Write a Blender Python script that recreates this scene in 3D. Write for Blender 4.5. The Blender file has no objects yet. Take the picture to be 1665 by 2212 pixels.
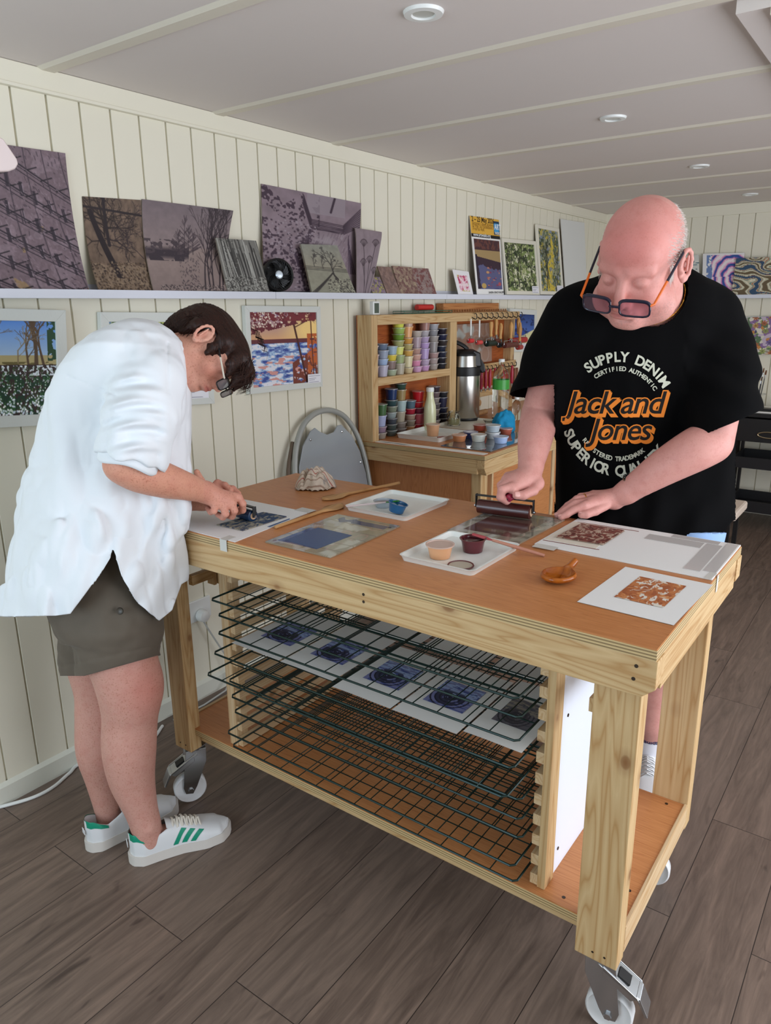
import bpy, bmesh, math, random
import numpy as np
from mathutils import Vector, Matrix, Euler
from mathutils.bvhtree import BVHTree
random.seed(7); RNG = np.random.RandomState(11)
SC = bpy.context.scene
COL = SC.collection
PI = math.pi
# ---------------------------------------------------------------- camera
F_PX, YAW, PITCH, ROLL, CAM_H = 1582.652, 0.6322, 0.2738, -0.0104, 1.5
FW = np.array([math.cos(YAW)*math.cos(PITCH), math.sin(YAW)*math.cos(PITCH), -math.sin(PITCH)])
_R0 = np.array([math.sin(YAW), -math.cos(YAW), 0.0]); _U0 = np.cross(_R0, FW)
RT = _R0*math.cos(ROLL) + _U0*math.sin(ROLL); UP = -_R0*math.sin(ROLL) + _U0*math.cos(ROLL)
cam_d = bpy.data.cameras.new('camera'); cam = bpy.data.objects.new('camera', cam_d); COL.objects.link(cam)
cam_d.sensor_fit = 'VERTICAL'; cam_d.sensor_height = 36; cam_d.lens = F_PX/2212*36
cam_d.clip_start = .02; cam_d.clip_end = 50
m = Matrix.Identity(4)
for i in range(3):
    m[i][0] = RT[i]; m[i][1] = UP[i]; m[i][2] = -FW[i]
m[2][3] = CAM_H
cam.matrix_world = m; SC.camera = cam
# measured place -> coordinates: the spot where a sight line meets a known plane / lies at a known distance
def at(px, py, ax, v):
    d = FW + RT*(px-832.5)/F_PX - UP*(py-1106.)/F_PX
    i = 'xyz'.index(ax); o = np.array([0, 0, CAM_H]); t = (v-o[i])/d[i]; return o + d*t
def pd(px, py, d):
    return np.array([0, 0, CAM_H]) + (FW + RT*(px-832.5)/F_PX - UP*(py-1106.)/F_PX)*d
# ---------------------------------------------------------------- light and exposure
SC.view_settings.view_transform = 'Standard'; SC.view_settings.look = 'None'
SC.view_settings.gamma = 1; SC.view_settings.exposure = 0.0; SC.view_settings.use_curve_mapping = False
W = bpy.data.worlds.new('sky'); SC.world = W; W.use_nodes = True
bg = W.node_tree.nodes['Background']; bg.inputs[0].default_value = (.62, .78, 1, 1); bg.inputs[1].default_value = 1.0
def area(name, loc, rot, sx, sy, power, col):
    l = bpy.data.lights.new(name, 'AREA'); l.shape = 'RECTANGLE'; l.size = sx; l.size_y = sy; l.energy = power; l.color = col
    o = bpy.data.objects.new(name, l); COL.objects.link(o); o.location = loc; o.rotation_euler = rot; return o
# daylight through the two window openings (behind the camera, and the glazed doors on the right)
area('daylight_back_window', (-1.42, 1.15, 1.35), (0, -PI/2, 0), 1.3, 1.5, 36, (.68, .85, 1))
area('daylight_doors', (2.1, -1.82, 1.12), (PI/2, 0, 0), 3.6, 2.0, 100, (.93, .95, 1))
# ---------------------------------------------------------------- helpers
def lin(h):
    if isinstance(h, str):
        h = h.lstrip('#'); c = [int(h[i:i+2], 16)/255 for i in (0, 2, 4)]
    else: c = list(h)
    return tuple(x/12.92 if x <= .04045 else ((x+.055)/1.055)**2.4 for x in c[:3])
class NT:
    def __init__(s, mat): s.t = mat.node_tree; s.n = s.t.nodes; s.b = s.n['Principled BSDF']
    def new(s, k, **kw):
        n = s.n.new(k)
        for a, v in kw.items(): setattr(n, a, v)
        return n
    def link(s, a, b): s.t.links.new(a, b)
    def math(s, op, a, b=None):
        n = s.new('ShaderNodeMath', operation=op)
        for i, v in enumerate((a, b)):
            if v is None: continue
            if isinstance(v, (int, float)): n.inputs[i].default_value = v
            else: s.link(v, n.inputs[i])
        return n.outputs[0]
    def coords(s, scale=(1, 1, 1), rnd=True, rot=(0, 0, 0)):
        tc = s.new('ShaderNodeTexCoord'); mp = s.new('ShaderNodeMapping'); mp.inputs['Scale'].default_value = scale; mp.inputs['Rotation'].default_value = rot
        s.link(tc.outputs['Object'], mp.inputs[0])
        if rnd:
            oi = s.new('ShaderNodeObjectInfo'); v = s.new('ShaderNodeVectorMath', operation='SCALE'); v.inputs[0].default_value = (7.1, 9.3, 5.7)
            s.link(oi.outputs['Random'], v.inputs['Scale']); s.link(v.outputs[0], mp.inputs['Location'])
        return mp.outputs[0]
    def noise(s, vec, scale, detail=3, rough=.5, dist=0):
        n = s.new('ShaderNodeTexNoise'); n.inputs['Scale'].default_value = scale; n.inputs['Detail'].default_value = detail
        n.inputs['Roughness'].default_value = rough; n.inputs['Distortion'].default_value = dist; s.link(vec, n.inputs['Vector']); return n.outputs['Fac']
    def ramp(s, fac, stops):
        r = s.new('ShaderNodeValToRGB'); e = r.color_ramp.elements
        while len(e) < len(stops): e.new(.5)
        for x, (p, c) in zip(e, stops): x.position = p; x.color = (*c, 1)
        s.link(fac, r.inputs[0]); return r.outputs[0]
    def mix(s, fac, a, b, mode='MIX'):
        n = s.new('ShaderNodeMix', data_type='RGBA', blend_type=mode)
        for i, v in ((0, fac), (6, a), (7, b)):
            if isinstance(v, (int, float)): n.inputs[i].default_value = v
            elif isinstance(v, tuple): n.inputs[i].default_value = (*v, 1)
            else: s.link(v, n.inputs[i])
        return n.outputs[2]
    def bump(s, h, strength, dist=.01):
        b = s.new('ShaderNodeBump'); b.inputs['Strength'].default_value = strength; b.inputs['Distance'].default_value = dist
        s.link(h, b.inputs['Height']); s.link(b.outputs[0], s.b.inputs['Normal'])
MATS = {}
def mat(name, col=(.8, .8, .8), rough=.5, metal=0., spec=.5, trans=0., ior=1.45, alpha=1., sheen=0., coat=0., sss=0., emit=0.):
    if name in MATS: return MATS[name]
    m = bpy.data.materials.new(name); m.use_nodes = True; b = m.node_tree.nodes['Principled BSDF']
    c = lin(col) if isinstance(col, str) else col
    b.inputs['Base Color'].default_value = (*c, 1); b.inputs['Roughness'].default_value = rough; b.inputs['Metallic'].default_value = metal
    b.inputs['Specular IOR Level'].default_value = spec; b.inputs['Transmission Weight'].default_value = trans; b.inputs['IOR'].default_value = ior
    b.inputs['Alpha'].default_value = alpha; b.inputs['Sheen Weight'].default_value = sheen; b.inputs['Coat Weight'].default_value = coat
    if sss: b.inputs['Subsurface Weight'].default_value = sss; b.inputs['Subsurface Radius'].default_value = (.012, .005, .003); b.inputs['Subsurface Scale'].default_value = .6
    if emit: b.inputs['Emission Color'].default_value = (*c, 1); b.inputs['Emission Strength'].default_value = emit
    m.diffuse_color = (*c, 1); MATS[name] = m; return m
AX = {'x': (1, 9, 9), 'y': (9, 1, 9), 'z': (9, 9, 1)}
def wood(name, axis, light, dark, knots=True, grain=1., rough=.5, knotcol='#7a4a22', stretch=22.):
    if name in MATS: return MATS[name]
    m = mat(name, light, rough); n = NT(m)
    sc = {'x': (1, stretch, stretch), 'y': (stretch, 1, stretch), 'z': (stretch, stretch, 1)}[axis]
    v = n.coords(sc)
    n1 = n.noise(v, .9*grain, 2, .45, .25)
    w = n.math('FRACT', n.math('MULTIPLY', n1, 13.))
    w = n.math('ABSOLUTE', n.math('SUBTRACT', w, .5))
    fine = n.noise(v, 9*grain, 4, .7)
    l, d = lin(light), lin(dark)
    c = n.ramp(w, [(0., d), (.13, tuple(a*.55+b*.45 for a, b in zip(l, d))), (.5, l)])
    c = n.mix(n.math('MULTIPLY', fine, .5), c, d)
    if knots:
        sk = {'x': (.8, 1.3, 1.3), 'y': (1.3, .8, 1.3), 'z': (1.3, 1.3, .8)}[axis]
        vo = n.new('ShaderNodeTexVoronoi'); vo.inputs['Scale'].default_value = 7.5; n.link(n.coords(sk), vo.inputs['Vector'])
        k = n.ramp(vo.outputs['Distance'], [(0., (1, 1, 1)), (.085, (.7, .7, .7)), (.11, (.3, .3, .3)), (.22, (0, 0, 0))])
        c = n.mix(k, c, lin(knotcol))
    n.link(c, n.b.inputs['Base Color']); n.bump(w, .08, .002)
    return m
class MB:
    def __init__(s): s.v = []; s.f = []; s.mi = []; s.cur = 0
    def add(s, vs, fs):
        o = len(s.v); s.v += [tuple(map(float, p)) for p in vs]; s.f += [tuple(i+o for i in f) for f in fs]; s.mi += [s.cur]*len(fs); return s
    def box(s, x0, x1, y0, y1, z0, z1):
        vs = [(x, y, z) for x in (x0, x1) for y in (y0, y1) for z in (z0, z1)]
        return s.add(vs, [(0, 1, 3, 2), (4, 6, 7, 5), (0, 4, 5, 1), (2, 3, 7, 6), (0, 2, 6, 4), (1, 5, 7, 3)])
    def obox(s, c, ux, uy, uz, hx, hy, hz):
        c, ux, uy, uz = map(np.array, (c, ux, uy, uz))
        vs = [c+ux*a*hx+uy*b*hy+uz*d*hz for a in (-1, 1) for b in (-1, 1) for d in (-1, 1)]
        return s.add(vs, [(0, 1, 3, 2), (4, 6, 7, 5), (0, 4, 5, 1), (2, 3, 7, 6), (0, 2, 6, 4), (1, 5, 7, 3)])
    def prism(s, poly, d):
        d = np.array(d, float); p = [np.array(q, float) for q in poly]; n = len(p)
        return s.add(p+[q+d for q in p], [tuple(range(n))[::-1], tuple(range(n, 2*n))]+[(i, (i+1) % n, n+(i+1) % n, n+i) for i in range(n)])
    def ring(s, c, u, v, prof, seg=24, caps=(1, 1)):
        # lathe: prof = [(radius, height)], axis = u x v
        c, u, v = (np.array(q, float) for q in (c, u, v)); w = np.cross(u, v); vs = []; fs = []
        for r, h in prof:
            for k in range(seg):
                a = 2*PI*k/seg; vs.append(c+u*r*math.cos(a)+v*r*math.sin(a)+w*h)
        for i in range(len(prof)-1):
            for k in range(seg):
                a, b = i*seg+k, i*seg+(k+1) % seg; fs.append((a, b, b+seg, a+seg))
        if caps[0]: fs.append(tuple(range(seg))[::-1])
        if caps[1]: fs.append(tuple(range((len(prof)-1)*seg, len(prof)*seg)))
        return s.add(vs, fs)
    def lathe(s, x, y, z, prof, seg=24, caps=(1, 1)): return s.ring((x, y, z), (1, 0, 0), (0, 1, 0), prof, seg, caps)
    def tube(s, pts, r, seg=8, closed=False, radii=None, flat=None):
        P = [np.array(p, float) for p in pts]; n = len(P); vs = []; fs = []; prev = None
        for i in range(n):
            a = P[(i-1) % n] if (closed or i > 0) else P[i]; b = P[(i+1) % n] if (closed or i < n-1) else P[i]
            t = b-a; t = t/(np.linalg.norm(t)+1e-12)
            if prev is None:
                u = np.cross(t, (0, 0, 1)); 
                if np.linalg.norm(u) < .1: u = np.cross(t, (1, 0, 0))
            else: u = prev-t*np.dot(prev, t)
            u = u/(np.linalg.norm(u)+1e-12); prev = u; w = np.cross(t, u); rr = radii[i] if radii else r
            for k in range(seg):
                a_ = 2*PI*k/seg; vs.append(P[i]+u*rr*math.cos(a_)+w*rr*math.sin(a_)*(flat or 1))
        for i in range(n if closed else n-1):
            for k in range(seg):
                a, b = i*seg+k, i*seg+(k+1) % seg; c, d = ((i+1) % n)*seg+(k+1) % seg, ((i+1) % n)*seg+k; fs.append((a, b, c, d))
        if not closed: fs += [tuple(range(seg))[::-1], tuple(range((n-1)*seg, n*seg))]
        return s.add(vs, fs)
    def grid(s, fn, nu, nv, closed_u=False):
        vs = [fn(i/(nu-1 if not closed_u else nu), j/(nv-1)) for j in range(nv) for i in range(nu)]
        fs = [(j*nu+i, j*nu+(i+1) % nu, (j+1)*nu+(i+1) % nu, (j+1)*nu+i) for j in range(nv-1) for i in range(nu if closed_u else nu-1)]
        return s.add(vs, fs)
def wpos(o):
    p = Vector((0, 0, 0))
    while o: p += o.location; o = o.parent
    return p
def mesh_of(name, mb, mats, off=(0, 0, 0), smooth=False):
    me = bpy.data.meshes.new(name); off = Vector(off)
    me.from_pydata([tuple(Vector(v)-off) for v in mb.v], [], mb.f)
    for m_ in (mats if isinstance(mats, (list, tuple)) else [mats]): me.materials.append(m_)
    if any(mb.mi): me.polygons.foreach_set('material_index', mb.mi)
    bm = bmesh.new(); bm.from_mesh(me); bmesh.ops.recalc_face_normals(bm, faces=bm.faces); bm.to_mesh(me); bm.free()
    if smooth:
        me.polygons.foreach_set('use_smooth', [True]*len(me.polygons))
        if smooth != 'all':
            me.set_sharp_from_angle(angle=math.radians(smooth if smooth is not True else 40))
    me.update(); return me
def tag(o, label, cat, group=None, kind=None):
    if label: o['label'] = label
    if cat: o['category'] = cat
    if group: o['group'] = group
    if kind: o['kind'] = kind
    return o
def part(name, mb, mats, parent, smooth=False, bev=0., label=None, kind=None):
    me = mesh_of(name, mb, mats, wpos(parent) if parent else (0, 0, 0), smooth)
    o = bpy.data.objects.new(name, me); COL.objects.link(o); o.parent = parent
    if bev:
        b = o.modifiers.new('bevel', 'BEVEL'); b.width = bev; b.segments = 2; b.limit_method = 'ANGLE'; b.harden_normals = False
    if label: o['label'] = label
    if kind: o['kind'] = kind
    return o
def thing(name, label, cat, loc=(0, 0, 0), group=None):
    o = bpy.data.objects.new(name, None); COL.objects.link(o); o.location = loc; o.empty_display_size = .02
    return tag(o, label, cat, group)
def single(name, mb, mats, label, cat, group=None, smooth=False, bev=0., kind=None, loc=None):
    v = np.array(mb.v); 
    if loc is None: loc = ((v[:, 0].min()+v[:, 0].max())/2, (v[:, 1].min()+v[:, 1].max())/2, v[:, 2].min())
    me = mesh_of(name, mb, mats, loc, smooth); o = bpy.data.objects.new(name, me); COL.objects.link(o); o.location = loc
    if bev:
        b = o.modifiers.new('bevel', 'BEVEL'); b.width = bev; b.segments = 2; b.limit_method = 'ANGLE'
    return tag(o, label, cat, group, kind)
def structure(name, mb, mats, smooth=False, bev=0., parent=None):
    o = part(name, mb, mats, parent, smooth, bev)
    if not parent: o['kind'] = 'structure'
    return o
def copy_thing(src, loc, label=None, group=None, rz=None):
    r = src.copy(); COL.objects.link(r); r.location = loc
    if rz is not None: r.rotation_euler = (0, 0, rz)
    if label: r['label'] = label
    if group: r['group'] = group
    for ch in list(src.children):
        c = ch.copy(); COL.objects.link(c); c.parent = r
        for g in list(ch.children):
            d = g.copy(); COL.objects.link(d); d.parent = c
    return r
# ---------------------------------------------------------------- materials
PINE = {a: wood('pine_'+a, a, '#d6ba8c', '#b48c5a') for a in 'xyz'}
PINEP = {a: wood('pale_pine_'+a, a, '#d8c09a', '#c09a6c', knots=True) for a in 'xyz'}
VENEER = {a: wood('beech_veneer_'+a, a, '#cc8c58', '#b27242', knots=False, grain=2.2, rough=.38, stretch=26.) for a in 'xy'}
VENEER['z'] = wood('beech_veneer_z', 'z', '#c48452', '#a86a3c', knots=False, grain=2.5, rough=.45, stretch=16.)
def ply():
    m = mat('plywood_edge', '#b89a6a', .6); n = NT(m); v = n.coords((1, 1, 1), rnd=False)
    sx = n.new('ShaderNodeSeparateXYZ'); n.link(v, sx.inputs[0])
    w = n.math('FRACT', n.math('MULTIPLY', sx.outputs[2], 165.))
    nz = n.noise(n.coords((3, 3, 200)), 2., 2)
    c = n.ramp(w, [(0, lin('#7d6748')), (.42, lin('#8d7550')), (.5, lin('#d8c090')), (1, lin('#c7ac7a'))])
    c = n.mix(n.math('MULTIPLY', nz, .35), c, lin('#a58a5e')); n.link(c, n.b.inputs['Base Color']); return m
PLY = ply()
WHITE = mat('white_plastic', '#e9ebe8', .35); WPAPER = mat('white_paper', '#eceae4', .85)
CHROME = mat('zinc_plated_steel', '#c4c8cc', .22, 1.); STEEL = mat('brushed_steel', '#b9b6b0', .28, 1.)
BLACK = mat('black_plastic', '#131314', .4); SCREW = mat('screw_head', '#4a4038', .4, .8)
GREENWIRE = mat('dark_green_wire', '#0f2a26', .35, .3)
# ---------------------------------------------------------------- room
Wy, Xf, Zc, GS, GX0 = 2.1528, 5.8156, 2.1558, 0.104, 1.111
Xb, Yr = -1.4, -1.8
def floor_mat():
    m = mat('grey_brown_oak_planks', '#77665a', .42, spec=.45); n = NT(m)
    v = n.coords((1, 1, 1), rnd=False, rot=(0, 0, 0))
    br = n.new('ShaderNodeTexBrick'); br.offset = .37; br.squash = 1
    mp = n.new('ShaderNodeMapping'); mp.inputs['Rotation'].default_value = (0, 0, 0); mp.inputs['Location'].default_value = (.35, .06, 0); n.link(v, mp.inputs[0]); n.link(mp.outputs[0], br.inputs['Vector'])
    br.inputs['Scale'].default_value = 1; br.inputs['Brick Width'].default_value = 1.22; br.inputs['Row Height'].default_value = .19
    br.inputs['Mortar Size'].default_value = .0012; br.inputs['Mortar Smooth'].default_value = .3; br.inputs['Bias'].default_value = 0
    br.inputs['Color1'].default_value = (0, 0, 0, 1); br.inputs['Color2'].default_value = (1, 1, 1, 1); br.inputs['Mortar'].default_value = (.5, .5, .5, 1)
    off = n.new('ShaderNodeVectorMath', operation='MULTIPLY_ADD'); n.link(br.outputs['Color'], off.inputs[0]); off.inputs[1].default_value = (7.3, 3.1, 0); n.link(v, off.inputs[2])
    mp2 = n.new('ShaderNodeMapping'); mp2.inputs['Scale'].default_value = (1.3, 13, 1); n.link(off.outputs[0], mp2.inputs[0])
    g = n.noise(mp2.outputs[0], 2.2, 5, .62, 1.3); g2 = n.noise(mp2.outputs[0], 14., 4, .7)
    mp3 = n.new('ShaderNodeMapping'); mp3.inputs['Scale'].default_value = (1.1, 5, 1); n.link(off.outputs[0], mp3.inputs[0])
    kn = n.noise(mp3.outputs[0], 3.2, 2, .5, 1.8)
    c = n.ramp(g, [(.22, lin('#4a3d36')), (.42, lin('#6b5b51')), (.56, lin('#7e6c60')), (.75, lin('#957f70'))])
    c = n.mix(n.math('MULTIPLY', g2, .6), c, lin('#5b4c43'))
    c = n.mix(n.ramp(kn, [(.66, (0, 0, 0)), (.78, (.85, .85, .85))]), c, lin('#3a2f2a'))
    c = n.mix(n.math('MULTIPLY', n.math('SUBTRACT', br.outputs['Color'], 0.), .22), c, lin('#8a7b70'))
    c = n.mix(br.outputs['Fac'], c, lin('#2e2622')); n.link(c, n.b.inputs['Base Color'])
    h = n.math('SUBTRACT', n.math('MULTIPLY', g2, .3), br.outputs['Fac']); n.bump(h, .25, .003); return m
structure('floor', MB().box(Xb-.1, Xf+.1, Yr-.1, Wy+.1, -.05, 0), floor_mat())
CREAM = mat('cream_paint', '#e8e3d0', .5)
def clad(axis, t0, t1, z0, z1, first, mk, back=False):
    # tongue and groove boards with a chamfered groove between each pair
    mb = MB(); xs = []; k = math.ceil((t0-first)/GS)
    prof = [(t0, 0)]
    while first+k*GS < t1-.01:
        g = first+k*GS
        if g > t0+.01: prof += [(g-.0035, 0), (g-.0022, .010), (g+.0022, .010), (g+.0035, 0)]
        k += 1
    prof += [(t1, 0)]
    vs = []; fs = []
    for t, d in prof: vs += [mk(t, d, z0), mk(t, d, z1)]
    for i in range(len(prof)-1): fs.append((2*i, 2*i+2, 2*i+3, 2*i+1))
    n = len(vs); vs += [mk(t0, .06, z0), mk(t0, .06, z1), mk(t1, .06, z0), mk(t1, .06, z1)]
    fs += [(n, n+1, n+3, n+2), (0, 1, n+1, n), (2*len(prof)-2, n+2, n+3, 2*len(prof)-1)]
    return mb.add(vs, fs)
structure('wall_left', clad('x', Xb, Xf, -.02, Zc+.02, GX0, lambda t, d, z: (t, Wy+d, z)), CREAM)
structure('wall_far', clad('y', Yr, Wy, -.02, Zc+.02, 1.5239-20*GS, lambda t, d, z: (Xf+d, t, z)), CREAM)
# right wall with wide glazed doors and wall behind the camera with a window
mb = MB(); mb.box(Xb, .3, Yr-.06, Yr, 0, Zc).box(3.9, Xf, Yr-.06, Yr, 0, Zc).box(.3, 3.9, Yr-.06, Yr, 2.1, Zc)
structure('wall_right', mb, CREAM)
mb = MB(); mb.box(Xb-.06, Xb, Yr, .4, 0, Zc).box(Xb-.06, Xb, 1.9, Wy, 0, Zc).box(Xb-.06, Xb, .4, 1.9, 0, .7).box(Xb-.06, Xb, .4, 1.9, 2.0, Zc)
structure('wall_back', mb, CREAM)
FR = mat('white_window_frame', '#eeeeec', .4)
mb = MB()
for a in (.3, 1.2, 2.1, 3.0, 3.86): mb.box(a, a+.04, Yr-.05, Yr-.01, 0, 2.1)
mb.box(.3, 3.9, Yr-.05, Yr-.01, 0, .06).box(.3, 3.9, Yr-.05, Yr-.01, 2.05, 2.1); structure('door_1', mb, FR)
mb = MB()
for a in (.4, 1.13, 1.86): mb.box(Xb-.05, Xb-.01, a, a+.04, .7, 2.0)
mb.box(Xb-.05, Xb-.01, .4, 1.9, .7, .74).box(Xb-.05, Xb-.01, .4, 1.9, 1.96, 2.0); structure('window_1', mb, FR)
CEIL = mat('ceiling_paint', '#dfd7d2', .6); BATT = mat('ceiling_batten_paint', '#dfd8c8', .55)
structure('ceiling', MB().box(Xb-.1, Xf+.1, Yr-.1, Wy+.1, Zc, Zc+.05), CEIL)
for i in range(-4, 8):
    x = 1.2967+i*.6339
    if Xb < x < Xf-.1:
        structure('trim_%d' % (i+5), MB().prism([(x, Yr, Zc), (x+.012, Yr, Zc-.007), (x+.05, Yr, Zc-.007), (x+.062, Yr, Zc)], (0, Wy-Yr, 0)), BATT)
# boxed rib at the right of the ceiling
structure('trim_20', MB().box(2.0, Xf, .40, .472, Zc-.03, Zc), CEIL); structure('trim_21', MB().box(2.0, Xf, .2, .40, Zc-.045, Zc), BATT)
# cornices and baseboards
structure('trim_22', MB().box(Xb, Xf, Wy-.012, Wy+.001, 2.098, Zc-.001).box(Xb, Xf, Wy-.018, Wy+.001, 2.090, 2.100), CREAM, bev=.002)
structure('trim_23', MB().box(Xf-.012, Xf+.001, Yr, Wy, 2.085, Zc-.001), CREAM, bev=.002)
WPAINT = mat('skirting_paint', '#dfdfd2', .45)
structure('baseboard_left', MB().box(Xb, Xf, Wy-.014, Wy+.001, 0, .062).prism([(Xb, Wy-.014, .062), (Xb, Wy, .062), (Xb, Wy, .072)], (Xf-Xb, 0, 0)), WPAINT)
structure('baseboard_far', MB().box(Xf-.014, Xf+.001, Yr, Wy, 0, .085), WPAINT, bev=.002)
# ---------------------------------------------------------------- downlights
GLASSY = mat('frosted_lens', '#c9ccc4', .25, spec=.7)
def downlight(x, y):
    t = thing('ceiling_downlight', None, 'ceiling light', (x, y, Zc-.008))
    part('bezel', MB().lathe(x, y, Zc-.008, [(.026, .004), (.029, 0), (.045, .001), (.048, .008)][::-1], 32, (0, 0)), WHITE, t, smooth=True)
    part('lens', MB().lathe(x, y, Zc-.004, [(.0, 0), (.027, 0)], 32, (0, 0)), GLASSY, t); return t
for (x, l) in ((1.63, 'round white recessed downlight nearest the camera, largest in the ceiling'), (2.894, 'second nearest recessed ceiling downlight, above and left of the bald head'),
               (4.129, 'third recessed ceiling downlight from the camera, beyond the bald man'), (5.372, 'smallest farthest recessed ceiling downlight, near the far wall')):
    tag(downlight(x, 1.07), l, 'ceiling light', 'recessed ceiling downlights')
# ---------------------------------------------------------------- work table
tx0, tx1, ty0, ty1, zt = 1.169, 1.839, .295, 1.734, .941
T = thing('work_table', 'large wooden work table on castors with orange-brown top and drying rack below', 'table', ((tx0+tx1)/2, (ty0+ty1)/2, 0))
part('tabletop', MB().box(tx0+.001, tx1-.001, ty0+.001, ty1-.001, .9385, zt), VENEER['y'], T)
part('tabletop_edge', MB().box(tx0, tx1, ty0, ty1, .919, .9385), PLY, T, label='striped plywood edge of the tabletop')
part('apron', MB().prism([(tx0, ty0-.003, .919), (tx0, ty0-.003, .866), (tx0, ty0+.02, .846), (tx0, ty1+.003, .846), (tx0, ty1+.003, .919)], (.044, 0, 0)), PINE['y'], T, bev=.0015)
part('apron', MB().prism([(tx1-.044, ty0-.003, .919), (tx1-.044, ty0-.003, .866), (tx1-.044, ty0+.02, .846), (tx1-.044, ty1+.003, .846), (tx1-.044, ty1+.003, .919)], (.044, 0, 0)), PINE['y'], T, bev=.0015)
part('apron', MB().box(tx0+.0445, tx1-.0445, ty0, ty0+.03, .848, .9187), PINE['x'], T, bev=.0015)
part('apron', MB().box(tx0+.0445, tx1-.0445, ty1-.03, ty1, .848, .9187), PINE['x'], T, bev=.0015)
lx0, lx1 = 1.2135, 1.256; bx0, bx1 = 1.723, 1.767
for (a, b) in ((lx0, lx1), (bx0, bx1)):
    for (c, d) in ((.325, .413), (1.628, 1.70)):
        part('leg', MB().box(a, b, c, d, .203, .8455 if a < 1.5 else .90), PINE['z'], T, bev=.002)
part('lower_shelf', MB().box(1.2355, 1.7225, .333, 1.69, .2725, .2755), VENEER['y'], T)
part('lower_shelf_edge', MB().box(1.235, 1.7225, .332, 1.69, .2555, .2725), PLY, T, label='striped plywood edge of the lower shelf')
part('shelf_rail', MB().box(1.2565, 1.29, .3325, 1.69, .222, .2553), PINE['y'], T, bev=.001)
part('shelf_rail', MB().box(1.69, 1.722, .3325, 1.69, .222, .2553), PINE['y'], T, bev=.001)
part('side_rail', MB().box(1.2562, 1.7225, .3245, .3325, .215, .279), PINEP['x'], T, bev=.001)
part('side_rail', MB().box(1.2562, 1.7225, 1.69, 1.70, .215, .279), PINEP['x'], T, bev=.001)
for p in ((1168.9, 1.0), ): pass
for yy, zz in ((.327, .902), (.330, .877), (.918, .897), (.918, .88), (1.62, .90), (1.62, .878)):
    part('screw', MB().ring((tx0-.0006, yy, zz), (0, 1, 0), (0, 0, 1), [(.0035, .0), (.0035, .0012)], 12), SCREW, T)
for a in (1.2129,):
    for yy, zz in ((.35, .222), (.375, .222), (1.65, .222), (1.675, .222)):
        part('screw', MB().ring((a, yy, zz), (0, 1, 0), (0, 0, 1), [(.0025, .0), (.0025, .001)], 10), SCREW, T)
for xx, yy in ((1.26, .46), (1.70, .37), (1.36, .352), (1.70, .50), (1.33, 1.55), (1.30, 1.47)):
    part('screw', MB().lathe(xx, yy, .2754, [(.004, 0), (.004, .0008)], 10), SCREW, T)
# comb shaped slotted brackets under both ends of the top
def comb(y0, xs, side):
    t = part('comb_bracket', MB().box(1.2565 if side else 1.214, 1.7225, y0, y0+.018, .735, .765), PINE['x'], T, bev=.001)
    for x in xs: part('comb_tooth', MB().box(x, x+.009, y0-.006, y0+.024, .715 if side else .72, .785), PINE['z'], t)
comb(1.606, [1.33, 1.345, 1.375, 1.39, 1.42, 1.435, 1.465, 1.48, 1.52, 1.56, 1.6], 1)
comb(.417, [1.33+.035*i for i in range(9)], 1)
# castors
WHEEL = mat('white_nylon_wheel', '#dcdcdc', .35)
def castor(x, y, ang, brake=True):
    ca, sa = math.cos(ang), math.sin(ang); d = np.array([ca, sa, 0]); s_ = np.array([-sa, ca, 0]); z = np.array([0, 0, 1.]); o = np.array([x, y, 0]); w = o+d*.028+z*.05
    t = part('castor', MB().box(x-.042, x+.042, y-.036, y+.036, .1985, .2025).lathe(x, y, .184, [(.024, 0), (.026, .006), (.024, .0145)], 24), CHROME, T, smooth=True)
    def P(a, h, sd): return o+d*a+z*h+s_*sd
    fk = MB()
    for sd in (-.0235, .021):
        fk.prism([P(-.028, .186, sd), P(.034, .186, sd), P(.05, .062, sd), P(.044, .04, sd), P(.022, .036, sd), P(.008, .06, sd), P(-.026, .14, sd)], s_*.0025)
    fk.prism([P(-.028, .183, -.0235), P(.034, .183, -.0235), P(.034, .187, -.0235), P(-.028, .187, -.0235)], s_*.047)
    part('fork', fk, CHROME, t, bev=.0008)
    prof = [(.012, -.015), (.03, -.013), (.040, -.013), (.046, -.0155), (.05, -.012), (.05, .012), (.046, .0155), (.04, .013), (.03, .013), (.012, .015)]
    part('wheel', MB().ring(w, d, z, prof, 40), WHEEL, t, smooth=50)
    part('axle_bolt', MB().ring(w, d, z, [(.008, -.029), (.0085, -.026), (.0085, .026), (.008, .029)], 6), CHROME, t)
    if brake:
        bk = MB(); p = [P(.0, .176, -.026), P(.085, .122, -.026), P(.088, .116, -.026), P(.0, .168, -.026)]; bk.prism(p, s_*.052)
        bk.prism([P(.01, .172, -.026), P(.085, .124, -.026), P(.07, .112, -.026), P(.01, .15, -.026)], s_*.0025); bk.prism([P(.01, .172, .0235), P(.085, .124, .0235), P(.07, .112, .0235), P(.01, .15, .0235)], s_*.0025)
        bk.prism([P(.080, .126, -.022), P(.088, .121, -.022), P(.106, .082, -.022), P(.101, .080, -.022), P(.084, .112, -.022)], s_*.044)
        part('brake_lever', bk, CHROME, t, bev=.001); part('brake_slot', MB().obox(P(.052, .1445, 0), d*.87-z*.5, s_, z*.87+d*.5, .014, .013, .002), BLACK, t)
castor(1.262, .372, math.radians(-82)); castor(1.262, 1.668, math.radians(150)); castor(1.735, .372, math.radians(100), False); castor(1.735, 1.668, math.radians(100), False)
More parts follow.
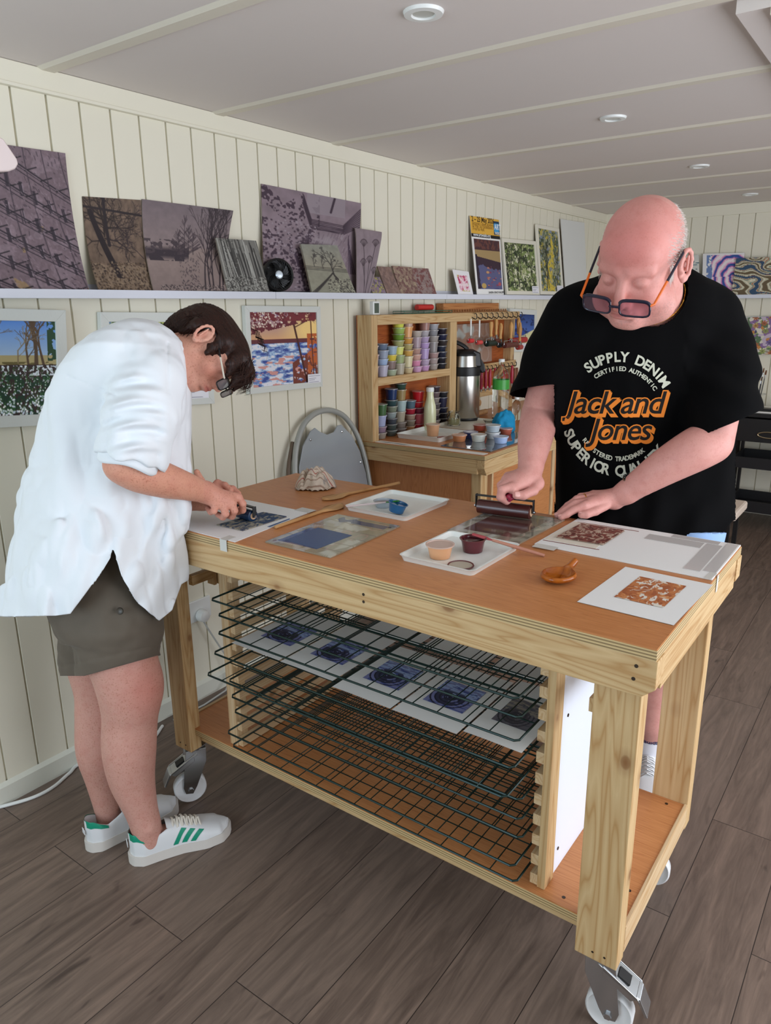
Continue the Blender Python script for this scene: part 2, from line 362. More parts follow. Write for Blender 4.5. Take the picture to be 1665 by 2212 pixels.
# ---------------------------------------------------------------- drying rack fixed to the lower shelf
R_ = thing('drying_rack', 'print drying rack with slotted wooden sides standing on the lower table shelf', 'drying rack', (1.48, .95, .2757))
Z0 = .2757; PT = .0505; CL = [Z0+.002+i*PT for i in range(11)]
WB = mat('white_melamine', '#dfe6f2', .35)
for (a, b, nm) in ((.504, .520, 0), (1.452, 1.482, 1)):
    if nm == 0:
        part('upright', MB().box(1.254, 1.30, a-.002, b, Z0, .84), PINE['z'], R_, bev=.001); part('upright', MB().box(1.68, 1.72, a, b, Z0, .84), PINE['z'], R_, bev=.001)
        part('side_panel', MB().box(1.3005, 1.6795, a+.003, a+.014, Z0, .84), WB, R_, label='white melamine side panel')
        for yy, zz in ((1.34, .66), (1.33, .33)): part('screw', MB().ring((yy, a+.0025, zz), (1, 0, 0), (0, 0, 1), [(.004, 0), (.004, .001)], 10), SCREW, R_)
    else:
        part('upright', MB().box(1.246, 1.29, a, b, Z0, .84), PINEP['z'], R_, bev=.001); part('upright', MB().box(1.68, 1.72, a, b, Z0, .84), PINEP['z'], R_, bev=.001)
for i, z in enumerate(CL):
    part('runner', MB().box(1.256, 1.715, .5203, .538, z, z+.026), PINEP['x'], R_, bev=.001)
    part('runner', MB().box(1.250, 1.715, 1.434, 1.4518, z, z+.026), PINEP['x'], R_, bev=.001)
fx = [1.202, 1.187, 1.217, 1.210, 1.206, 1.134, 1.162, 1.181, 1.186, 1.167]
WR = ['lowest green wire drying shelf, just above the table shelf'] + ['green wire drying shelf, %s from the bottom of the rack' % s for s in ('second', 'third', 'fourth', 'fifth')] + \
     ['green wire drying shelf pulled farthest forward, below the prints', 'green wire drying shelf pulled forward with the row of prints on it', 'green wire drying shelf, first above the row of prints', 'green wire drying shelf, second above the row of prints', 'topmost green wire drying shelf under the tabletop']
SHELFZ = []
for i in range(10):
    z = CL[i]+.030+.004; SHELFZ.append(z); x0, x1, y0, y1 = fx[i], fx[i]+.49, .546, 1.426
    xs = [x0+.049*j for j in range(11)]
    rim = [(x0+.008, y0, z), (x0, y0+.008, z), (x0, y1-.008, z), (x0+.008, y1, z), (x1-.008, y1, z), (x1, y1-.008, z), (x1, y0+.008, z), (x1-.008, y0, z)]
    t = thing('wire_shelf', WR[i], 'wire shelf', ((x0+x1)/2, (y0+y1)/2, z-.0022), 'green wire shelves in the drying rack')
    part('rim', MB().tube(rim, .0026, 6, closed=True), GREENWIRE, t, smooth=True)
    wm = MB()
    for j in range(1, 6): wm.tube([(x0+j*.49/6, y0, z), (x0+j*.49/6, y1, z)], .0015, 5)
    for j in range(1, 14): wm.tube([(x0-.001, y0+j*.88/14, z+.002), (x1, y0+j*.88/14, z+.002)], .0014, 5)
    part('mesh', wm, GREENWIRE, t, smooth=True)
# ---------------------------------------------------------------- painted pictures (colours computed per vertex, no image files)
def hx(s): s = s.lstrip('#'); return np.array([int(s[i:i+2], 16)/255 for i in (0, 2, 4)])
def vnoise(h, w, fy, fx, seed=0, oct=3):
    out = np.zeros((h, w)); amp = 1; tot = 0
    for o in range(oct):
        r = np.random.RandomState(seed*17+o); ny, nx = int(fy*2**o)+2, int(fx*2**o)+2; g = r.rand(ny+1, nx+1)
        y = np.linspace(0, ny-1.001, h)[:, None]; x = np.linspace(0, nx-1.001, w)[None, :]
        yi, xi = y.astype(int), x.astype(int); fy_, fx_ = y-yi, x-xi; fy_ = fy_*fy_*(3-2*fy_); fx_ = fx_*fx_*(3-2*fx_)
        a = g[yi, xi]*(1-fx_)+g[yi, xi+1]*fx_; b = g[yi+1, xi]*(1-fx_)+g[yi+1, xi+1]*fx_
        out += amp*(a*(1-fy_)+b*fy_); tot += amp; amp *= .55
    return out/tot
class Cv:
    # small canvas; coordinates run 0..1 in x (right) and y (down)
    def __init__(s, w, h, col): s.w, s.h = w, h; s.a = np.ones((h, w, 3))*hx(col); s.Y, s.X = np.mgrid[0:h, 0:w]; s.u = s.X/(w-1); s.v = s.Y/(h-1)
    def put(s, m, col, k=1.):
        c = hx(col) if isinstance(col, str) else col; m = np.clip(m*k, 0, 1)[..., None]; s.a = s.a*(1-m)+c*m; return s
    def band(s, v0, v1, c0, c1=None):
        t = np.clip((s.v-v0)/(v1-v0+1e-6), 0, 1)[..., None]; m = ((s.v >= v0) & (s.v <= v1))[..., None]; c = hx(c0)*(1-t)+hx(c1 or c0)*t; s.a = np.where(m, c, s.a); return s
    def line(s, x0, y0, x1, y1, w, col, w1=None):
        w1 = w if w1 is None else w1; X0, Y0, X1, Y1 = x0*s.w, y0*s.h, x1*s.w, y1*s.h; M = max(w, w1)+1.5
        a, b = max(0, int(min(X0, X1)-M)), min(s.w, int(max(X0, X1)+M+1)); c, d = max(0, int(min(Y0, Y1)-M)), min(s.h, int(max(Y0, Y1)+M+1))
        if a >= b or c >= d: return
        x, y = s.X[c:d, a:b], s.Y[c:d, a:b]; dx, dy = X1-X0, Y1-Y0; t = np.clip(((x-X0)*dx+(y-Y0)*dy)/(dx*dx+dy*dy+1e-9), 0, 1)
        dist = np.hypot(x-X0-t*dx, y-Y0-t*dy); m = np.clip(.5+(w+(w1-w)*t)/2-dist, 0, 1)[..., None]
        s.a[c:d, a:b] = s.a[c:d, a:b]*(1-m)+(hx(col) if isinstance(col, str) else col)*m
    def blob(s, x, y, rx, ry, col, rot=0.):
        X0, Y0 = x*s.w, y*s.h; R = max(rx, ry)+1.5; a, b = max(0, int(X0-R)), min(s.w, int(X0+R+1)); c, d = max(0, int(Y0-R)), min(s.h, int(Y0+R+1))
        if a >= b or c >= d: return
        x_, y_ = s.X[c:d, a:b]-X0, s.Y[c:d, a:b]-Y0; cr, sr = math.cos(rot), math.sin(rot); p, q = x_*cr+y_*sr, -x_*sr+y_*cr
        m = np.clip((1-np.sqrt((p/rx)**2+(q/ry)**2))*min(rx, ry)+.5, 0, 1)[..., None]; s.a[c:d, a:b] = s.a[c:d, a:b]*(1-m)+(hx(col) if isinstance(col, str) else col)*m
    def tree(s, x, y, L, ang, w, dep, col, sp=.5, R=None, k=.74, n=2):
        R = R or random.Random(3); x1, y1 = x+L*math.cos(ang)*s.h/s.w, y-L*math.sin(ang); s.line(x, y, x1, y1, w, col, w*.7)
        if dep <= 0: return
        for i in range(n): s.tree(x1, y1, L*k*R.uniform(.75, 1.1), ang+R.uniform(-sp, sp)*1.3, w*.66, dep-1, col, sp, R, k, n)
        if R.random() < .6: s.tree((x+x1)/2, (y+y1)/2, L*k*.7, ang+R.choice((-1, 1))*sp*1.5, w*.5, dep-2, col, sp, R, k, n)
    def speck(s, n, cols, box, r, seed=0, asp=1., rot=None):
        R = random.Random(seed)
        for i in range(n):
            q = R.uniform(*r); s.blob(R.uniform(box[0], box[2]), R.uniform(box[1], box[3]), q, q*asp*R.uniform(.7, 1.3), R.choice(cols), R.uniform(0, 3) if rot is None else rot+R.uniform(-.4, .4))
    def noisy(s, amp=.06, f=30, seed=1):
        s.a = np.clip(s.a*(1+amp*2*(vnoise(s.h, s.w, f, f, seed, 3)-.5)[..., None]), 0, 1); return s
def painted(name, rough=.6, coat=0.):
    if name in MATS: return MATS[name]
    m = mat(name, (.5, .5, .5), rough, coat=coat); n = NT(m); a = n.new('ShaderNodeAttribute', attribute_name='paint'); n.link(a.outputs['Color'], n.b.inputs['Base Color']); return m
INKPRINT = painted('printed_picture'); LINO = painted('carved_lino', .65)
def canvas_mesh(name, cv, fn, matr, off=(0, 0, 0), thick=0.):
    # fn(u, v) -> place in the room; one coloured vertex per picture cell; optional back and edges make it a sheet of real thickness
    h, w = cv.h, cv.w; vs = np.array([fn(x/(w-1), y/(h-1)) for y in range(h) for x in range(w)]); me = bpy.data.meshes.new(name)
    idx = np.arange(h*w).reshape(h, w); q = np.stack([idx[:-1, :-1], idx[1:, :-1], idx[1:, 1:], idx[:-1, 1:]], -1).reshape(-1, 4)
    col = np.ones((h*w, 4)); c = cv.a.reshape(-1, 3); col[:, :3] = np.where(c <= .04045, c/12.92, ((c+.055)/1.055)**2.4)
    if thick:
        n = np.cross(vs[w-1]-vs[0], vs[(h-1)*w]-vs[0]); n /= np.linalg.norm(n); cmp_ = np.array(FW)
        if np.dot(n, cmp_) < 0: n = -n
        if thick < 0:
            vs = np.vstack([vs, vs-n*thick]); b_ = q[:, ::-1]+h*w; per = list(idx[0, :])+list(idx[1:, -1])+list(idx[-1, -2::-1])+list(idx[-2:0:-1, 0]); k = len(per)
            e = [(per[i], per[(i+1) % k], per[(i+1) % k]+h*w, per[i]+h*w) for i in range(k)]; cc = np.ones((h*w, 4)); cc[:, :3] = lin('#8a7a68'); col = np.vstack([col, cc]); faces = [tuple(f) for f in q.tolist()]+[tuple(f) for f in b_.tolist()]+e
        else: per = list(idx[0, :])+list(idx[1:, -1])+list(idx[-1, -2::-1])+list(idx[-2:0:-1, 0]); bk = vs[per]+n*thick; o = len(vs); k = len(per); vs = np.vstack([vs, bk]); e = [(per[i], per[(i+1) % k], o+(i+1) % k, o+i) for i in range(k)]; cc = np.ones((k, 4)); cc[:, :3] = lin('#8a7a68'); col = np.vstack([col, cc]); faces = [tuple(f) for f in q.tolist()]+e+[tuple(range(o, o+k))]
    else: faces = [tuple(f) for f in q.tolist()]
    me.from_pydata((vs-np.array(off)).tolist(), [], faces); at_ = me.color_attributes.new('paint', 'FLOAT_COLOR', 'POINT'); at_.data.foreach_set('color', col.ravel()); me.materials.append(matr)
    me.polygons.foreach_set('use_smooth', [True]*len(me.polygons))
    if thick: me.set_sharp_from_angle(angle=math.radians(50))
    return me
def quad(tl, tr, br, bl, p=1.):
    tl, tr, br, bl = map(np.array, (tl, tr, br, bl))
    def fn(u, v):
        t = v**p if p != 1 else v; a = tl*(1-u)+tr*u; b = bl*(1-u)+br*u; r = a*(1-v)+b*v
        if p != 1: r[1] = a[1]*(1-t)+b[1]*t
        return r
    return fn
def board(name, cv, corners, label, cat, ytop=2.146, ybot=2.084, thick=.004, p=1., grp=None, m=None):
    # corners in order TL TR BR BL, leaning from the ledge back against the wall
    c = [at(*corners[0], 'y', ytop), at(*corners[1], 'y', ytop), at(*corners[2], 'y', ybot), at(*corners[3], 'y', ybot)]
    off = ((c[2]+c[3])/2); me = canvas_mesh(name, cv, quad(*c, p=p), m or LINO, off, thick if p == 1 else -thick); o = bpy.data.objects.new(name, me); COL.objects.link(o); o.location = off
    return tag(o, label, cat, grp)
def text_mb(s, size, bold=0., shear=0., spacing=1.):
    cu = bpy.data.curves.new('t', 'FONT'); cu.body = s; cu.size = size; cu.offset = bold; cu.shear = shear; cu.space_character = spacing; cu.resolution_u = 4
    o = bpy.data.objects.new('t', cu); COL.objects.link(o); dg = bpy.context.evaluated_depsgraph_get(); me = o.evaluated_get(dg).to_mesh()
    v = [tuple(x.co) for x in me.vertices]; f = [tuple(q.vertices) for q in me.polygons]; bpy.data.objects.remove(o); bpy.data.curves.remove(cu); return v, f
def flat_text(s, size, org, ux, uy, bold=0., shear=0., spacing=1., align='l'):
    v, f = text_mb(s, size, bold, shear, spacing); org, ux, uy = map(np.array, (org, ux, uy)); w = max(p[0] for p in v)
    d = {'l': 0, 'c': w/2, 'r': w}[align]; return MB().add([org+ux*(p[0]-d)+uy*p[1] for p in v], f)
# ---- the pictures
def a_scaffold():
    c = Cv(150, 220, '#75636a'); c.put((vnoise(220, 150, 7, 5, 1) > .62), '#8a7880', .6).put((vnoise(220, 150, 5, 4, 5) > .66)*(c.v > .3), '#9a7f5a', .8)
    R = random.Random(1)
    for r in range(6):
        for k in range(9):
            x = -.1+k*.14; y = .02+r*.19+k*.055
            for j in range(7): c.line(x+.004*j, y, x+.02+.004*j, y+.09, 1.6, '#382f38') if R.random() < .7 else None
            c.line(x+.035, y+.01, x+.05, y+.08, 1, '#93838c')
    for r in range(7):
        y = -.08+r*.18
        for o_, w_ in ((0, 2.2), (.018, 1), (.045, 1.3)): c.line(-.05, y+o_, 1.05, y+.42+o_, w_, '#2f2830')
        for k in range(7): c.line(.05+k*.16, y+.05+k*.062, .17+k*.16, y+.02+k*.062, 1.8, '#1f1a20')
    for k in range(4): c.line(.3+k*.2, -.02, .55+k*.22, 1, 1.6, '#453a42')
    for i in range(300):
        x, y = R.random(), R.random(); c.line(x, y, x+R.uniform(.0, .03), y+R.uniform(.0, .03), .9, R.choice(('#3a3038', '#8b7a82')))
    return c.noisy(.12, 50)
def a_oak():
    c = Cv(110, 150, '#6f5c4e'); c.put((c.v > .72), '#7b6857').noisy(.2, 14); R = random.Random(2)
    for i in range(14): c.tree(.3, .45-.02*i, .16, R.uniform(-.4, 3.4), 2.4, 4, '#2b211f', .7, R)
    for i in range(16): c.tree(R.uniform(.4, 1), R.uniform(0, .7), .1, R.uniform(0, 3), 1.6, 3, '#33282a', .7, R)
    c.line(.1, .15, .42, .82, 9, '#261d20', 12); c.line(.33, .0, .36, .5, 6, '#2a2124'); c.line(0, .1, 1, .17, 3.5, '#2a2124')
    c.speck(700, ['#3a2d28', '#8e7a64', '#5a4838'], (0, .68, 1, 1), (.6, 1.7), 4); return c
def a_lake():
    c = Cv(190, 170, '#7a6d70'); c.band(0, .5, '#776a6e', '#8b7b7a').band(.5, 1, '#94827c', '#857470'); c.noisy(.06, 20)
    c.put(np.clip(.08-abs(c.v-.56-.02*vnoise(170, 190, 2, 9, 3)), 0, .05)*20*(c.u < .5), '#3a3138'); c.put((c.v > .58)*(c.v < .66)*(vnoise(170, 190, 9, 9, 4) > .45)*(c.u < .45), '#3a3138')
    c.put((c.v > .42)*(c.v < .58)*(vnoise(170, 190, 22, 22, 9) > .52)*(c.u < .5), '#4a3f44'); R = random.Random(5)
    for (x, h) in ((.45, .42), (.38, .24), (.5, .3), (.55, .22)):
        c.line(x, .57, x, .57-h, 1.6, '#362c33', .6)
        for i in range(26):
            t = R.random(); d = R.choice((-1, 1)); L = (1-t)*.11+.01; c.line(x, .57-h*t*.95, x+d*L, .57-h*t*.95-.06, .9, '#40353b')
    for x in (.68, .75, .8, .88, .93): c.tree(x, 1., .36, 1.57+R.uniform(-.1, .1), 4.2, 6, '#362c31', .28, R, .78)
    for i in range(120): x = R.uniform(.38, .62); y = R.uniform(.6, .98); c.line(x, y, x+R.uniform(-.02, .02), y+.014, 1.2, '#4a3f44')
    c.speck(420, ['#3a3134', '#9a8a84'], (.1, .93, 1, 1), (.5, 1.5), 6); return c
def a_birch():
    c = Cv(90, 100, '#77756f'); R = random.Random(8)
    for i in range(58):
        x = R.random(); c.line(x, R.uniform(-.1, .3), x+.04+R.uniform(-.03, .05), R.uniform(.7, 1.05), R.uniform(.8, 2.6), R.choice(('#3a3836', '#3a3836', '#a5a49d', '#2e2c2b')))
    c.speck(420, ['#3b3936', '#a3a29a'], (0, .72, 1, 1), (.5, 1.5), 9); c.speck(120, ['#3b3936', '#8f8e86'], (0, 0, .5, 1), (.4, 1.1), 10); return c
def a_path():
    c = Cv(170, 190, '#897880'); c.noisy(.12, 9, 4); n1 = vnoise(190, 170, 34, 34, 2, 2); m = (n1 > .56)*(vnoise(190, 170, 4, 4, 3, 2) > .42)*(c.u < .55)
    c.put(m.astype(float), '#443441'); R = random.Random(3)
    c.put(np.clip(1-np.hypot((c.u-.62)/.2, (c.v-.55)/.2)*1., 0, 1)*2, '#9c8f95', .8); c.put((c.u > .42)*(c.u < .82)*(c.v < .2), '#958990', .8)
    for k in range(9):
        o_ = k*.012; c.line(.38+R.uniform(-.01, .01), .02+o_, .46, .26+o_, 1.6, '#3a2b38'); c.line(.46, .26+o_, .8, .28+o_+R.uniform(-.02, .02), 1.5, '#3a2b38'); c.line(.8, .28+o_, 1.02, .04+o_*2.2, 1.7, '#3a2b38')
        c.line(.46, .3+o_, .36, .62+o_*2, 1.2, '#463644'); c.line(.86, .38+o_, .92+R.uniform(-.05, .05), .8, 1.2, '#463644')
    c.line(.7, 0, .66, .16, 4, '#3a2b38'); c.line(.3, .62, .42, 1, 4, '#4a3a48')
    for i in range(200): x = R.uniform(.4, .9); y = R.uniform(.35, 1); c.line(x, y, x-.02, y+.05, .9, R.choice(('#a0949a', '#6d5c68')))
    c.speck(420, ['#453542', '#9a8c94'], (0, .3, .5, 1), (.7, 2.1), 3); return c
def a_smalltree():
    c = Cv(90, 100, '#8f8d7c'); c.band(0, .5, '#8b8b80', '#96907e').noisy(.08, 12); R = random.Random(6)
    c.tree(.62, .62, .2, 1.57, 3, 6, '#2f2b2b', .5, R); c.tree(.2, .45, .1, 1.57, 1.5, 5, '#3c3735', .5, R); c.tree(.4, .48, .1, 1.57, 1.5, 4, '#3c3735', .5, R)
    for i in range(9): c.line(.6, .58, R.uniform(-.1, 1), 1.05, 2.2, '#36312f', 1)
    for k in range(3): c.line(0, .44+.03*k, 1, .5+.03*k, 1.1, '#3d3834')
    c.speck(200, ['#3a3533', '#a8a690'], (.4, .7, 1, 1), (.5, 1.6), 2); return c
def a_parsley():
    c = Cv(80, 140, '#8c7d83'); c.noisy(.08, 8); R = random.Random(4)
    for (x, y, b) in ((.3, .2, .5), (.78, .18, .6), (.32, .5, .6), (.6, .45, .62), (.9, .62, .8)):
        c.line(x, y+.08, b, 1.02, 2, '#43363d')
        for k in range(9): a = .5+k*.27; x1, y1 = x+.15*math.cos(a), y+.05-.09*math.sin(a); c.line(x, y+.08, x1, y1, 1, '#463a40'); c.blob(x1, y1, 1.6, 1.4, '#4d3f47')
    return c
def a_noise(w, h, base, cols, f=14, seed=1, th=.55):
    c = Cv(w, h, base)
    for i, q in enumerate(cols): c.put((vnoise(h, w, f, f, seed+i, 3) > th+.01*i).astype(float), q)
    return c.noisy(.1, 40)
def a_floral():
    c = Cv(50, 70, '#f1eff1'); m = (c.u > .2)*(c.u < .82)*(c.v > .2)*(c.v < .88); n = vnoise(70, 50, 9, 7, 3); c.put(m*(n < .5), '#e79ab4'); c.put(m*(n > .56), '#c5486f'); c.put(m*(vnoise(70, 50, 8, 8, 7) > .63), '#ccc276'); c.put(m*(n < .4), '#f4dde2'); return c
def a_pond():
    c = Cv(110, 150, '#f0efec'); m = (c.u > .06)*(c.u < .96)*(c.v > .03)*(c.v < .9); c.put(m.astype(float), '#5d5f86')
    c.put(m*(c.v < .22), '#4a2d33').put(m*(c.v < .2)*(vnoise(150, 110, 14, 14, 2) > .5), '#6b4039').put(m*(c.v > .22)*(c.v < .34+.1*c.u), '#a98f62').put(m*(c.v > .34+.1*(c.u-.2))*(c.v < .42+.1*vnoise(150, 110, 2, 12, 4)+.1*c.u), '#3a2636')
    c.put(m*(c.v > .3)*(c.u < .12+.2*(c.v-.3)*(vnoise(150, 110, 14, 3, 6))), '#2f2233'); c.put(m*(c.v > .62)*(vnoise(150, 110, 3, 3, 8) > .5), '#434a7d')
    R = random.Random(4)
    for i in range(26): c.blob(R.uniform(.42, .92), R.uniform(.5, .86), R.uniform(1.5, 5), R.uniform(1, 3), R.choice(('#a85a5c', '#c08068', '#8a4460', '#6a3a58')))
    c.blob(.28, .84, 9, 7, '#c2a25e'); c.blob(.86, .8, 6, 5, '#b3545a'); c.blob(.45, .6, 6, 3.4, '#c99a6a'); c.put(1-m, '#f0efec'); return c
def a_wood(seed, cols, w=100, h=130, trunks=6, path=None):
    c = Cv(w, h, cols[0]); 
    for i, q in enumerate(cols[1:]): c.put((vnoise(h, w, 16, 12, seed+i, 3) > .52+.02*i).astype(float), q)
    R = random.Random(seed)
    if path: c.put((abs(c.u-.55-.12*np.sin(c.v*6)) < .03+.16*c.v)*(vnoise(h, w, 22, 16, seed+9) > .42)*(c.v > .05), path)
    for i in range(trunks): c.tree(R.uniform(.05, .95), R.uniform(.6, .95), .3, 1.57+R.uniform(-.2, .2), 3.2, 3, '#2b2c20', .4, R)
    for i in range(260): x, y = R.random(), R.random(); c.line(x, y, x+R.uniform(-.02, .02), y+R.uniform(.01, .05), 1.1, R.choice(cols))
    return c
def a_snowdrops():
    c = Cv(150, 230, '#6f9bd6'); c.band(0, .36, '#5d90dc', '#a9c4e2'); R = random.Random(12)
    c.put((c.v > .36)*(c.v < .47), '#b7a878').put((c.v > .43)*(c.v < .49)*(vnoise(230, 150, 20, 8, 3) > .5), '#6d6238')
    for (x, w_) in ((.05, 9), (.72, 9), (.83, 6), (.62, 5)): c.tree(x, .5, .22, 1.57+R.uniform(-.12, .2), w_, 5, '#5a4632', .42, R)
    c.tree(.48, .44, .13, 1.57, 3, 5, '#8d7a5a', .5, R); c.put((c.u > .88)*(c.v < .42)*(vnoise(230, 150, 18, 12, 5) > .4), '#27492e'); c.tree(.15, .2, .12, 1.2, 3, 5, '#6a533a', .6, R)
    c.put((c.v > .46)*1., '#3b2c2a'); c.put((c.v > .56)*(vnoise(230, 150, 18, 16, 8) > .48), '#1f3d2c'); c.put((c.v > .47)*(c.v < .58)*(vnoise(230, 150, 30, 30, 9) > .55), '#e4ebf2')
    for i in range(420):
        y = .5+.5*R.random()**.8; r = .7+3.6*(y-.5)**1.2*2; x = R.random(); c.blob(x, y, r*.55, r, R.choice(('#e8eef6', '#cddae8', '#ffffff')), R.uniform(-.4, .4)); c.line(x, y-.01, x+.01, y-.03-.03*(y-.5), .8, '#3f7a3a')
    return c
def a_sunset():
    c = Cv(150, 140, '#8b93b5'); c.band(0, .4, '#9a7fa0', '#e8b27a'); n = vnoise(140, 150, 26, 9, 2, 3)
    c.put(np.clip(1.3-np.hypot((c.u-.9)/.4, (c.v-.24)/.28), 0, 1), '#ffd98a'); c.put((c.v > .36)*(c.v < .42), '#6b3238')
    c.put((c.v > .42)*1., '#6f86bd'); c.put((c.v > .42)*(n > .5), '#a9c6e4'); c.put((c.v > .42)*(n > .6), '#e7e6ee'); c.put((c.v > .42)*(n < .36), '#3a4f9a'); c.put((c.v > .6)*(vnoise(140, 150, 22, 8, 7) > .6), '#d79a92')
    c.put((c.u > .6)*(c.v > .5+.5*(1-c.u))*(vnoise(140, 150, 16, 14, 4) > .4), '#7a3a2c'); c.put((c.u > .84)*(c.v > .3)*(vnoise(140, 150, 18, 14, 6) > .45), '#c2622e')
    R = random.Random(3); c.line(.6, 0, .82, 1, 4, '#4a2018'); c.line(.9, .0, .93, .9, 2.5, '#5a2a1c'); c.tree(.66, .2, .2, .4, 2, 4, '#4a2018', .6, R)
    c.put((c.v < .3-.2*c.u)*(vnoise(140, 150, 22, 22, 11) > .44), '#6a2530'); c.put((c.v < .12)*(vnoise(140, 150, 26, 26, 13) > .42), '#7a2d33'); c.speck(120, ['#f3ead8', '#e6d2c0'], (0, 0, .5, .2), (.6, 1.6), 5)
    return c
def a_blue():
    c = Cv(60, 80, '#2b4a9a'); c.band(0, .5, '#23407f', '#4a6db8'); c.put((vnoise(80, 60, 12, 8, 3) > .55)*(c.v < .6), '#1c2f63'); m = c.v > .85-.4*c.u; c.put(m*1., '#dcd9a8'); c.put(m*(vnoise(80, 60, 18, 10, 5) > .6), '#b9c0a0'); c.speck(60, ['#3a4250'], (0, .9, 1, .97), (.5, 1.2), 3); return c
def a_sea():
    c = Cv(70, 70, '#d9d9d2'); R = random.Random(3); c.band(.45, .7, '#9fb6bf', '#7d9aa8').band(.7, 1, '#8fa69a', '#6c8892')
    for i in range(90): x, y = R.random(), R.uniform(.15, 1); c.line(x, y, x+R.uniform(.05, .2), y, 1.2, R.choice(('#2f4656', '#e8e8e0', '#51707c')))
    return c
def a_swirl():
    c = Cv(110, 90, '#eceaea'); r = np.hypot((c.u-.78)/1., (c.v-.55)*.9); th = np.arctan2(c.v-.55, c.u-.78); w = np.sin(r*34+th*1.2+3*vnoise(90, 110, 4, 4, 2)); m = (c.u > .22)
    c.put(m*(w > .1), '#cf6fae').put(m*(w > .62), '#4a5fae').put(m*(w < -.75), '#f2e6ea').put(m*(w > .9), '#2f4f96').put(m*(w < -.2)*(w > -.5), '#e78ab8'); c.put((c.u > .1)*(c.u < .24)*(vnoise(90, 110, 9, 9, 5) > .4), '#6d86b8'); c.put(c.v < .04, '#eceaea'); return c
def a_marble(seed=4, cols=('#c8c3a8', '#35506c', '#a8552f', '#4f7d78', '#e5dfc9', '#6a5a42'), w=130, h=90):
    c = Cv(w, h, cols[0]); n = vnoise(h, w, 3, 2, seed, 2)*2.4+c.v*2.6-c.u*1.6; q = (np.sin(n*6.5)+1)/2
    for i, (a, b) in enumerate(((.0, .16), (.24, .33), (.4, .48), (.6, .7), (.86, 1.))): c.put(((q > a) & (q < b))*1., cols[1+i % (len(cols)-1)])
    return c
def a_flowers():
    c = Cv(110, 130, '#d9d3c4'); R = random.Random(9)
    for i, q in enumerate(('#4b4a70', '#a8b07a', '#c98a4a', '#ddd7c6', '#5e7a58', '#8a6a9a', '#c7b6c8')): c.put((vnoise(130, 110, 7, 6, 21+i, 2) > .6)*1., q)
    for i in range(26):
        x, y = R.random(), R.random(); col = R.choice(('#c8703c', '#a8b45a', '#7a68a0', '#d8a050', '#e4dcc8', '#3f6a70')); k0 = R.random()*3
        for k in range(7): c.blob(x+.05*math.cos(k*.9+k0), y+.045*math.sin(k*.9+k0), 5, 2, col, k*.9+k0); c.line(x, y, x+.09*math.cos(k*.9+k0), y+.08*math.sin(k*.9+k0), .8, '#39344a')
    return c
# ---------------------------------------------------------------- ledge and what stands on it
LEDGE = mat('white_ledge_paint', '#dde0ea', .35)
for (a, b, l) in ((Xb+.01, 2.126, 'long white picture ledge section on the left, carrying the scaffolding and lake carvings'), (2.128, 3.382, 'middle white picture ledge section under the black fan and cow parsley carving'), (3.384, 5.80, 'right white picture ledge section under the yellow poster and framed woodland pictures')):
    single('picture_ledge', MB().prism([(a, 2.07, 1.532), (a, 2.07, 1.557), (a, 2.074, 1.557), (a, 2.074, 1.540), (a, 2.15, 1.540), (a, 2.15, 1.575), (a, 2.1525, 1.575), (a, 2.1525, 1.532)], (b-a, 0, 0)), LEDGE, l, 'picture ledge', 'white picture ledges along the long wall')
G1 = 'carved printing blocks on the ledge'
board('lino_block', a_scaffold(), [(-60, 302), (141, 331), (193, 628), (-60, 628)], 'tall carved lino sheet of a building wrapped in scaffolding, leftmost on the ledge', 'lino block', p=2.2, grp=G1)
board('lino_block', a_oak(), [(178, 424), (304, 432), (338, 628), (214, 628)], 'brown carved lino sheet of an old spreading oak tree', 'lino block', p=2.4, ytop=2.149, ybot=2.092, grp=G1)
board('lino_block', a_lake(), [(307, 430), (504, 455), (492, 628), (332, 628)], 'mauve carved lino sheet of bare trees reflected in a lake', 'lino block', p=2., ybot=2.081, grp=G1)
board('lino_block', a_birch(), [(466, 514), (553, 520), (582, 629), (492, 629)], 'small grey block carved with dense upright birch trunks', 'lino block', ytop=2.106, ybot=2.079, thick=.006, grp=G1)
board('lino_block', a_path(), [(565, 397), (780, 439), (772, 630), (570, 629)], 'largest mauve carved block, an arching tree above a path, behind the fan', 'lino block', ybot=2.118, thick=.005, grp=G1)
board('lino_block', a_smalltree(), [(650, 527), (728, 530), (768, 632), (674, 632)], 'greenish block with pale wooden edge, tree by a stream, in front of the largest carving', 'lino block', ytop=2.10, ybot=2.079, thick=.009, grp=G1)
board('lino_block', a_parsley(), [(766, 492), (824, 501), (800, 633), (770, 633)], 'curled mauve lino sheet carved with cow parsley stems', 'lino block', ytop=2.122, p=.6, ybot=2.084, grp=G1)
board('lino_block', a_noise(50, 40, '#8d7b70', ['#a6a254', '#86708f', '#5f5560'], 10, 3), [(790, 598), (820, 598), (834, 633), (806, 633)], 'tiny block with yellow bushes under a purple sky', 'lino block', ytop=2.1, ybot=2.078, grp=G1)
board('lino_block', a_noise(50, 60, '#83695f', ['#8d746b', '#77605a'], 7, 5, .5), [(815, 575), (843, 577), (866, 634), (836, 634)], 'plain brown block with faint streaks, between the tiny yellow bushes and the grasses', 'lino block', ytop=2.11, ybot=2.08, thick=.006, grp=G1)
board('lino_block', a_noise(60, 60, '#8f7668', ['#6f524c', '#9d8a74', '#75524f'], 9, 15, .56), [(847, 574), (889, 577), (905, 635), (866, 635)], 'brown block with carved grasses, left of the rightmost carving', 'lino block', ytop=2.11, ybot=2.08, thick=.008, grp=G1)
